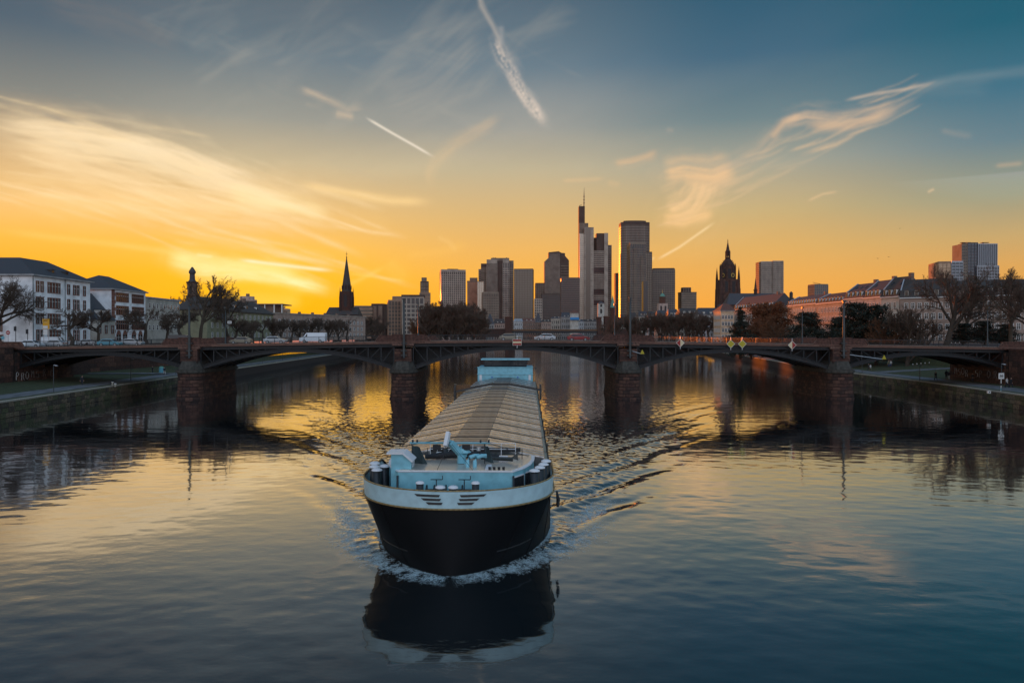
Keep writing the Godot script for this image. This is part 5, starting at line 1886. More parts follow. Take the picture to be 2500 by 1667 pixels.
# terraced town house with mansard, dormers and skylights
func terrace(label: String, a: Vector2, b: Vector2, y1: float, ridge: float, wall: Material, roof_m: Material, ndorm: int, cols: int, group: String, step_in := 0.0, dorm_wall: Material = null, sky := 2) -> Node3D:
	var base := 9.4
	var t := block("terraced_house", label, a, b, 12, base, y1, wall, "house", group)
	var w: float = t.get_meta("wide")
	var h := y1 - base
	var pitch := (h - 1.2) / 4.0
	var ys := []
	for r in 4: ys.append(1.0 + r * pitch)
	grid(t, span_of(1.0, w - 1.0, cols), ys, 1.05, minf(pitch - 1.3, 2.0), M.frame_white)
	var g := Geo.new()
	var k := ridge - y1
	var lowr := minf(2.6, k * 0.45)
	var prof := PackedVector2Array([Vector2(0.5, h), Vector2(-0.9, h + lowr), Vector2(-6.0, h + k), Vector2(-11.1, h + lowr), Vector2(-12.5, h)])
	for i in prof.size() - 1:
		g.quad(Vector3(0, prof[i].y, prof[i].x), Vector3(w, prof[i].y, prof[i].x), Vector3(w, prof[i + 1].y, prof[i + 1].x), Vector3(0, prof[i + 1].y, prof[i + 1].x))
	for x in [0.0, w]:
		for i in range(1, prof.size() - 1):
			g.tri(Vector3(x, prof[0].y, prof[0].x), Vector3(x, prof[i].y, prof[i].x), Vector3(x, prof[i + 1].y, prof[i + 1].x))
	var rf := part(t, "roof", g.mesh(), roof_m)
	g = Geo.new(); g.b2(-0.05, w + 0.05, h - 0.35, h, 0.0, 0.55); part(t, "eaves", g.mesh(), M.frame_white)
	for x in span_of(0.6, w - 0.6, ndorm):
		dormer(rf, x, h + 0.35, 0.12, minf(1.25, w / ndorm - 0.5), lowr - 0.35, dorm_wall if dorm_wall else M.frame_white, roof_m)
	# fire wall at the gable and skylights on the upper slope
	g = Geo.new()
	for i in range(1, 3):
		g.bar(Vector3(0.15, prof[i].y + 0.12, prof[i].x), Vector3(0.15, prof[i + 1].y + 0.12, prof[i + 1].x), 0.4, 0.4)
	part(t, "fire_wall", g.mesh(), M.zinc)
	for s in sky:
		var x := w * (0.25 + 0.5 * s / maxf(1.0, sky - 1.0))
		var p0 := prof[1].lerp(prof[2], 0.35)
		var p1 := prof[1].lerp(prof[2], 0.62)
		g = Geo.new()
		g.quad(Vector3(x - 0.5, p0.y + 0.07, p0.x + 0.05), Vector3(x + 0.5, p0.y + 0.07, p0.x + 0.05), Vector3(x + 0.5, p1.y + 0.07, p1.x + 0.05), Vector3(x - 0.5, p1.y + 0.07, p1.x + 0.05))
		part(t, "skylight", g.mesh(), M.glass)
	g = Geo.new(); g.b2(w * 0.85, w * 0.85 + 1.4, h + k - 1.5, h + k + 1.2, -6.8, -5.4); part(t, "chimney", g.mesh(), M.brown_wall)
	return t

func build_right_bank() -> void:
	var grp := "terraced houses along the park street"
	# from far to near, fronts facing the river
	var pts := [[1923, 385], [1995, 352], [2062, 326], [2110, 312], [2152, 300], [2196, 291]]
	var tops := [26.9, 26.6, 27.4, 27.2, 26.9, 26.4]
	var rid := [31.2, 31.0, 33.6, 34.0, 34.6, 34.2]
	var lab := ["pale terraced house with glazed bays and paired bright skylights, beside the russet tree", "long pale terraced house with plain dark roof and a row of small dormers", "white terraced house with slate roof and three slanted skylights", "grey terraced house with steep blank slate roof behind dark cedar", "white terraced house with pale gable wall and brown tiled roof"]
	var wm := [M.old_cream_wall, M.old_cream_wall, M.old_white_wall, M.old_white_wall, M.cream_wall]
	var rm := [M.slate, M.slate_brown, M.slate, M.slate, M.slate_brown]
	for i in 5:
		var a := Vector2(hx(pts[i][0], pts[i][1]), pts[i][1])
		var b := Vector2(hx(pts[i + 1][0], pts[i + 1][1]), pts[i + 1][1])
		var len := a.distance_to(b)
		terrace(lab[i], a, b, tops[i], rid[i], wm[i], rm[i], int(len / 3.0), int(len / 2.8), grp, 0.0, null, [2, 0, 3, 1, 2][i])
	terrace("brown-roofed corner house with warm stone front behind the big bare tree", Vector2(hx(2198, 290), 290), Vector2(hx(2330, 279), 279), 26.2, 33.2, M.old_pink_wall, M.slate_brown, 5, 7, grp, 0.0, M.cream_wall, 2)
	terrace("long pink stone apartment house with round dormers behind bare plane trees", Vector2(hx(2332, 279), 279), Vector2(hx(2560, 268), 268), 26.4, 32.2, M.old_pink_wall, M.slate_brown, 9, 12, grp, 0.0, M.cream_wall, 0)
	# corner house that catches the sun
	var t := terrace("corner house with orange sunlit end wall and long dormered mansard", Vector2(hx(1792, 470), 470), Vector2(hx(1890, 418), 418), 27.6, 35.2, M.cream_wall, M.slate, 14, 16, grp, 0.0, M.frame_white, 0)
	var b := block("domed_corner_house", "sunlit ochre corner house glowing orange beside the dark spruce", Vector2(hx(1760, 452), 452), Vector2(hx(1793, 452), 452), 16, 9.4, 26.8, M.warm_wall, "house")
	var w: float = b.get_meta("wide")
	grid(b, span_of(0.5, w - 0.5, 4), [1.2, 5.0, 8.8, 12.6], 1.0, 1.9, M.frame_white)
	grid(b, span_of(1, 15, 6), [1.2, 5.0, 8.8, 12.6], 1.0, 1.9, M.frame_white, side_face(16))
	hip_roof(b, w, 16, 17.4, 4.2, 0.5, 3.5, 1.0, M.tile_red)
	# bright low sun catching a roof far along the bank, small tower with a lantern
	t = thing("lantern_turret", "small dark roof turret with lantern top behind the terraced houses", "turret", Vector3(hx(1932, 420), 26, -420))
	var g := Geo.new(); g.ngon(1.6, 8, 0, 6.5); g.ngon(2.1, 8, 5.2, 6.6, 0.4); g.ngon(0.9, 8, 6.6, 9.0); g.ngon(1.1, 8, 9.0, 10.0, 0.2); part(t, "turret", g.mesh(), M.slate_brown)
	g = Geo.new(); g.rod(Vector3(0, 9.5, 0), Vector3(0, hy(714, 420) - 26, 0), 0.12, 5); part(t, "finial", g.mesh(), M.dark)
	# white river houses before the cathedral
	var row := [[1560, 1583, 772, 762, "cream", "cream gabled river house with tall narrow windows"], [1583, 1605, 775, 763, "white", "white narrow river house with blue-grey windows"], [1605, 1633, 776, 760, "pink", "pink river house with twin lit dormers"], [1633, 1660, 770, 757, "grey", "grey river house with stepped roof"], [1660, 1706, 766, 755, "cream", "broad cream river house with three rows of windows"], [1706, 1762, 768, 754, "white", "broad white river house beside the sunlit corner house"]]
	var k := 0
	for r in row:
		var d := 640.0 - k * 22.0
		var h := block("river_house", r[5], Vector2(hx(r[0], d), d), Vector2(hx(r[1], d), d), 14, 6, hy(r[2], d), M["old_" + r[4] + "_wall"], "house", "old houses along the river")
		var ww: float = h.get_meta("wide")
		var hh: float = hy(r[2], d) - 6
		far_windows(h, ww, maxi(4, int(ww / 2.4)), 5, 2.0, (hh - 2.0) / 5.0, 1.1, (hh - 2.0) / 5.0 * 0.62)
		hip_roof(h, ww, 14, hh, hy(r[3], d) - hy(r[2], d) + 1.0, 0.4, 1.0, 1.0, [M.slate, M.slate_brown, M.slate][k % 3])
		for j in 3:
			g = Geo.new(); g.b2(ww * (0.2 + 0.3 * j), ww * (0.2 + 0.3 * j) + 1.4, hh + 0.6, hh + 2.0, -2.5, -0.6); part(h, "dormer", g.mesh(), M.cream_wall)
		k += 1
# ---------------------------------------------------------------- skyline
# a tower between columns x0 and x1 of the photograph with its roof at row ytop, d metres away
func tower(label: String, x0: float, x1: float, ytop: float, d: float, deep: float, turn: float, body: Material, band: Material, pitch := 3.8, bay := 3.4, band_h := 0.32, mull_w := 0.22, crown := 6.0, base := 5.0) -> Node3D:
	var w := hx(x1, d) - hx(x0, d)
	var t := thing("tower", label, "skyscraper", Vector3((hx(x0, d) + hx(x1, d)) / 2, base, -d), turn)
	var c := absf(cos(turn))
	var s := absf(sin(turn))
	w = maxf((w - deep * s) / c, w * 0.45)
	var h := hy(ytop, d) - base
	t.set_meta("wide", w)
	t.set_meta("high", h)
	facade(t, "shell", -w / 2, w / 2, -deep / 2, deep / 2, 0, h, body, band, pitch, bay, band_h, mull_w, crown)
	return t

# a box with floor bands and mullions standing proud of it on all four sides
func facade(t: Node3D, called: String, x0: float, x1: float, z0: float, z1: float, y0: float, y1: float, body: Material, band: Material, pitch: float, bay: float, band_h: float, mull_w: float, crown := 0.0) -> void:
	var g := Geo.new()
	g.b2(x0, x1, y0, y1, z0, z1)
	part(t, called, g.mesh(), body)
	if band_h > 0:
		g = Geo.new()
		var y := y0 + pitch
		while y < y1 - crown:
			g.b2(x0 - 0.16, x1 + 0.16, y, y + pitch * band_h, z0 - 0.16, z1 + 0.16)
			y += pitch
		stuff(part(t, "floor_bands", g.mesh(), band))
	if mull_w > 0:
		g = Geo.new()
		var n := maxi(2, int((x1 - x0) / bay))
		for i in n + 1:
			var x := lerpf(x0, x1, float(i) / n)
			for z in [z0 - 0.2, z1 + 0.2]:
				g.b2(x - bay * mull_w / 2, x + bay * mull_w / 2, y0, y1 - crown * 0.4, z - 0.12, z + 0.12)
		n = maxi(2, int((z1 - z0) / bay))
		for i in n + 1:
			var z := lerpf(z0, z1, float(i) / n)
			for x in [x0 - 0.2, x1 + 0.2]:
				g.b2(x - 0.12, x + 0.12, y0, y1 - crown * 0.4, z - bay * mull_w / 2, z + bay * mull_w / 2)
		stuff(part(t, "mullions", g.mesh(), band))
	if crown > 0:
		g = Geo.new()
		g.b2(x0 - 0.25, x1 + 0.25, y1 - crown * 0.4, y1 + 0.4, z0 - 0.25, z1 + 0.25)
		part(t, "parapet_band", g.mesh(), band)

func roof_kit(t: Node3D, kit: Array, mt: Material) -> void:
	for k in kit:
		var g := Geo.new()
		g.b2(k[0], k[1], k[2], k[3], -3, 3)
		part(t, "roof_plant", g.mesh(), mt)

var ht: Node3D
var hd := 0.0
func hook(t: Node3D, d: float) -> void:
	ht = t
	hd = d
func PX(px: float) -> float:
	return hx(px, hd) - ht.position.x
func PY(py: float) -> float:
	return hy(py, hd) - ht.position.y

func build_skyline() -> void:
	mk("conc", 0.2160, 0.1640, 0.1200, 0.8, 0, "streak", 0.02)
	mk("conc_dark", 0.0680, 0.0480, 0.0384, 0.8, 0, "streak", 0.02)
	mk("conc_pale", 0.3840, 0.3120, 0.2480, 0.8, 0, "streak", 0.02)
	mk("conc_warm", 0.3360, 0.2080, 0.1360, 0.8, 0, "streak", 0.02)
	mk("glass_dark", 0.03, 0.028, 0.03, 0.2)
	mk("glass_brown", 0.07, 0.052, 0.04, 0.32)
	mk("glass_blue", 0.06, 0.08, 0.1, 0.12)
	mk("glass_pane", 0.17, 0.14, 0.115, 0.38, 0.3)
	mk("mirror", 0.42, 0.36, 0.29, 0.25, 0.6)
	mk("mirror_dim", 0.17, 0.14, 0.11, 0.35, 0.35)
	var g: Geo
	var t: Node3D
	# mid-rise blocks on the far south bank
	tower("low ribbed orange block at the foot of the spire church", 865, 912, 748, 760, 16, 0.12, M.conc_warm, M.glass_warm, 3.4, 3.0, 0.45, 0.0, 3)
	tower("plain brown slab with small windows and roof sheds", 911, 944, 743, 800, 20, -0.1, M.conc, M.conc_dark, 3.4, 4.0, 0.0, 0.45, 4)
	tower("brown glass block with narrow stripes beside the white grid block", 943, 981, 734, 770, 18, 0.2, M.glass_brown, M.conc_warm, 3.6, 2.6, 0.2, 0.3, 3)
	tower("small pink block stepping up behind the brown glass block", 961, 984, 725, 830, 16, 0.0, M.conc_warm, M.conc, 3.6, 3.0, 0.3, 0.2, 3)
	t = tower("white gridded office block with large square windows and overhanging roof", 981, 1037, 725, 740, 20, 0.1, M.glass_dark, M.conc_pale, 4.0, 3.6, 0.28, 0.26, 4)
	g = Geo.new(); g.b2(-t.get_meta("wide") / 2 - 1, t.get_meta("wide") / 2 + 1, t.get_meta("high"), t.get_meta("high") + 1.6, -11, 11); part(t, "roof_slab", g.mesh(), M.conc_dark)
	t = tower("slim stepped residential tower behind the white grid block", 1023, 1052, 716, 900, 18, 0.1, M.conc, M.conc_warm, 3.4, 2.8, 0.4, 0.2, 2)
	facade(t, "upper_shell", -5, 4, -8, 8, t.get_meta("high"), t.get_meta("high") + 13, M.conc, M.conc_dark, 3.4, 2.8, 0.25, 0.1, 3)
	g = Geo.new(); g.b2(-4, 2, t.get_meta("high") + 13, t.get_meta("high") + 18, -4, 4); part(t, "roof_plant", g.mesh(), M.conc)
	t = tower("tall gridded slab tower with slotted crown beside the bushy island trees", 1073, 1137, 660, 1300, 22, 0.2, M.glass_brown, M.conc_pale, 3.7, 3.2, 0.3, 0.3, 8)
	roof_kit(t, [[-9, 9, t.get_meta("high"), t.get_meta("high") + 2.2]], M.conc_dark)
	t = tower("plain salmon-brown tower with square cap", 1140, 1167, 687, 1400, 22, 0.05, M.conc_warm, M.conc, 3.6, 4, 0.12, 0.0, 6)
	roof_kit(t, [[-5, 9, t.get_meta("high"), t.get_meta("high") + 6.5]], M.conc)
	# stepped twin slab
	var d := 1350.0
	t = thing("tower", "broad stepped brown tower with pale ribbed panels and dark central shaft", "skyscraper", Vector3(hx(1214, d), 5, -d))
	hook(t, d)
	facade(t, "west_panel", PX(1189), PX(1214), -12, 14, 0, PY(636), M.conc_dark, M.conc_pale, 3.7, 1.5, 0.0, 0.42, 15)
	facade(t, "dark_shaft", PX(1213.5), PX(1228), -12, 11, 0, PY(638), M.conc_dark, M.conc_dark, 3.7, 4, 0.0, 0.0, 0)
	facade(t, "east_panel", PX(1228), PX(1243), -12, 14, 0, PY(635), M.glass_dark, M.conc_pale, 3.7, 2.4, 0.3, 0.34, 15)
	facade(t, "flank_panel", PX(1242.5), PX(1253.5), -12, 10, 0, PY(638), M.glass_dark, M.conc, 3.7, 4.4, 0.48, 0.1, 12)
	facade(t, "step_panel", PX(1175), PX(1189.5), -12, 8, 0, PY(645), M.conc, M.conc_dark, 3.7, 2.4, 0.16, 0.2, 14)
	facade(t, "outer_step", PX(1168.5), PX(1175.5), -12, 4, 0, PY(658), M.conc_dark, M.conc_pale, 3.7, 6.0, 0.4, 0.0, 3)
	g = Geo.new(); g.b2(PX(1199), PX(1243), PY(638), PY(631), -9, 9); part(t, "roof_plant", g.mesh(), M.conc)
	for px in [1203, 1208, 1236]:
		g = Geo.new(); g.b2(PX(px), PX(px + 2), PY(631), PY(628.5), -1, 1); part(t, "roof_vent", g.mesh(), M.conc_dark)
	tower("small gold-mirrored block in front of the stepped tower", 1166, 1181, 688, 1250, 16, 0.0, M.mirror, M.conc_warm, 3.8, 3.0, 0.1, 0.1, 2)
	t = tower("low brown gridded block with curved roof edge before the stepped tower", 1176, 1218, 714, 1150, 22, 0.12, M.glass_brown, M.conc, 3.7, 2.4, 0.35, 0.3, 6)
	t = tower("brown mirrored glass slab with notched edge", 1255, 1303, 658, 1300, 22, -0.08, M.mirror_dim, M.conc_dark, 3.8, 4.4, 0.08, 0.07, 2)
	t = tower("thin grey tower half hidden behind the chamfered tower", 1307, 1330, 692, 1500, 20, 0.0, M.conc, M.conc_dark, 3.8, 3.6, 0.2, 0.2, 4)
	tower("narrow white gridded block at the base of the grey tower", 1305, 1323, 730, 1080, 14, 0.0, M.glass_dark, M.conc_pale, 3.6, 2.3, 0.3, 0.36, 3)
	# chamfered tower
	d = 1500.0
	t = thing("tower", "ribbed brown tower with chamfered crown and sloping shoulders", "skyscraper", Vector3(hx(1358, d), 5, -d))
	hook(t, d)
	var out := PackedVector2Array([Vector2(PX(1328.5), 0), Vector2(PX(1388), 0), Vector2(PX(1388), PY(637)), Vector2(PX(1378.5), PY(626)), Vector2(PX(1378.5), PY(619.5)), Vector2(PX(1370), PY(619)), Vector2(PX(1363), PY(615)), Vector2(PX(1338.5), PY(617.5)), Vector2(PX(1338.5), PY(631)), Vector2(PX(1328.5), PY(640))])
	g = Geo.new(); g.extrude(out, -14, 12); part(t, "shell", g.mesh(), M.conc_dark)
	for i in 17:
		var px := 1329.5 + i * 2.2
		var top := 640.0 - clampf((px - 1328.5) / 10.0, 0, 1) * 9.0 if px < 1338.5 else 620.0
		g = Geo.new(); g.b2(PX(px), PX(px + 0.85), 0, PY(top), 12.0, 12.5); part(t, "rib", g.mesh(), M.conc_pale)
	g = Geo.new()
	for i in 28: g.b2(PX(1368), PX(1388.2), i * 5.2, i * 5.2 + 1.3, 11, 12.3)
	stuff(part(t, "floor_bands", g.mesh(), M.conc))
	tower("dark brown slab leaning against the chamfered tower", 1369, 1414, 679, 1380, 22, 0.0, M.glass_dark, M.brown_wall, 3.8, 4.0, 0.3, 0.0, 3)
	tower("dark low block with fine window rows before the chamfered tower", 1322, 1367, 718, 1200, 20, 0.0, M.glass_dark, M.conc_dark, 3.6, 3.0, 0.35, 0.12, 3)
	# the tallest: triangular tower of three shafts with a mast
	d = 1520.0
	t = thing("tower", "tallest grey tower of stepped shafts with thin antenna mast", "skyscraper", Vector3(hx(1450, d), 5, -d))
	hook(t, d)
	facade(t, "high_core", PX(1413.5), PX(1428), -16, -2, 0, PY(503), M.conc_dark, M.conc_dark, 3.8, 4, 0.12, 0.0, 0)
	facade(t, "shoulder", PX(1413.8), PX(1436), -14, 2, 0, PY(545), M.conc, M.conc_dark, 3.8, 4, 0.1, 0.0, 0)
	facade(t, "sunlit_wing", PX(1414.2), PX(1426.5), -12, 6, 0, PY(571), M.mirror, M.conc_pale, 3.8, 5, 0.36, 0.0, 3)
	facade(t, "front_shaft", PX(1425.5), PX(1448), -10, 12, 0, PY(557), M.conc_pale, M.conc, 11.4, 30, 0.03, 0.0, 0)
	g = Geo.new(); g.b2(PX(1429), PX(1440), 0, PY(559), 12.0, 12.4); part(t, "glass_strip", g.mesh(), M.mirror_dim)
	facade(t, "middle_floors", PX(1448), PX(1475), -10, 8, 0, PY(614), M.glass_brown, M.conc_pale, 3.8, 3.0, 0.34, 0.08, 3)
	for py in [654, 706, 733]:
		g = Geo.new(); g.b2(PX(1448), PX(1475), PY(py + 13), PY(py), 7.0, 8.5); part(t, "sky_garden", g.mesh(), M.glass_dark)
	facade(t, "rear_shaft", PX(1448), PX(1457), -16, -2, 0, PY(580), M.conc_dark, M.conc_dark, 3.8, 4, 0.0, 0.0, 0)
	facade(t, "second_shaft", PX(1455.5), PX(1483), -14, 6, 0, PY(570.5), M.conc_dark, M.conc, 11.4, 4, 0.0, 0.0, 0)
	g = Geo.new(); g.b2(PX(1474), PX(1483.3), 0, PY(570.3), 5, 9); part(t, "pale_edge", g.mesh(), M.conc_pale)
	facade(t, "east_floors", PX(1483), PX(1493), -14, 2, 0, PY(599), M.glass_dark, M.conc, 3.8, 4, 0.4, 0.0, 3)
	g = Geo.new(); g.rod(Vector3(PX(1426.3), PY(505), -6), Vector3(PX(1426.6), PY(472), -6), 1.1, 6, 0.8); g.rod(Vector3(PX(1426.6), PY(472), -6), Vector3(PX(1426.8), PY(456), -6), 0.6, 5, 0.2); part(t, "antenna_mast", g.mesh(), M.conc)
	for py in [478, 486, 494]:
		g = Geo.new(); g.ngon(1.6, 6, PY(py + 1.4), PY(py), 1.0, Vector2(PX(1426.5), -6)); part(t, "antenna_drum", g.mesh(), M.conc_dark)
	g = Geo.new(); g.bar(Vector3(PX(1414.5), PY(501), -6), Vector3(PX(1421), PY(499.5), -6), 0.8, 0.8); part(t, "facade_crane", g.mesh(), M.conc_dark)
	tower("thin dark slab between the tallest tower and the round-fronted tower", 1501, 1515, 668, 1600, 20, 0.0, M.conc_dark, M.conc_dark, 3.8, 4, 0.1, 0.0, 2)
	# bulging glass tower with its dark neighbour in front
	d = 1300.0
	t = thing("tower", "broad glass tower with bowed front and flat domed cap", "skyscraper", Vector3(hx(1548.5, d), 5, -d))
	hook(t, d)
	var bow := func(z: float, hw: float) -> PackedVector2Array:
		return PackedVector2Array([Vector2(-hw, -14), Vector2(-hw, z - 4.0), Vector2(-hw * 0.62, z - 0.6), Vector2(-hw * 0.2, z), Vector2(hw * 0.2, z), Vector2(hw * 0.62, z - 0.6), Vector2(hw, z - 4.0), Vector2(hw, -14)])
	var hw: float = PX(1583)
	g = Geo.new(); g.prism(bow.call(14.0, hw), 0, PY(546)); part(t, "shell", g.mesh(), M.glass_pane)
	g = Geo.new()
	var y := 4.0
	while y < PY(552):
		g.prism(bow.call(14.2, hw + 0.25), y, y + 0.9)
		y += 4.2
	stuff(part(t, "floor_bands", g.mesh(), M.conc_dark))
	g = Geo.new()
	for i in 23:
		var x := lerpf(-hw, hw, i / 22.0)
		g.b2(x - 0.22, x + 0.22, 0, PY(552), 9.0, 14.0 - 4.0 * pow(absf(x) / hw, 2.4) + 0.5)
	stuff(part(t, "mullions", g.mesh(), M.conc_dark))
	g = Geo.new(); g.prism(bow.call(14.3, hw + 0.3), PY(552), PY(545)); part(t, "crown_band", g.mesh(), M.conc_dark)
	g = Geo.new(); g.prism(bow.call(10, hw * 0.82), PY(545), PY(540.5), 0.94, Vector2(0, 0)); part(t, "roof_cap", g.mesh(), M.conc_dark)
	d = 1180.0
	t = tower("dark glass tower with pale corner window stacks before the bowed tower", 1533, 1574, 594, 1180, 24, 0.06, M.glass_dark, M.conc, 3.6, 3.4, 0.24, 0.12, 7)
	facade(t, "corner_stack", -6.5, -1.5, 8, 12.9, 0, t.get_meta("high") - 8, M.glass_brown, M.conc, 3.6, 2.5, 0.3, 0.16, 0)
	facade(t, "corner_stack", 4.0, 9.0, 8, 12.9, 0, t.get_meta("high") - 20, M.glass_brown, M.conc, 3.6, 2.5, 0.3, 0.16, 0)
	tower("slim glass wing with lit window columns beside the bowed tower", 1574, 1589, 617, 1240, 20, 0.0, M.mirror_dim, M.conc_dark, 3.8, 2.6, 0.2, 0.2, 2)
	tower("near-black shaft at the foot of the bowed tower", 1569, 1580, 687, 1100, 14, 0.0, M.glass_dark, M.dark, 3.8, 3.0, 0.0, 0.0, 0)
	t = tower("broad curved-roof residential tower with balcony grid", 1590, 1648, 660, 1250, 26, -0.12, M.glass_dark, M.conc, 3.5, 2.7, 0.3, 0.2, 4)
	g = Geo.new(); g.prism(PackedVector2Array([Vector2(-18, -13), Vector2(-18, 12), Vector2(18, 13), Vector2(18, -13)]), t.get_meta("high"), t.get_meta("high") + 2.6, 0.93); part(t, "curved_roof", g.mesh(), M.conc_dark)
	t = tower("small grey striped tower with square rooftop box", 1658, 1698, 714, 1250, 18, 0.1, M.conc, M.glass_brown, 3.6, 3.0, 0.4, 0.0, 4)
	facade(t, "rooftop_box", -8, 4, -6, 6, t.get_meta("high"), t.get_meta("high") + 7.5, M.conc_dark, M.conc, 3.6, 4, 0.0, 0.2, 1)
	# twin-slab tower right of the cathedral
	d = 1500.0
	t = thing("tower", "pale twin-slab tower with a dark slot down its middle", "skyscraper", Vector3(hx(1879, d), 5, -d))
	hook(t, d)
	facade(t, "shell", PX(1854), PX(1879), -12, 12, 0, PY(640), M.glass_brown, M.conc_pale, 3.7, 2.3, 0.16, 0.42, 4)
	facade(t, "shell", PX(1882), PX(1907.5), -12, 12, 0, PY(638.5), M.glass_brown, M.conc_pale, 3.7, 2.3, 0.16, 0.42, 4)
	g = Geo.new(); g.b2(PX(1879), PX(1882), 0, PY(645), -12, 2); part(t, "link_core", g.mesh(), M.conc_pale)
	facade(t, "end_panel", PX(1850), PX(1854), -12, 9, 0, PY(641), M.conc, M.conc_dark, 3.7, 5, 0.4, 0.0, 2)
	t = tower("small far gridded tower with crane behind the terraced houses", 1979, 2016, 695, 1150, 20, 0.1, M.glass_blue, M.conc, 3.8, 2.6, 0.2, 0.34, 3)
	g = Geo.new(); g.bar(Vector3(-8, t.get_meta("high") + 3.4, 0), Vector3(4, t.get_meta("high") + 1.2, 0), 0.5, 0.5); part(t, "roof_crane", g.mesh(), M.conc_dark)
	# pair of towers above the terraced houses
	d = 900.0
	t = thing("tower", "tall grey-blue glass tower with slanted stone corner above the terraced houses", "skyscraper", Vector3(hx(2380, d), 9, -d))
	hook(t, d)
	g = Geo.new(); g.extrude(PackedVector2Array([Vector2(PX(2337), 0), Vector2(PX(2352), 0), Vector2(PX(2352), PY(595)), Vector2(PX(2337), PY(598))]), -10, 9.2); part(t, "stone_corner", g.mesh(), M.conc)
	far_windows(t, 7.0, 3, 31, 2, 3.4, 1.3, 2.0, Transform3D(Basis.IDENTITY, Vector3(PX(2337), 0, 9.21)))
	facade(t, "shell", PX(2352), PX(2376), -10, 9, 0, PY(595), M.glass_blue, M.slate, 3.4, 3.4, 0.24, 0.08, 1)
	facade(t, "shell", PX(2376), PX(2422), -10, 10, 0, PY(598), M.glass_blue, M.zinc, 3.4, 2.0, 0.0, 0.22, 1)
	facade(t, "lower_wing", PX(2372), PX(2423.5), -9, 12, 0, PY(651), M.glass_dark, M.zinc, 3.4, 1.7, 0.12, 0.3, 1)
	for px in [[2346, 2368], [2396, 2413]]:
		g = Geo.new(); g.b2(PX(px[0]), PX(px[1]), PY(593.2), PY(592), -2, 2); g.b2(PX(px[0] + 3), PX(px[0] + 5), PY(596), PY(593), -1, 1); part(t, "roof_crane", g.mesh(), M.dark)
	d = 860.0
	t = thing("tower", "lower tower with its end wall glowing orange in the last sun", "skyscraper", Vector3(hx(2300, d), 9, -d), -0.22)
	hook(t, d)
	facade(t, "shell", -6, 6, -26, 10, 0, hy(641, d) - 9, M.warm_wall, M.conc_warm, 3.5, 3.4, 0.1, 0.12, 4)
	t = tower("grey-blue glass annexe beside the orange-lit tower", 2313, 2340, 640, 870, 18, 0.0, M.glass_blue, M.zinc, 3.4, 3.6, 0.2, 0.1, 3)

	build_cathedral()
	old_bridge()
	old_town()

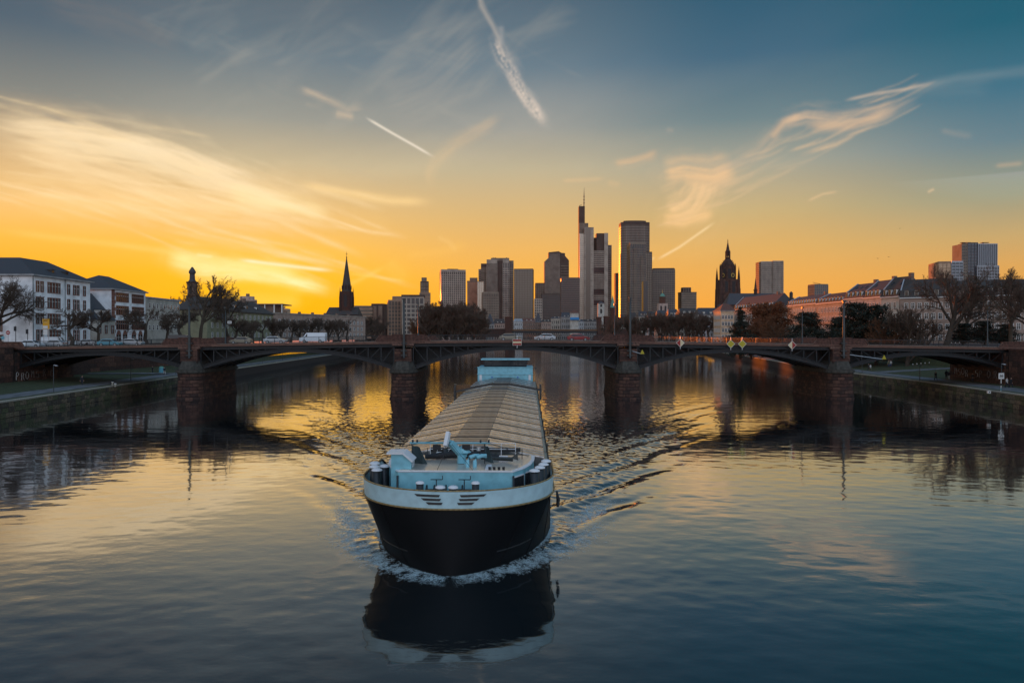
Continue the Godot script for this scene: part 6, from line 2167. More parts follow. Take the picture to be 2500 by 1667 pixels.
func build_cathedral() -> void:
	var d := 780.0
	var B := 5.0
	var t := thing("cathedral", "dark red sandstone cathedral with tall ornate pinnacled tower and clock", "cathedral", Vector3(hx(1777, d), B, -d))
	var X := func(px: float) -> float: return hx(px, d) - t.position.x
	var Y := func(py: float) -> float: return hy(py, d) - B
	mk("cath", 0.105, 0.05, 0.036, 0.9, 0, "blotch", 0.06)
	mk("cath_dark", 0.07, 0.036, 0.028, 0.9, 0, "blotch", 0.06)
	var g := Geo.new()
	var r := 9.2
	var sq := func(h: float) -> PackedVector2Array: return PackedVector2Array([Vector2(-h, -h), Vector2(-h, h), Vector2(h, h), Vector2(h, -h)])
	g.prism(sq.call(r), 0, Y.call(718)); g.prism(sq.call(r - 0.5), Y.call(718), Y.call(683)); part(t, "tower", g.mesh(), M.cath)
	# stepped corner buttresses with pinnacles
	for sx in [-1, 1]:
		for sz in [-1, 1]:
			g = Geo.new()
			var c := Vector2(sx * (r - 0.6), sz * (r - 0.6))
			g.ngon(2.6, 4, 0, Y.call(735), 0.92, c, 0.0); g.ngon(2.2, 4, Y.call(735), Y.call(705), 0.9, c, 0.0); g.ngon(1.7, 4, Y.call(705), Y.call(682), 0.85, c, 0.0)
			g.ngon(1.5, 4, Y.call(682), Y.call(672), 0.75, c, 0.0)
			part(t, "buttress", g.mesh(), M.cath_dark)
			g = Geo.new(); g.ngon(1.05, 6, Y.call(672), Y.call(651), 0.04, c); g.ngon(0.75, 6, Y.call(664), Y.call(662.6), 1.0, c); part(t, "pinnacle", g.mesh(), M.cath_dark)
	for a in 4:
		for px in [-3.6, 3.6]:
			g = Geo.new(); g.b2(px - 1.6, px + 1.6, Y.call(714), Y.call(688), r - 0.5, r - 0.42)
			var o := part(t, "belfry_opening", g.mesh(), M.dark); o.rotation.y = a * PI / 2
		for px in [-7.2, 0.0, 7.2]:
			g = Geo.new(); g.b2(px - 0.45, px + 0.45, 0, Y.call(684), r - 0.5, r + 0.35)
			var o2 := part(t, "pilaster", g.mesh(), M.cath_dark); o2.rotation.y = a * PI / 2
		g = Geo.new(); g.b2(-r - 0.3, r + 0.3, Y.call(719), Y.call(717.4), -0.1 + r - 0.3, r + 0.3)
		var o3 := part(t, "cornice", g.mesh(), M.cath_dark); o3.rotation.y = a * PI / 2
	# octagon
	g = Geo.new(); g.ngon(7.2, 8, Y.call(683), Y.call(652)); part(t, "octagon", g.mesh(), M.cath)
	for a in 8:
		g = Geo.new(); g.b2(-1.5, 1.5, Y.call(681), Y.call(657), 6.66, 6.74)
		var o := part(t, "octagon_window", g.mesh(), M.dark); o.rotation.y = a * PI / 4
		var an := a * PI / 4 + PI / 8
		var c := Vector2(sin(an), cos(an)) * 7.4
		g = Geo.new(); g.ngon(0.8, 5, Y.call(683), Y.call(650), 0.9, c); g.ngon(0.7, 5, Y.call(650), Y.call(642.5), 0.05, c); part(t, "pinnacle", g.mesh(), M.cath_dark)
		g = Geo.new(); g.tri(Vector3(-2.6, Y.call(653), 6.9), Vector3(2.6, Y.call(653), 6.9), Vector3(0, Y.call(645.5), 6.6)); part(t, "gable", g.mesh(), M.cath_dark); t.get_child(t.get_child_count() - 1).rotation.y = a * PI / 4
	for a in [-0.42, 0.42]:
		var cl := Node3D.new(); cl.name = "clock"; t.add_child(cl, true)
		cl.position = Vector3(sin(a) * 7.6 if a > 0 else -6.4, Y.call(673), 7.4 if a > 0 else 5.6); cl.rotation.y = a * (0.7 if a > 0 else 1.9)
		g = Geo.new()
		for k in 16:
			var a0 := TAU * k / 16
			var a1 := TAU * (k + 1) / 16
			g.quad(Vector3(cos(a0) * 1.5, sin(a0) * 1.5, 0.02), Vector3(cos(a0) * 2.0, sin(a0) * 2.0, 0.02), Vector3(cos(a1) * 2.0, sin(a1) * 2.0, 0.02), Vector3(cos(a1) * 1.5, sin(a1) * 1.5, 0.02))
		part(cl, "dial_ring", g.mesh(), M.gold)
		g = Geo.new(); g.bar(Vector3(0, 0, 0.05), Vector3(0.4, 1.2, 0.05), 0.2, 0.05); g.bar(Vector3(0, 0, 0.05), Vector3(-0.7, -0.4, 0.05), 0.2, 0.05); part(cl, "hands", g.mesh(), M.gold)
	# domed cap, lantern and needle
	g = Geo.new()
	var pr := [[652, 6.9], [647, 6.4], [642, 5.5], [638, 4.4], [634.5, 3.3], [633, 2.9]]
	for k in pr.size() - 1: g.ngon(pr[k][1], 8, Y.call(pr[k][0]), Y.call(pr[k + 1][0]), pr[k + 1][1] / pr[k][1])
	part(t, "dome", g.mesh(), M.cath_dark)
	for a in 8:
		for k in 4:
			var rr: float = pr[k][1] + 0.15
			var an := a * PI / 4 + PI / 8
			g = Geo.new(); g.ngon(0.4, 4, Y.call(pr[k][0]), Y.call(pr[k][0] - 3.2), 0.1, Vector2(sin(an), cos(an)) * rr); part(t, "crocket", g.mesh(), M.cath_dark)
	g = Geo.new()
	for a in 8:
		var an := a * PI / 4 + PI / 8
		g.ngon(0.5, 4, Y.call(634), Y.call(613), 0.8, Vector2(sin(an), cos(an)) * 2.2)
	g.ngon(1.9, 8, Y.call(634), Y.call(628), 0.9); g.ngon(2.5, 8, Y.call(619), Y.call(617.4)); g.ngon(2.3, 8, Y.call(614), Y.call(610), 0.75); g.ngon(1.3, 8, Y.call(625), Y.call(612))
	part(t, "lantern", g.mesh(), M.cath_dark)
	g = Geo.new(); g.ngon(1.8, 8, Y.call(611), Y.call(592), 0.2); g.rod(Vector3(0, Y.call(593), 0), Vector3(0, Y.call(584), 0), 0.22, 5); g.box(Vector3(0, Y.call(588), 0), Vector3(1.2, 0.3, 0.3)); g.ngon(0.55, 6, Y.call(592), Y.call(590.6)); part(t, "needle", g.mesh(), M.cath_dark)
	# nave, choir and roof turret
	var roof := func(px0: float, px1: float, pye: float, pyr: float, dz: float, half: float, hip0: float, hip1: float) -> void:
		var q := Geo.new()
		var e0: float = X.call(px0)
		var e1: float = X.call(px1)
		q.quad(Vector3(e0, Y.call(pye), dz + half), Vector3(e1, Y.call(pye), dz + half), Vector3(e1 - hip1, Y.call(pyr), dz), Vector3(e0 + hip0, Y.call(pyr), dz))
		q.quad(Vector3(e1, Y.call(pye), dz - half), Vector3(e0, Y.call(pye), dz - half), Vector3(e0 + hip0, Y.call(pyr), dz), Vector3(e1 - hip1, Y.call(pyr), dz))
		q.tri(Vector3(e1, Y.call(pye), dz + half), Vector3(e1, Y.call(pye), dz - half), Vector3(e1 - hip1, Y.call(pyr), dz)); q.tri(Vector3(e0, Y.call(pye), dz - half), Vector3(e0, Y.call(pye), dz + half), Vector3(e0 + hip0, Y.call(pyr), dz))
		part(t, "roof", q.mesh(), M.slate)
		q = Geo.new(); q.b2(e0 + 0.5, e1 - 0.5, 0, Y.call(pye), dz - half + 0.5, dz + half - 0.5); part(t, "nave", q.mesh(), M.cath)
	roof.call(1751, 1872, 747, 719.5, 26.0, 9.0, 5.0, 0.0)
	roof.call(1862, 1892, 744, 721, 25.0, 10.0, 2.0, 6.0)
	roof.call(1734, 1779, 752, 746, 30.0, 4.0, 0.5, 0.5)
	g = Geo.new(); g.ngon(1.6, 8, Y.call(721), Y.call(712), 0.9, Vector2(X.call(1825), 26)); g.ngon(2.0, 8, Y.call(713), Y.call(711), 1.0, Vector2(X.call(1825), 26)); g.ngon(1.4, 8, Y.call(712), Y.call(683), 0.05, Vector2(X.call(1825), 26)); part(t, "ridge_turret", g.mesh(), M.cath_dark)

func old_bridge() -> void:
	var d := 800.0
	var t := thing("stone_bridge", "distant red sandstone bridge with dark steel middle span below the skyline", "bridge", Vector3(0, 0, -d))
	var Y := func(py: float) -> float: return hy(py, d)
	var g := Geo.new(); g.b2(hx(1250, d), hx(1470, d), Y.call(813), Y.call(807.5), -12, 0); part(t, "steel_span", g.mesh(), M.iron)
	g = Geo.new(); g.b2(hx(1250, d), hx(1470, d), Y.call(807.4), Y.call(804), -0.1, 0.0); part(t, "railing", g.mesh(), M.rust)
	for s in [[820, 1250], [1470, 1720]]:
		g = Geo.new(); g.b2(hx(s[0], d), hx(s[1], d), Y.call(823), Y.call(805), -14, 1); part(t, "approach_wall", g.mesh(), M.sand_b)
		g = Geo.new(); g.b2(hx(s[0], d), hx(s[1], d), Y.call(804.9), Y.call(802.5), 0.2, 1.4); part(t, "parapet", g.mesh(), M.sand_b)
		var n := int((s[1] - s[0]) / 62.0)
		for i in n + 1:
			var x := hx(s[0] + (s[1] - s[0]) * float(i) / n, d)
			g = Geo.new(); g.b2(x - 3, x + 3, -1, Y.call(815), -13.5, 3.0); part(t, "pier", g.mesh(), M.sand_b)
	for px in [[1233, 1250, 775], [1459, 1468, 776], [1476.5, 1488, 774]]:
		g = Geo.new(); g.b2(hx(px[0], d), hx(px[1], d), -1, Y.call(px[2]), -10, 2.5); part(t, "pylon", g.mesh(), M.sand_a)
		g = Geo.new(); g.b2(hx(px[0], d) - 0.4, hx(px[1], d) + 0.4, Y.call(px[2]), Y.call(px[2] - 2.5), -10.4, 2.9); part(t, "pylon_cap", g.mesh(), M.sand_c)

func old_town() -> void:
	# roofs and gables between the old bridge and the towers
	var g: Geo
	var specs := [
		[1098, 1130, 795, 783, "grey", "slate", "low grey house with broad slate roof under the gridded slab tower"],
		[1130, 1166, 792, 780, "cream", "slate_brown", "cream river house with brown roof below the salmon tower"],
		[1166, 1188, 796, 776, "grey", "slate", "narrow house with steep dark roof below the stepped tower"],
		[1186, 1206, 797, 766, "grey", "slate", "old house with very steep patched roof and tall gable"],
		[1206, 1232, 795, 778, "pink", "slate_brown", "pinkish old house beside the bridge pylon"],
		[1254, 1276, 790, 778, "white", "zinc", "white modern gallery house with pale folded roof"],
		[1276, 1306, 790, 776, "brown", "tile_red", "brown town house with red tiled roof"],
		[1306, 1322, 792, 764, "brown", "slate", "slim brown house with pointed turret roof"],
		[1322, 1346, 791, 781, "pink", "slate_brown", "flat pink house with white balconies"],
		[1346, 1372, 783, 776, "cream", "slate", "cream corner house with tall window rows"],
		[1370, 1395, 780, 762, "grey", "slate", "grey stone house with big pyramid roof and dark porch gable"],
		[1395, 1425, 790, 779, "white", "slate", "white waterfront house with speckled windows"],
		[1425, 1458, 790, 779, "grey", "slate_brown", "pale waterfront house before the tallest tower"],
		[1490, 1512, 793, 772, "pink", "slate", "gabled pink town house near the green spire"],
		[1512, 1535, 790, 768, "cream", "slate_brown", "cream twin-gabled house behind bare trees"],
		[1535, 1562, 788, 763, "cream", "slate_brown", "tall stepped-gable house catching light beside the lamp mast"]]
	var i := 0
	for s in specs:
		var d := 880.0 + (i * 37) % 90
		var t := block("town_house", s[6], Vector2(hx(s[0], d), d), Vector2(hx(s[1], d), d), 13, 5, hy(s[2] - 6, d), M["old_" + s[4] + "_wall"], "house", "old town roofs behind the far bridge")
		var w: float = t.get_meta("wide")
		var h := hy(s[2] - 6, d) - 5.0
		far_windows(t, w, maxi(3, int(w / 2.2)), 4, 3.0, (h - 3.0) / 4.0, 0.9, (h - 3) / 4.0 * 0.55)
		var rise := maxf(hy(s[3], d) - hy(s[2] - 6, d), 2.0)
		hip_roof(t, w, 13, h, rise, 0.3, minf(w * 0.42, 4.0) if rise > 6 else 0.8, minf(w * 0.42, 4.0) if rise > 6 else 0.8, M[s[5]])
		for k in 2:
			g = Geo.new(); g.b2(w * (0.3 + 0.35 * k), w * (0.3 + 0.35 * k) + 1.2, h + 0.8, h + 2.0, -2.6, -0.8); part(t, "dormer", g.mesh(), M.cream_wall)
		i += 1
	# small towers of the old town
	var d := 860.0
	var t := thing("gate_tower", "pale stone gate tower with framed openings before the tallest tower", "tower", Vector3(hx(1467, d), 5, -d))
	var top := hy(741, d) - 5
	g = Geo.new(); g.b2(-3.4, 3.4, 0, top, -3.4, 3.4); part(t, "shaft", g.mesh(), M.cream_wall)
	g = Geo.new(); g.ngon(5.6, 4, top, top + 2.6, 0.1); part(t, "roof", g.mesh(), M.slate)
	for y in [top - 4.0, top - 11.0]:
		g = Geo.new(); g.b2(-1.0, 1.0, y, y + 3.0 if y > top - 5 else y + 5.0, 3.42, 3.5); part(t, "opening", g.mesh(), M.dark)
	t = thing("green_spire_church", "small red church tower with pointed green copper spire", "church", Vector3(hx(1496, d), 5, -d))
	g = Geo.new(); g.b2(-2.4, 2.4, 0, hy(751, d) - 5, -2.4, 2.4); part(t, "tower", g.mesh(), M.sand_a)
	g = Geo.new(); g.ngon(2.9, 8, hy(751, d) - 5, hy(721, d) - 5, 0.03); part(t, "spire", g.mesh(), M.copper)
	t = thing("domed_church", "round sandstone church tower with green copper cupola before the balcony tower", "church", Vector3(hx(1617.5, d), 5, -d))
	g = Geo.new(); g.b2(-5.0, 5.0, 0, hy(741, d) - 5, -5, 5); part(t, "tower", g.mesh(), M.pink_wall)
	g = Geo.new(); g.ngon(3.4, 12, hy(741, d) - 5, hy(724, d) - 5); part(t, "drum", g.mesh(), M.sand_c)
	g = Geo.new(); g.ngon(3.0, 12, hy(724, d) - 5, hy(720, d) - 5, 0.8); g.ngon(2.4, 12, hy(720, d) - 5, hy(716, d) - 5, 0.25); part(t, "cupola", g.mesh(), M.copper)
	g = Geo.new(); g.rod(Vector3(0, hy(717, d) - 5, 0), Vector3(0, hy(708, d) - 5, 0), 0.2, 5); part(t, "cross", g.mesh(), M.gold)
	for px in [-2.3, 2.3]:
		g = Geo.new(); g.b2(px - 0.9, px + 0.9, hy(760, d) - 5, hy(747, d) - 5, 5.02, 5.1); part(t, "opening", g.mesh(), M.dark)
	g = Geo.new(); g.b2(-16, 12, 0, hy(768, d) - 5, -14, 4); part(t, "nave", g.mesh(), M.pink_wall)
	t = thing("blue_tent_hall", "red-roofed pavilion above a bright blue canopy on the waterfront", "pavilion", Vector3(hx(1402, d), 5, -d))
	g = Geo.new(); g.b2(-4.5, 4.5, 0, hy(764, d) - 5, -4, 4); part(t, "wall", g.mesh(), M.cream_wall)
	g = Geo.new(); g.ngon(7.0, 4, hy(764, d) - 5, hy(757, d) - 5, 0.3); part(t, "roof", g.mesh(), M.tile_red)
	mk("canopy_blue", 0.02, 0.2, 0.45, 0.6)
	g = Geo.new(); g.b2(-4.8, 4.8, hy(781, d) - 5, hy(775, d) - 5, 4, 7); part(t, "canopy", g.mesh(), M.canopy_blue)
# ---------------------------------------------------------------- trees
func grow(g: Geo, tw: Geo, p: Vector3, dir: Vector3, len: float, r: float, level: int, last: int, spec: Dictionary) -> void:
	var n := 3 if level < last - 1 else 2
	var pts := PackedVector3Array([p])
	var rad := PackedFloat32Array([r])
	var q := p
	var d := dir
	for i in n:
		d = (d + Vector3(rng.randfn(0, 1), rng.randfn(0, 1) + spec.lift * (1.0 if level > 1 else 0.4), rng.randfn(0, 1)) * spec.bend).normalized()
		q += d * len / n
		pts.append(q)
		rad.append(maxf(r * (1.0 - 0.55 * (i + 1) / n), spec.thin))
	(g if level <= 1 else tw).tube(pts, rad, 6 if level == 0 else (4 if level <= 2 else 3), false)
	if level == last: return
	var kids: int = spec.kids[level]
	for k in kids:
		var f: float = lerpf(spec.from[level], 1.0, (k + rng.randf() * 0.8) / kids)
		var s := f * n
		var i := mini(int(s), n - 1)
		var at_p := pts[i].lerp(pts[i + 1], s - i)
		var base := (pts[i + 1] - pts[i]).normalized()
		var side := base.cross(Vector3(rng.randfn(0, 1), rng.randfn(0, 1), rng.randfn(0, 1))).normalized()
		var a: float = spec.angle[level] * rng.randf_range(0.7, 1.25)
		var nd := (base * cos(a) + side * sin(a)).normalized()
		grow(g, tw, at_p, nd, len * spec.ratio[level] * rng.randf_range(0.7, 1.15) * (1.15 - 0.4 * f), maxf(rad[i] * spec.slim, spec.thin), level + 1, last, spec)

func bare_tree(called: String, spec: Dictionary, bark: Material, twig: Material) -> Node3D:
	var t := Node3D.new()
	t.name = called
	t.set_meta("stem", called)
	var g := Geo.new()
	var tw := Geo.new()
	grow(g, tw, Vector3(0, -0.3, 0), spec.get("lean", Vector3.UP), spec.trunk, spec.r, 0, spec.kids.size(), spec)
	part(t, "trunk", g.smooth(), bark)
	part(t, "crown", tw.mesh(), twig)
	return t

func leaf_tree(called: String, h: float, wide: float, tiers: int, count: int, leaf: float, mt: Material, pointed: float, droop: float) -> Node3D:
	var t := Node3D.new()
	t.name = called
	t.set_meta("stem", called)
	var g := Geo.new()
	g.tube(PackedVector3Array([Vector3(0, -0.3, 0), Vector3(0.1, h * 0.5, 0), Vector3(0, h, 0)]), PackedFloat32Array([h * 0.028, h * 0.018, 0.05]), 7, false)
	var f := Geo.new()
	for i in tiers:
		var u := (i + 0.5) / tiers
		var y := h * lerpf(0.12, 0.98, u)
		var reach := wide * (pow(1.0 - u, pointed) * 0.95 + 0.08) * rng.randf_range(0.5, 1.3)
		var arms := 5 + rng.randi() % 3
		for a in arms:
			var an := TAU * a / arms + rng.randf() * 1.3 + i
			var len := reach * rng.randf_range(0.4, 1.25)
			var tip := Vector3(cos(an) * len, y - len * droop + rng.randf_range(-0.3, 0.5), sin(an) * len)
			g.rod(Vector3(0, y, 0), tip, 0.07, 3, 0.02)
			for k in int(count * len / wide):
				var s := sqrt(rng.randf())
				var c := Vector3(0, y, 0).lerp(tip, s) + Vector3(rng.randfn(0, 0.13), rng.randfn(0, 0.09), rng.randfn(0, 0.13)) * (0.4 + len * 0.9)
				var b := Basis.from_euler(Vector3(rng.randf() * TAU, rng.randf() * TAU, rng.randf() * TAU))
				var l := leaf * rng.randf_range(0.6, 1.3)
				f.tri(c + b.x * l, c - b.x * l * 0.6 + b.y * l * 0.7, c - b.x * l * 0.6 - b.y * l * 0.7)
	part(t, "trunk", g.smooth(), M.bark)
	part(t, "crown", f.mesh(), mt)
	return t

func plant(src: Node3D, px: float, ytop: float, d: float, own: float, base: float, label: String, group: String, spread := 1.0) -> Node3D:
	if base < 8.5 and px > 1780: base = park_y(hx(px, d), d) - 0.05
	var h := hy(ytop, d) - base
	var k := h / own
	var c := src.duplicate() as Node3D
	c.name = numbered(src.get_meta("stem"))
	add_child(c)
	c.position = Vector3(hx(px, d), base, -d)
	c.rotation.y = rng.randf() * TAU
	c.scale = Vector3(k * spread, k, k * spread)
	c.set_meta("label", label)
	c.set_meta("category", "tree")
	c.set_meta("group", group)
	return c

func high(t: Node3D) -> float:
	var m := 0.0
	for c in t.get_children():
		m = maxf(m, c.mesh.get_aabb().end.y)
	return m

func build_trees() -> void:
	var knob := {"trunk": 3.4, "r": 0.3, "kids": [6, 5, 5, 5, 4], "from": [0.7, 0.35, 0.3, 0.2, 0.2], "angle": [0.95, 0.75, 0.7, 0.7, 0.6], "ratio": [1.0, 0.62, 0.6, 0.6, 0.6], "bend": 0.2, "lift": 0.5, "slim": 0.62, "thin": 0.015}
	var tall := {"trunk": 9.0, "r": 0.5, "kids": [9, 7, 6, 5, 4], "from": [0.35, 0.3, 0.25, 0.2, 0.2], "angle": [0.75, 0.7, 0.7, 0.7, 0.7], "ratio": [0.78, 0.55, 0.52, 0.55, 0.55], "bend": 0.17, "lift": 0.35, "slim": 0.58, "thin": 0.017}
	var bushy := {"trunk": 4.5, "r": 0.34, "kids": [8, 6, 5, 5, 4], "from": [0.1, 0.2, 0.2, 0.2, 0.2], "angle": [0.5, 0.5, 0.55, 0.6, 0.6], "ratio": [1.15, 0.6, 0.55, 0.55, 0.55], "bend": 0.16, "lift": 0.6, "slim": 0.6, "thin": 0.024}
	var A := [bare_tree("pollard_tree", knob, M.bark, M.twig), bare_tree("pollard_tree", knob, M.bark, M.twig)]
	var B := [bare_tree("plane_tree", tall, M.bark_pale, M.twig), bare_tree("plane_tree", tall, M.bark, M.twig)]
	var C := [bare_tree("bare_shrub_tree", bushy, M.bark, M.twig), bare_tree("bare_shrub_tree", bushy, M.bark, M.twig_red)]
	var dense := bushy.duplicate()
	dense.kids = [11, 7, 6, 5, 4]
	dense.thin = 0.034
	var E := bare_tree("island_tree", dense, M.bark, M.twig)
	var D := leaf_tree("cedar_tree", 14.0, 6.4, 17, 240, 0.27, M.needle, 0.45, 0.02)
	var S := leaf_tree("spruce_tree", 14.0, 4.4, 20, 240, 0.26, M.needle, 0.9, 0.28)
	var O := leaf_tree("russet_tree", 12.0, 5.2, 18, 260, 0.2, M.dry_leaf, 0.35, -0.25)
	var hA := [high(A[0]), high(A[1])]
	var hB := [high(B[0]), high(B[1])]
	var hC := [high(C[0]), high(C[1])]
	var L := 9.75
	var gl := "bare trees along the school bank street"
	plant(B[1], -22, 668, 172, hB[1], L, "leaning bare plane tree in front of the school's street wing", gl)
	for s in [[172, 748, 171, 0, "low knobbly pollard in front of the white school's river wall"], [240, 752, 178, 1, "low knobbly pollard before the slate link house"], [358, 746, 205, 0, "spreading pollard before the school annexe's arched windows"], [405, 758, 212, 1, "small pollard before the plain flat-roofed block"], [440, 750, 225, 0, "dense pollard beside the tall tree with dry leaves"]]:
		plant(A[s[3]], s[0], s[1], s[2], hA[s[3]], L, s[4], gl, 1.15)
	plant(B[0], 487, 668, 238, hB[0], L, "tall plane tree with last dry leaves before the onion-domed tower", gl, 0.8)
	plant(B[1], 560, 705, 300, hB[1], L, "thinner bare tree rising over the olive house roof", gl)
	plant(B[0], 445, 712, 330, hB[0], L, "bare tree crown above the flat-roofed block", gl)
	for i in 13:
		var px := 572.0 + i * 23.0
		plant(C[0] if i % 3 else A[i % 2], px, 772.0 + (i * 7) % 9, 250.0 + i * 13.0, hC[0] if i % 3 else hA[i % 2], L, "%s bare street tree in the terrace row, counted from the olive house" % ORD[i], gl, 1.1)
	for i in 4:
		plant(C[0], 878.0 + i * 15.0, [770, 766, 774, 782][i], 500.0 + i * 14, hC[0], 8.0, "%s dark bare tree in the clump, counted from the spire church" % ORD[i], "tree clump by the spire church", 1.1)
	for i in 9:
		plant(E, [1046, 1060, 1076, 1092, 1108, 1123, 1138, 1152, 1166][i], [750, 742, 733, 745, 738, 732, 740, 748, 764][i], 600.0 + (i % 2) * 20.0, high(E), 5.0, "%s bushy island tree, counted from the white grid block" % ORD[i], "island trees below the skyline", 0.95)
	for i in 3:
		plant(C[1], 1010.0 + i * 12.0, 775.0 + i * 4, 640.0, hC[1], 5.0, "%s thin bare tree below the white grid block" % ORD[i], "island trees below the skyline", 0.8)
	# old-town waterfront
	for i in 15:
		var px := 1500.0 + i * 18.0
		plant(C[i % 2] if i % 2 == 0 else A[0], px, [772, 764, 770, 772, 768, 758, 766, 762, 764, 758, 762, 757, 762, 766, 762][i], 500.0 + (i * 37) % 40, hC[0] if i % 2 == 0 else hA[0], 6.0, "%s bare waterfront tree, counted from the green spire church" % ORD[i], "waterfront trees before the old town", 0.95)
	var gr := "park trees along the promenade bank"
	plant(S, 1808, 748, 330, 14.0, 8.0, "dark spruce beside the sunlit ochre corner house", gr, 1.1)
	plant(C[1], 1835, 768, 335, hC[1], 7.0, "low reddish bare tree between the spruce and the russet tree", gr)
	for s in [[1862, 742, 345, "russet tree keeping brown leaves, tallest of its pair"], [1896, 740, 350, "broad russet tree keeping brown leaves beside the glazed house"]]:
		plant(O, s[0], s[1], s[2], 12.0, 8.0, s[3], gr, 0.95)
	plant(C[1], 1925, 765, 290, hC[1], 7.5, "reddish bare tree at the foot of the glazed terraced house", gr)
	plant(D, 1975, 760, 262, 14.0, 7.0, "small dark cedar before the plain-roofed terraced house", gr, 1.05)
	plant(D, 2092, 736, 232, 14.0, 7.0, "wide dark cedar, the larger of two crowding together", gr, 1.0)
	plant(D, 2140, 742, 226, 14.0, 7.0, "dark cedar crowding against the wider one", gr, 1.0)
	plant(D, 2052, 772, 240, 14.0, 7.0, "lower dark cedar at the outer side of the wide one", gr, 1.1)
	plant(C[1], 2175, 772, 215, hC[1], 7.0, "brown thicket tree under the white gabled terraced house", gr)
	plant(C[0], 2215, 745, 212, hC[0], 7.0, "bare thicket tree beside the big spreading plane tree", gr)
	plant(B[1], 2305, 640, 205, hB[1], 7.0, "big spreading bare plane tree before the orange-lit tower", gr, 0.92)
	plant(C[1], 2262, 752, 215, hC[1], 7.0, "reddish undergrowth tree below the big plane tree", gr)
	plant(B[1], 2352, 690, 250, hB[1], 8.0, "bare plane tree behind the big one, before pink apartments", gr, 0.85)
	plant(B[0], 2468, 648, 196, hB[0], 7.0, "pale-barked plane tree with round top before pink apartments", gr, 0.72)
	plant(B[1], 2530, 690, 190, hB[1], 7.0, "bare plane tree at the end of the pink apartments", gr, 0.8)
	for s in [[2352, 788, 225, "dark evergreen shrub below the bare plane tree"], [2405, 782, 222, "dark evergreen shrub beside the lamp post"], [2455, 790, 218, "dark evergreen shrub at the foot of the pale-barked plane"]]:
		plant(D, s[0], s[1], s[2], 14.0, 7.0, s[3], gr, 1.5)
	for t in A + B + C + [D, S, O, E]:
		t.free()
# ---------------------------------------------------------------- vehicles, people, street things
func vehicle(kind: String) -> Node3D:
	var t := Node3D.new()
	t.name = kind
	t.set_meta("stem", kind)
	var van := kind == "van"
	var L := 5.2 if van else 4.4
	var W := 1.9 if van else 1.76
	var prof: PackedVector2Array
	if van:
		prof = PackedVector2Array([Vector2(-2.6, 0.35), Vector2(2.5, 0.35), Vector2(2.6, 0.75), Vector2(2.5, 1.05), Vector2(1.75, 1.2), Vector2(1.2, 1.95), Vector2(0.9, 2.05), Vector2(-2.5, 2.05), Vector2(-2.6, 1.9)])
	else:
		prof = PackedVector2Array([Vector2(-2.15, 0.32), Vector2(2.12, 0.32), Vector2(2.2, 0.6), Vector2(2.08, 0.8), Vector2(1.15, 0.94), Vector2(0.55, 1.38), Vector2(0.3, 1.45), Vector2(-0.9, 1.45), Vector2(-1.25, 1.4), Vector2(-1.85, 1.0), Vector2(-2.18, 0.92), Vector2(-2.2, 0.6)])
	var g := Geo.new()
	# body narrows towards the roof
	var n := prof.size()
	var half := func(p: Vector2) -> float: return W / 2 * (1.0 - 0.16 * clampf((p.y - 0.9) / 0.6, 0, 1) * (0.5 if van else 1.0))
	for i in n:
		var a := prof[i]
		var b := prof[(i + 1) % n]
		g.quad(Vector3(a.x, a.y, half.call(a)), Vector3(a.x, a.y, -half.call(a)), Vector3(b.x, b.y, -half.call(b)), Vector3(b.x, b.y, half.call(b)))
	var tr := Geometry2D.triangulate_polygon(prof)
	for i in range(0, tr.size(), 3):
		for s in [-1.0, 1.0]:
			var q := []
			for k in 3:
				var p := prof[tr[i + k]]
				q.append(Vector3(p.x, p.y, s * half.call(p)))
			g.tri(q[0], q[1], q[2])
	part(t, "body", g.mesh(), M.car_silver)
	# side glass, wind screen
	for s in [-1.0, 1.0]:
		g = Geo.new()
		var q := [Vector2(0.95, 1.25), Vector2(1.45, 1.25), Vector2(1.05, 1.85), Vector2(0.95, 1.88)] if van else [Vector2(-1.55, 0.98), Vector2(0.98, 0.98), Vector2(0.48, 1.34), Vector2(-1.1, 1.36)]
		var v := []
		for p in q: v.append(Vector3(p.x, p.y, s * (half.call(p) + 0.012)))
		g.quad(v[0], v[1], v[2], v[3])
		part(t, "side_window", g.mesh(), M.glass)
	g = Geo.new()
	if van: g.quad(Vector3(1.76, 1.24, -0.8), Vector3(1.76, 1.24, 0.8), Vector3(1.26, 1.92, 0.76), Vector3(1.26, 1.92, -0.76))
	else: g.quad(Vector3(1.14, 0.97, -0.74), Vector3(1.14, 0.97, 0.74), Vector3(0.58, 1.385, 0.66), Vector3(0.58, 1.385, -0.66))
	part(t, "windscreen", g.mesh(), M.glass)
	for x in [-L * 0.31, L * 0.3]:
		for s in [-1.0, 1.0]:
			var w := Node3D.new(); w.name = "wheel"; t.add_child(w, true); w.position = Vector3(x, 0.33, s * (W / 2 - 0.1))
			g = Geo.new(); g.rod(Vector3(0, 0, -0.12), Vector3(0, 0, 0.12), 0.33, 14); part(w, "tyre", g.mesh(), M.dark)
			g = Geo.new(); g.rod(Vector3(0, 0, -0.13), Vector3(0, 0, 0.13), 0.2, 10); part(w, "rim", g.mesh(), M.steel)
	for s in [-1.0, 1.0]:
		g = Geo.new(); g.box(Vector3(L / 2 - 0.1, 0.72, s * 0.62), Vector3(0.12, 0.16, 0.34)); part(t, "headlight", g.mesh(), M.frame_white)
		g = Geo.new(); g.box(Vector3(-L / 2 + 0.03, 0.82, s * 0.66), Vector3(0.1, 0.18, 0.26)); part(t, "tail_light", g.mesh(), M.car_red)
	return t

func paint(t: Node3D, m: Material) -> void:
	(t.get_node("body") as MeshInstance3D).material_override = m

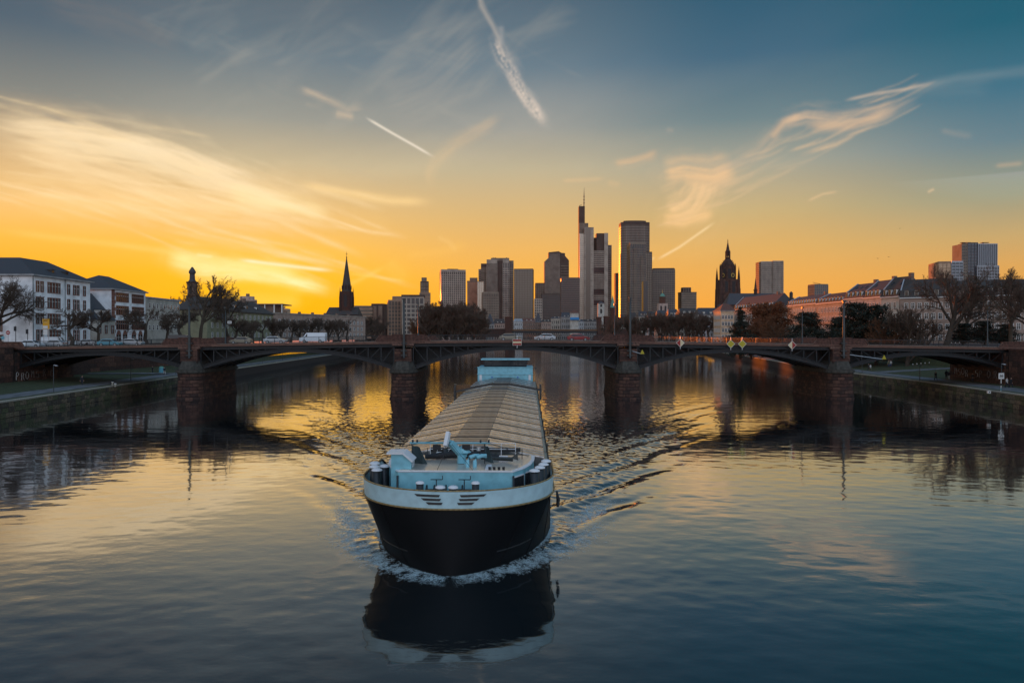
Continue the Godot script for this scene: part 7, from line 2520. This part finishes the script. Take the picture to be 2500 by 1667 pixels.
func build_traffic() -> void:
	mk("car_silver", 0.42, 0.44, 0.46, 0.25, 0.3)
	mk("car_white", 0.66, 0.7, 0.74, 0.3)
	mk("car_dark", 0.02, 0.024, 0.03, 0.2)
	mk("car_red", 0.3, 0.01, 0.012, 0.25)
	mk("car_beige", 0.3, 0.25, 0.18, 0.3)
	mk("car_blue", 0.1, 0.32, 0.4, 0.3)
	var car := vehicle("car")
	var van := vehicle("van")
	var rows := [["car", 76, 4.4, 0, "car_white", "white car driving over the school end of the bridge"], ["car", 131, 7.6, 1, "car_silver", "silver car just ahead of the white one on the bridge"], ["car", 268, 4.6, 0, "car_blue", "pale blue car behind the railing before the annexe"], ["car", 322, 7.8, 0, "car_silver", "silver car in front of the pale blue one"], ["van", 445, 7.4, 0, "car_dark", "dark van passing behind a sandstone parapet and mast"], ["car", 588, 9.8, 1, "car_beige", "beige car driving past the dense street trees"], ["car", 672, 4.8, 0, "car_silver", "silver estate car between beige car and white van"], ["van", 764, 7.4, 1, "car_white", "white and pale blue van near the spire church"], ["car", 1246, 4.6, 0, "car_beige", "dark beige car above the red and white board"], ["car", 1330, 9.6, 1, "car_silver", "pale car half hidden by the railing above the centre arch"], ["car", 1412, 5.0, 0, "car_red", "red car near the mid-river parapet"]]
	for r in rows:
		var src := van if r[0] == "van" else car
		var d := -BZ + float(r[2])
		var x := hx(r[1], d)
		var c := copy(src, Vector3(x, deck_y(x) - 0.1, -d), 0.0 if r[3] == 0 else PI, r[5])
		c.set_meta("category", r[0]); c.set_meta("group", "traffic on the bridge")
		paint(c, M[r[4]])
	var p := copy(van, Vector3(hx(133, 176), 9.75, -176), 0.3, "white van parked on the street in front of the school")
	p.set_meta("category", "van"); paint(p, M.car_white)
	for s in [[215, 182, "car_silver", "silver car parked before the slate link house"], [905, 640, "car_white", "white car on the far stone bridge approach"]]:
		p = copy(car, Vector3(hx(s[0], s[1]), 9.75 if s[1] < 400 else 18.6, -s[1]), 0.2, s[3])
		if s[1] > 400: p.position = Vector3(hx(910, 802), hy(805, 800) + 0.02, -806)
		p.set_meta("category", "car"); paint(p, M[s[2]])
	car.free()
	van.free()

# --- people: skin, jacket, trousers and hair as smooth fields of tapered capsules, meshed as surface nets
func sd_capsule(p: Vector3, a: Vector3, b: Vector3, ra: float, rb: float) -> float:
	var ba := b - a
	var h := clampf((p - a).dot(ba) / maxf(ba.length_squared(), 1e-6), 0, 1)
	return p.distance_to(a + ba * h) - lerpf(ra, rb, h)

func nets(bones: Array, cell: float) -> ArrayMesh:
	var lo := Vector3(9, 9, 9)
	var hi := -lo
	for b in bones:
		for k in [0, 1]:
			var r = Vector3.ONE * (b[2 + k] + cell * 2)
			lo = lo.min(b[k] - r); hi = hi.max(b[k] + r)
	var n := Vector3i(((hi - lo) / cell).ceil()) + Vector3i.ONE
	var f := PackedFloat32Array()
	f.resize(n.x * n.y * n.z)
	for z in n.z:
		for y in n.y:
			for x in n.x:
				var p := lo + Vector3(x, y, z) * cell
				var acc := 0.0
				for b in bones:
					acc += exp(-sd_capsule(p, b[0], b[1], b[2], b[3]) * 45.0)
				f[(z * n.y + y) * n.x + x] = -log(maxf(acc, 1e-30)) / 45.0
	var id := {}
	var vs := PackedVector3Array()
	var off := [Vector3i(0, 0, 0), Vector3i(1, 0, 0), Vector3i(0, 1, 0), Vector3i(1, 1, 0), Vector3i(0, 0, 1), Vector3i(1, 0, 1), Vector3i(0, 1, 1), Vector3i(1, 1, 1)]
	var edges := [[0, 1], [2, 3], [4, 5], [6, 7], [0, 2], [1, 3], [4, 6], [5, 7], [0, 4], [1, 5], [2, 6], [3, 7]]
	for z in n.z - 1:
		for y in n.y - 1:
			for x in n.x - 1:
				var c := Vector3i(x, y, z)
				var val := []
				var neg := 0
				for o in off:
					var q: Vector3i = c + o
					var w := f[(q.z * n.y + q.y) * n.x + q.x]
					val.append(w)
					if w < 0: neg += 1
				if neg == 0 or neg == 8: continue
				var sum := Vector3.ZERO
				var m := 0
				for e in edges:
					var a: float = val[e[0]]
					var b: float = val[e[1]]
					if (a < 0) != (b < 0):
						sum += Vector3(off[e[0]]).lerp(Vector3(off[e[1]]), a / (a - b)); m += 1
				id[c] = vs.size()
				vs.append(lo + (Vector3(c) + sum / m) * cell)
	var g := Geo.new()
	var ax := [Vector3i(1, 0, 0), Vector3i(0, 1, 0), Vector3i(0, 0, 1)]
	for c in id:
		for k in 3:
			var e: Vector3i = c + ax[k]
			var a := f[(c.z * n.y + c.y) * n.x + c.x]
			var b := f[(e.z * n.y + e.y) * n.x + e.x]
			if (a < 0) == (b < 0): continue
			var u: Vector3i = ax[(k + 1) % 3]
			var w: Vector3i = ax[(k + 2) % 3]
			if not (id.has(c - u) and id.has(c - w) and id.has(c - u - w)): continue
			var q := [vs[id[c - u - w]], vs[id[c - w]], vs[id[c]], vs[id[c - u]]]
			if a < 0: g.quad(q[0], q[1], q[2], q[3])
			else: g.quad(q[3], q[2], q[1], q[0])
	return g.smooth()

func person_form(stride: float, reach: float) -> Node3D:
	var t := Node3D.new()
	t.name = "person"
	t.set_meta("stem", "person")
	var hip := Vector3(0, 0.92, 0)
	var neck := Vector3(0, 1.46, 0.02)
	var legs := []
	var arms := []
	var hands := []
	var feet := []
	for s in [-1.0, 1.0]:
		var hj := hip + Vector3(s * 0.1, 0, 0)
		var kn := Vector3(s * 0.1, 0.49, s * stride * 0.5 + 0.03)
		var an := Vector3(s * 0.1, 0.09, s * stride)
		legs += [[hj, kn, 0.095, 0.065], [kn, an, 0.065, 0.045]]
		feet.append([an + Vector3(0, -0.04, -0.04), an + Vector3(s * 0.02, -0.055, 0.17), 0.045, 0.035])
		var sh := Vector3(s * 0.2, 1.4, 0)
		var el := Vector3(s * 0.25, 1.13, -s * stride * 0.35 - 0.03 + reach * 0.1)
		var wr := Vector3(s * 0.24, 0.9 + reach * 0.25, -s * stride * 0.7 + 0.06 + reach * 0.22)
		arms += [[sh, el, 0.065, 0.052], [el, wr, 0.052, 0.042]]
		hands.append([wr, wr + Vector3(0, -0.09, 0.03), 0.036, 0.03])
		for k in 4: hands.append([wr + Vector3(0.02 * (k - 1.5), -0.08, 0.03), wr + Vector3(0.022 * (k - 1.5), -0.17 + 0.01 * absf(k - 1.5), 0.05), 0.012, 0.009])
		hands.append([wr + Vector3(0, -0.03, 0.03), wr + Vector3(0, -0.09, 0.075), 0.013, 0.01])
	var torso := [[hip, Vector3(0, 1.2, 0), 0.145, 0.16], [Vector3(-0.11, 1.36, 0), Vector3(0.11, 1.36, 0), 0.13, 0.13], [Vector3(0, 1.2, 0), Vector3(0, 1.36, 0), 0.16, 0.15]]
	var head := [[neck, neck + Vector3(0, 0.1, 0.01), 0.06, 0.06], [Vector3(0, 1.64, 0.02), Vector3(0, 1.7, 0.0), 0.085, 0.1], [Vector3(0, 1.58, 0.06), Vector3(0, 1.6, 0.06), 0.055, 0.055], [Vector3(0, 1.63, 0.11), Vector3(0, 1.66, 0.1), 0.018, 0.014]]
	var body := part(t, "body", nets(torso + legs + arms + hands + head, 0.033), M.skin)
	var jb := []
	for b in torso + arms: jb.append([b[0], b[1], b[2] + 0.03, b[3] + 0.028])
	part(t, "jacket", nets(jb, 0.04), M.cloth_black)
	var tb := []
	for b in legs: tb.append([b[0], b[1], b[2] + 0.018, b[3] + 0.025])
	part(t, "trousers", nets(tb, 0.04), M.cloth_dark)
	part(t, "shoes", nets(feet, 0.035), M.dark)
	part(t, "hair", nets([[Vector3(0, 1.7, -0.03), Vector3(0, 1.74, 0.01), 0.1, 0.09], [Vector3(0, 1.62, -0.05), Vector3(0, 1.7, -0.05), 0.07, 0.09]], 0.035), M.hair)
	return t

func build_people() -> void:
	mk("skin", 0.4, 0.22, 0.15, 0.6)
	mk("hair", 0.03, 0.02, 0.015, 0.8)
	mk("cloth_black", 0.016, 0.017, 0.02, 0.95)
	mk("cloth_dark", 0.02, 0.024, 0.035, 0.95)
	mk("cloth_blue", 0.03, 0.06, 0.12, 0.95)
	mk("cloth_pale", 0.42, 0.4, 0.38, 0.95)
	mk("cloth_olive", 0.1, 0.1, 0.06, 0.95)
	mk("cloth_red", 0.22, 0.03, 0.03, 0.95)
	var walk := person_form(0.26, 0.0)
	var stand := person_form(0.05, 0.4)
	var rows := [
		[2122, 905, "walk", 0.4, "cloth_black", "cloth_dark", "person in black walking beside a pale-jacketed companion"], [2126.5, 906, "walk", 0.5, "cloth_pale", "cloth_olive", "person in pale jacket walking beside one in black"],
		[2171, 903, "walk", -0.5, "cloth_olive", "cloth_blue", "person in olive jacket and blue jeans striding along the promenade"], [2176, 903, "walk", -0.6, "cloth_pale", "cloth_blue", "person with pale top and blue jeans beside the olive jacket"],
		[2286, 928, "walk", 0.2, "cloth_black", "cloth_dark", "person in dark coat bent over a scooter on the promenade"],
		[2312, 925, "walk", 2.6, "cloth_black", "cloth_dark", "person in black walking close to another near the brick abutment"], [2319, 926, "walk", 2.5, "cloth_dark", "cloth_pale", "person with pale trousers walking near the brick abutment"],
		[2376, 933, "stand", 0.3, "cloth_black", "cloth_dark", "lone person in black before the graffiti wall"],
		[2460, 946, "walk", 0.6, "cloth_pale", "cloth_dark", "person in grey jacket behind the number board"], [2470, 946, "walk", 0.7, "cloth_black", "cloth_dark", "person in black beside the grey jacket by the number board"],
		[199, 940, "walk", 0.1, "cloth_black", "cloth_dark", "person in black walking on the path below the school wall"],
		[371, 911, "stand", 2.0, "cloth_black", "cloth_dark", "person in black on the lawn path beyond the bridge"], [400, 914, "walk", 1.0, "cloth_dark", "cloth_pale", "person with pale bag walking past the green container"],
		[1795, 861, "walk", 0.3, "cloth_pale", "cloth_dark", "far person with pale jacket under the paired yellow diamonds"], [1800, 861, "stand", 0.6, "cloth_black", "cloth_dark", "far person in black under the paired yellow diamonds"], [1809, 862, "walk", -0.3, "cloth_blue", "cloth_dark", "far person in blue under the paired yellow diamonds"],
		[1838, 866, "stand", 0.0, "cloth_black", "cloth_dark", "far person in black standing on the promenade"], [1843, 866, "stand", 0.5, "cloth_pale", "cloth_dark", "far person in pale coat beside the one in black"], [1867, 871, "walk", 0.9, "cloth_black", "cloth_olive", "far person walking alone on the promenade"]]
	for r in rows:
		# stand on the path or lawn: distance from the row, height 2.6
		var d: float = (EYE - 2.64) * F / (r[1] - 820.0)
		var p := copy(walk if r[2] == "walk" else stand, Vector3(hx(r[0], d), 2.64, -d), r[3], r[6])
		p.set_meta("category", "person")
		if p.position.x > 60: p.position.y = park_y(p.position.x, d) + 0.01
		(p.get_node("jacket") as MeshInstance3D).material_override = M[r[4]]
		(p.get_node("trousers") as MeshInstance3D).material_override = M[r[5]]
	walk.free()
	stand.free()

func build_street() -> void:
	var g: Geo
	var t: Node3D
	# path lamps
	var lamps := [[129, 957, 891, "slim path lamp before the graffiti letters"], [318, 929, 875, "slim path lamp beside the lawn path"], [427, 915, 870, "slim path lamp at the pier end of the path"], [640, 887, 862, "thin quay post on the far school bank"], [689, 880, 861, "thin quay post farther along the school bank"], [728, 876, 860, "thin quay post near the end of the school bank"],
		[2106, 911, 889, "short post on the promenade beside the outer pier"], [2247, 929, 873, "slim promenade lamp before the park lawn"], [2447, 955, 888, "promenade lamp above the number board"], [1886, 878, 860, "thin promenade post under the side arch"], [1853, 874, 856, "thin promenade post farther under the side arch"]]
	for l in lamps:
		var d: float = (EYE - 2.55) * F / (l[1] - 820.0)
		t = thing("path_lamp", l[3], "lamp post", Vector3(hx(l[0], d), 2.5, -d))
		var h: float = hy(l[2], d) - 2.5
		g = Geo.new(); g.tube(PackedVector3Array([Vector3.ZERO, Vector3(0, 1.0, 0), Vector3(0, h, 0)]), PackedFloat32Array([0.08, 0.06, 0.045]), 6); part(t, "post", g.smooth(), M.pole)
		if h > 3.2:
			g = Geo.new(); g.bar(Vector3(0, h, 0), Vector3(0.5, h - 0.05, 0), 0.1, 0.08); g.b2(0.3, 0.7, h - 0.16, h - 0.05, -0.12, 0.12); part(t, "lamp_head", g.mesh(), M.zinc)
		else:
			g = Geo.new(); g.ngon(0.08, 6, h, h + 0.1); part(t, "cap", g.mesh(), M.zinc)
	# kilometre board 36
	var d := 133.0
	t = thing("number_board", "white board with black number 36 on a striped pole by the quay", "sign", Vector3(hx(2446, d), 2.5, -d))
	g = Geo.new(); g.b2(-0.46, 0.46, 2.15, 3.15, 0, 0.05); part(t, "board", g.mesh(), M.frame_white)
	g = Geo.new(); g.b2(-0.05, 0.05, 0, 2.15, -0.06, 0.04); part(t, "pole", g.mesh(), M.frame_white)
	for k in 2:
		g = Geo.new(); g.b2(-0.055, 0.055, 0.2 + k * 0.8, 0.6 + k * 0.8, -0.065, 0.045); part(t, "stripe", g.mesh(), M.car_blue if k == 0 else M.dark)
	var tm := TextMesh.new()
	var f := SystemFont.new(); f.font_names = PackedStringArray(["Droid Sans"]); f.font_weight = 700
	tm.font = f; tm.text = "36"; tm.font_size = 64; tm.pixel_size = 0.0098; tm.depth = 0.02
	part(t, "number", tm, M.dark, Vector3(0, 2.66, 0.062))
	# small cube marker on the quay
	t = thing("quay_marker", "small white cube marker lying on the quay edge", "marker", Vector3(hx(2416, 128), 2.56, -128))
	g = Geo.new(); g.b2(-0.22, 0.22, 0, 0.4, -0.2, 0.2); part(t, "cube", g.mesh(), M.frame_white)
	g = Geo.new(); g.b2(-0.1, 0.1, 0.1, 0.3, 0.2, 0.212); part(t, "mark", g.mesh(), M.dark)
	# street furniture at the school end
	var base := 9.75
	d = 171.0
	t = thing("route_sign", "yellow direction sign with white route plates on posts before the school", "sign", Vector3(hx(111, d), base, -d))
	mk("sign_amber", 0.62, 0.3, 0.01, 0.6)
	var sy := func(py: float) -> float: return hy(py, d) - base
	g = Geo.new(); g.b2(-0.78, 0.78, sy.call(786.5), sy.call(778.5), -0.03, 0.03); part(t, "top_plate", g.mesh(), M.sign_amber)
	g = Geo.new(); g.b2(-0.7, 0.78, sy.call(803), sy.call(787), -0.03, 0.03); part(t, "lower_plate", g.mesh(), M.sign_amber)
	for k in [[795, 802], [805, 811], [812, 817]]:
		g = Geo.new(); g.b2(-0.6, 0.4, sy.call(k[1]), sy.call(k[0]), 0.032, 0.05); part(t, "route_plate", g.mesh(), M.frame_white)
	for k in 3:
		g = Geo.new(); g.b2(-0.6, 0.6 - k * 0.2, sy.call(780.6 + k * 1.8 + 0.7), sy.call(780.6 + k * 1.8), 0.032, 0.04); part(t, "lettering_line", g.mesh(), M.dark)
	for x in [-0.55, 0.55]:
		g = Geo.new(); g.b2(x - 0.06, x + 0.06, 0, sy.call(779), -0.12, -0.03); part(t, "post", g.mesh(), M.steel)
	t = thing("no_entry_sign", "round red sign with white bar on a grey post by the school", "sign", Vector3(hx(18.5, d), base, -d))
	g = Geo.new(); g.rod(Vector3(0, 0, 0), Vector3(0, sy.call(805), 0), 0.06, 6); part(t, "post", g.mesh(), M.steel)
	g = Geo.new(); g.rod(Vector3(0, sy.call(812), 0.06), Vector3(0, sy.call(812), 0.09), 0.45, 18); part(t, "disc", g.mesh(), M.sign_red)
	g = Geo.new(); g.b2(-0.3, 0.3, sy.call(812.9), sy.call(811.1), 0.09, 0.105); part(t, "bar", g.mesh(), M.frame_white)
	g = Geo.new(); g.rod(Vector3(0, sy.call(812), 0.04), Vector3(0, sy.call(812), 0.06), 0.5, 18); part(t, "rim", g.mesh(), M.frame_white)
	t = thing("blue_round_sign", "round blue sign with small white plate below it", "sign", Vector3(hx(6, d), base, -d))
	g = Geo.new(); g.rod(Vector3.ZERO, Vector3(0, sy.call(820), 0), 0.05, 6); part(t, "post", g.mesh(), M.steel)
	g = Geo.new(); g.rod(Vector3(0, sy.call(824.5), 0.05), Vector3(0, sy.call(824.5), 0.09), 0.38, 16); part(t, "disc", g.mesh(), M.car_blue)
	g = Geo.new(); g.b2(-0.25, 0.25, sy.call(832), sy.call(829.5), 0.05, 0.08); part(t, "plate", g.mesh(), M.frame_white)
	for s in [[37, 796, "grey signal post in front of the street wing"], [66, 803, "traffic light post with round back beside the street wing"], [544, 765, "dark traffic mast with two lit signals by the olive house"]]:
		t = thing("signal_post", s[2], "traffic light", Vector3(hx(s[0], d), base, -d))
		g = Geo.new(); g.rod(Vector3.ZERO, Vector3(0, sy.call(s[1]), 0), 0.07, 6); part(t, "post", g.mesh(), M.pole)
		g = Geo.new(); g.b2(-0.2, 0.2, sy.call(s[1] + 12), sy.call(s[1] + 1), 0.07, 0.35); part(t, "signal_head", g.mesh(), M.dark)
	t = thing("street_board", "white lettered board on a dark post before the olive house", "sign", Vector3(hx(560, 172), base, -172))
	g = Geo.new(); g.rod(Vector3.ZERO, Vector3(0, hy(752, 172) - base, 0), 0.07, 6); part(t, "post", g.mesh(), M.pole)
	g = Geo.new(); g.b2(-0.45, 0.45, hy(790, 172) - base, hy(783.5, 172) - base, 0.08, 0.12); part(t, "board", g.mesh(), M.frame_white)
	g = Geo.new(); g.b2(-0.3, 0.3, hy(787.6, 172) - base, hy(786, 172) - base, 0.121, 0.13); part(t, "lettering_line", g.mesh(), M.dark)
	# green container on the lawn path
	t = thing("green_container", "teal recycling container on the lawn path beyond the bridge", "container", Vector3(hx(393, 197), 2.7, -197))
	g = Geo.new(); g.ngon(0.62, 12, 0, 1.25, 1.0); part(t, "drum", g.mesh(), M.car_blue)
	g = Geo.new(); g.ngon(0.66, 12, 1.25, 1.6, 0.45); part(t, "lid", g.mesh(), M.copper)
	# hawser bitts on the quay
	for s in [[273, 940, "quay mooring post before the lawn path"], [280, 944, "pale ladder stile on the quay wall"]]:
		d = (EYE - 2.5) * F / (s[1] - 820.0)
		t = thing("mooring_post", s[2], "mooring post", Vector3(hx(s[0], d), 2.5, -d))
		g = Geo.new(); g.ngon(0.16, 8, 0, 0.5); part(t, "post", g.mesh(), M.coping)
		g = Geo.new(); g.ngon(0.22, 8, 0.5, 0.6); part(t, "cap", g.mesh(), M.frame_white)
	# parked bicycles in the park
	mk("tyre", 0.02, 0.02, 0.02, 0.9)
	for s in [[2213, 903, 0.2, "bicycle parked on the park path"], [2262, 905, -0.2, "bicycle leaning near the park tree trunk"], [1917, 868, 0.1, "bicycle parked under the side arch"]]:
		d = (EYE - 2.8) * F / (s[1] - 820.0)
		t = thing("bicycle", s[3], "bicycle", Vector3(hx(s[0], d), 2.8, -d), s[2], "parked bicycles")
		for x in [-0.52, 0.52]:
			g = Geo.new()
			for k in 16:
				var a0 := TAU * k / 16
				var a1 := TAU * (k + 1) / 16
				g.bar(Vector3(x + cos(a0) * 0.33, 0.34 + sin(a0) * 0.33, 0), Vector3(x + cos(a1) * 0.33, 0.34 + sin(a1) * 0.33, 0), 0.04, 0.04)
			part(t, "wheel", g.mesh(), M.tyre)
		g = Geo.new()
		var f0 := [Vector3(-0.52, 0.34, 0), Vector3(-0.05, 0.32, 0), Vector3(-0.18, 0.78, 0), Vector3(0.38, 0.8, 0), Vector3(0.52, 0.34, 0)]
		for e in [[0, 1], [0, 2], [1, 2], [2, 3], [1, 3], [3, 4]]: g.bar(f0[e[0]], f0[e[1]], 0.035, 0.035)
		part(t, "frame", g.mesh(), M.steel)
		g = Geo.new(); g.b2(-0.3, -0.06, 0.86, 0.92, -0.07, 0.07); part(t, "saddle", g.mesh(), M.dark)
		g = Geo.new(); g.bar(Vector3(0.36, 0.98, -0.26), Vector3(0.36, 0.98, 0.26), 0.03, 0.03); g.bar(Vector3(0.37, 0.8, 0), Vector3(0.36, 0.98, 0), 0.03, 0.03); part(t, "handlebar", g.mesh(), M.pole)
	# white and red posts across the park path
	for i in 10:
		var px := 2230.0 + i * 10.0 + (24.0 if i > 4 else 0.0)
		t = thing("park_bollard", "%s white-topped bollard across the park lawn, counted from the river" % ORD[i], "bollard", Vector3(hx(px, 205), park_y(hx(px, 205), 205), -205), 0.0, "park bollards")
		g = Geo.new(); g.ngon(0.09, 8, -0.1, 0.7); part(t, "post", g.mesh(), M.pole)
		g = Geo.new(); g.ngon(0.1, 8, 0.7, 0.95); part(t, "white_band", g.mesh(), M.frame_white)
	# gulls
	for s in [[2143.0, 631.0], [2170.0, 627.5], [2197.0, 558.0]]:
		t = thing("gull", ["tiny dark gull, the lower of two gliding together", "tiny dark gull, the upper of two gliding together", "lone tiny gull gliding highest above the terraced houses"][[2143.0, 2170.0, 2197.0].find(s[0])], "bird", at(s[0], s[1], 330.0), 0.3, "gulls in the sky")
		g = Geo.new(); g.tube(PackedVector3Array([Vector3(0, 0, -0.3), Vector3(0, 0.02, 0), Vector3(0, 0, 0.35)]), PackedFloat32Array([0.02, 0.1, 0.04]), 6)
		for sd in [-1.0, 1.0]:
			g.quad(Vector3(0, 0.02, -0.1), Vector3(sd * 0.35, 0.14, -0.08), Vector3(sd * 0.35, 0.14, 0.1), Vector3(0, 0.02, 0.12))
			g.tri(Vector3(sd * 0.35, 0.14, -0.08), Vector3(sd * 0.78, 0.02, 0.02), Vector3(sd * 0.35, 0.14, 0.1))
		part(t, "body", g.mesh(), M.dark)
func _ready() -> void:
	rng.seed = 20240317
	build_view()
	make_materials()
	build_water()
	build_banks()
	build_bridge()
	build_barge()
	build_left_bank()
	build_right_bank()
	build_skyline()
	build_trees()
	build_traffic()
	build_people()
	build_street()
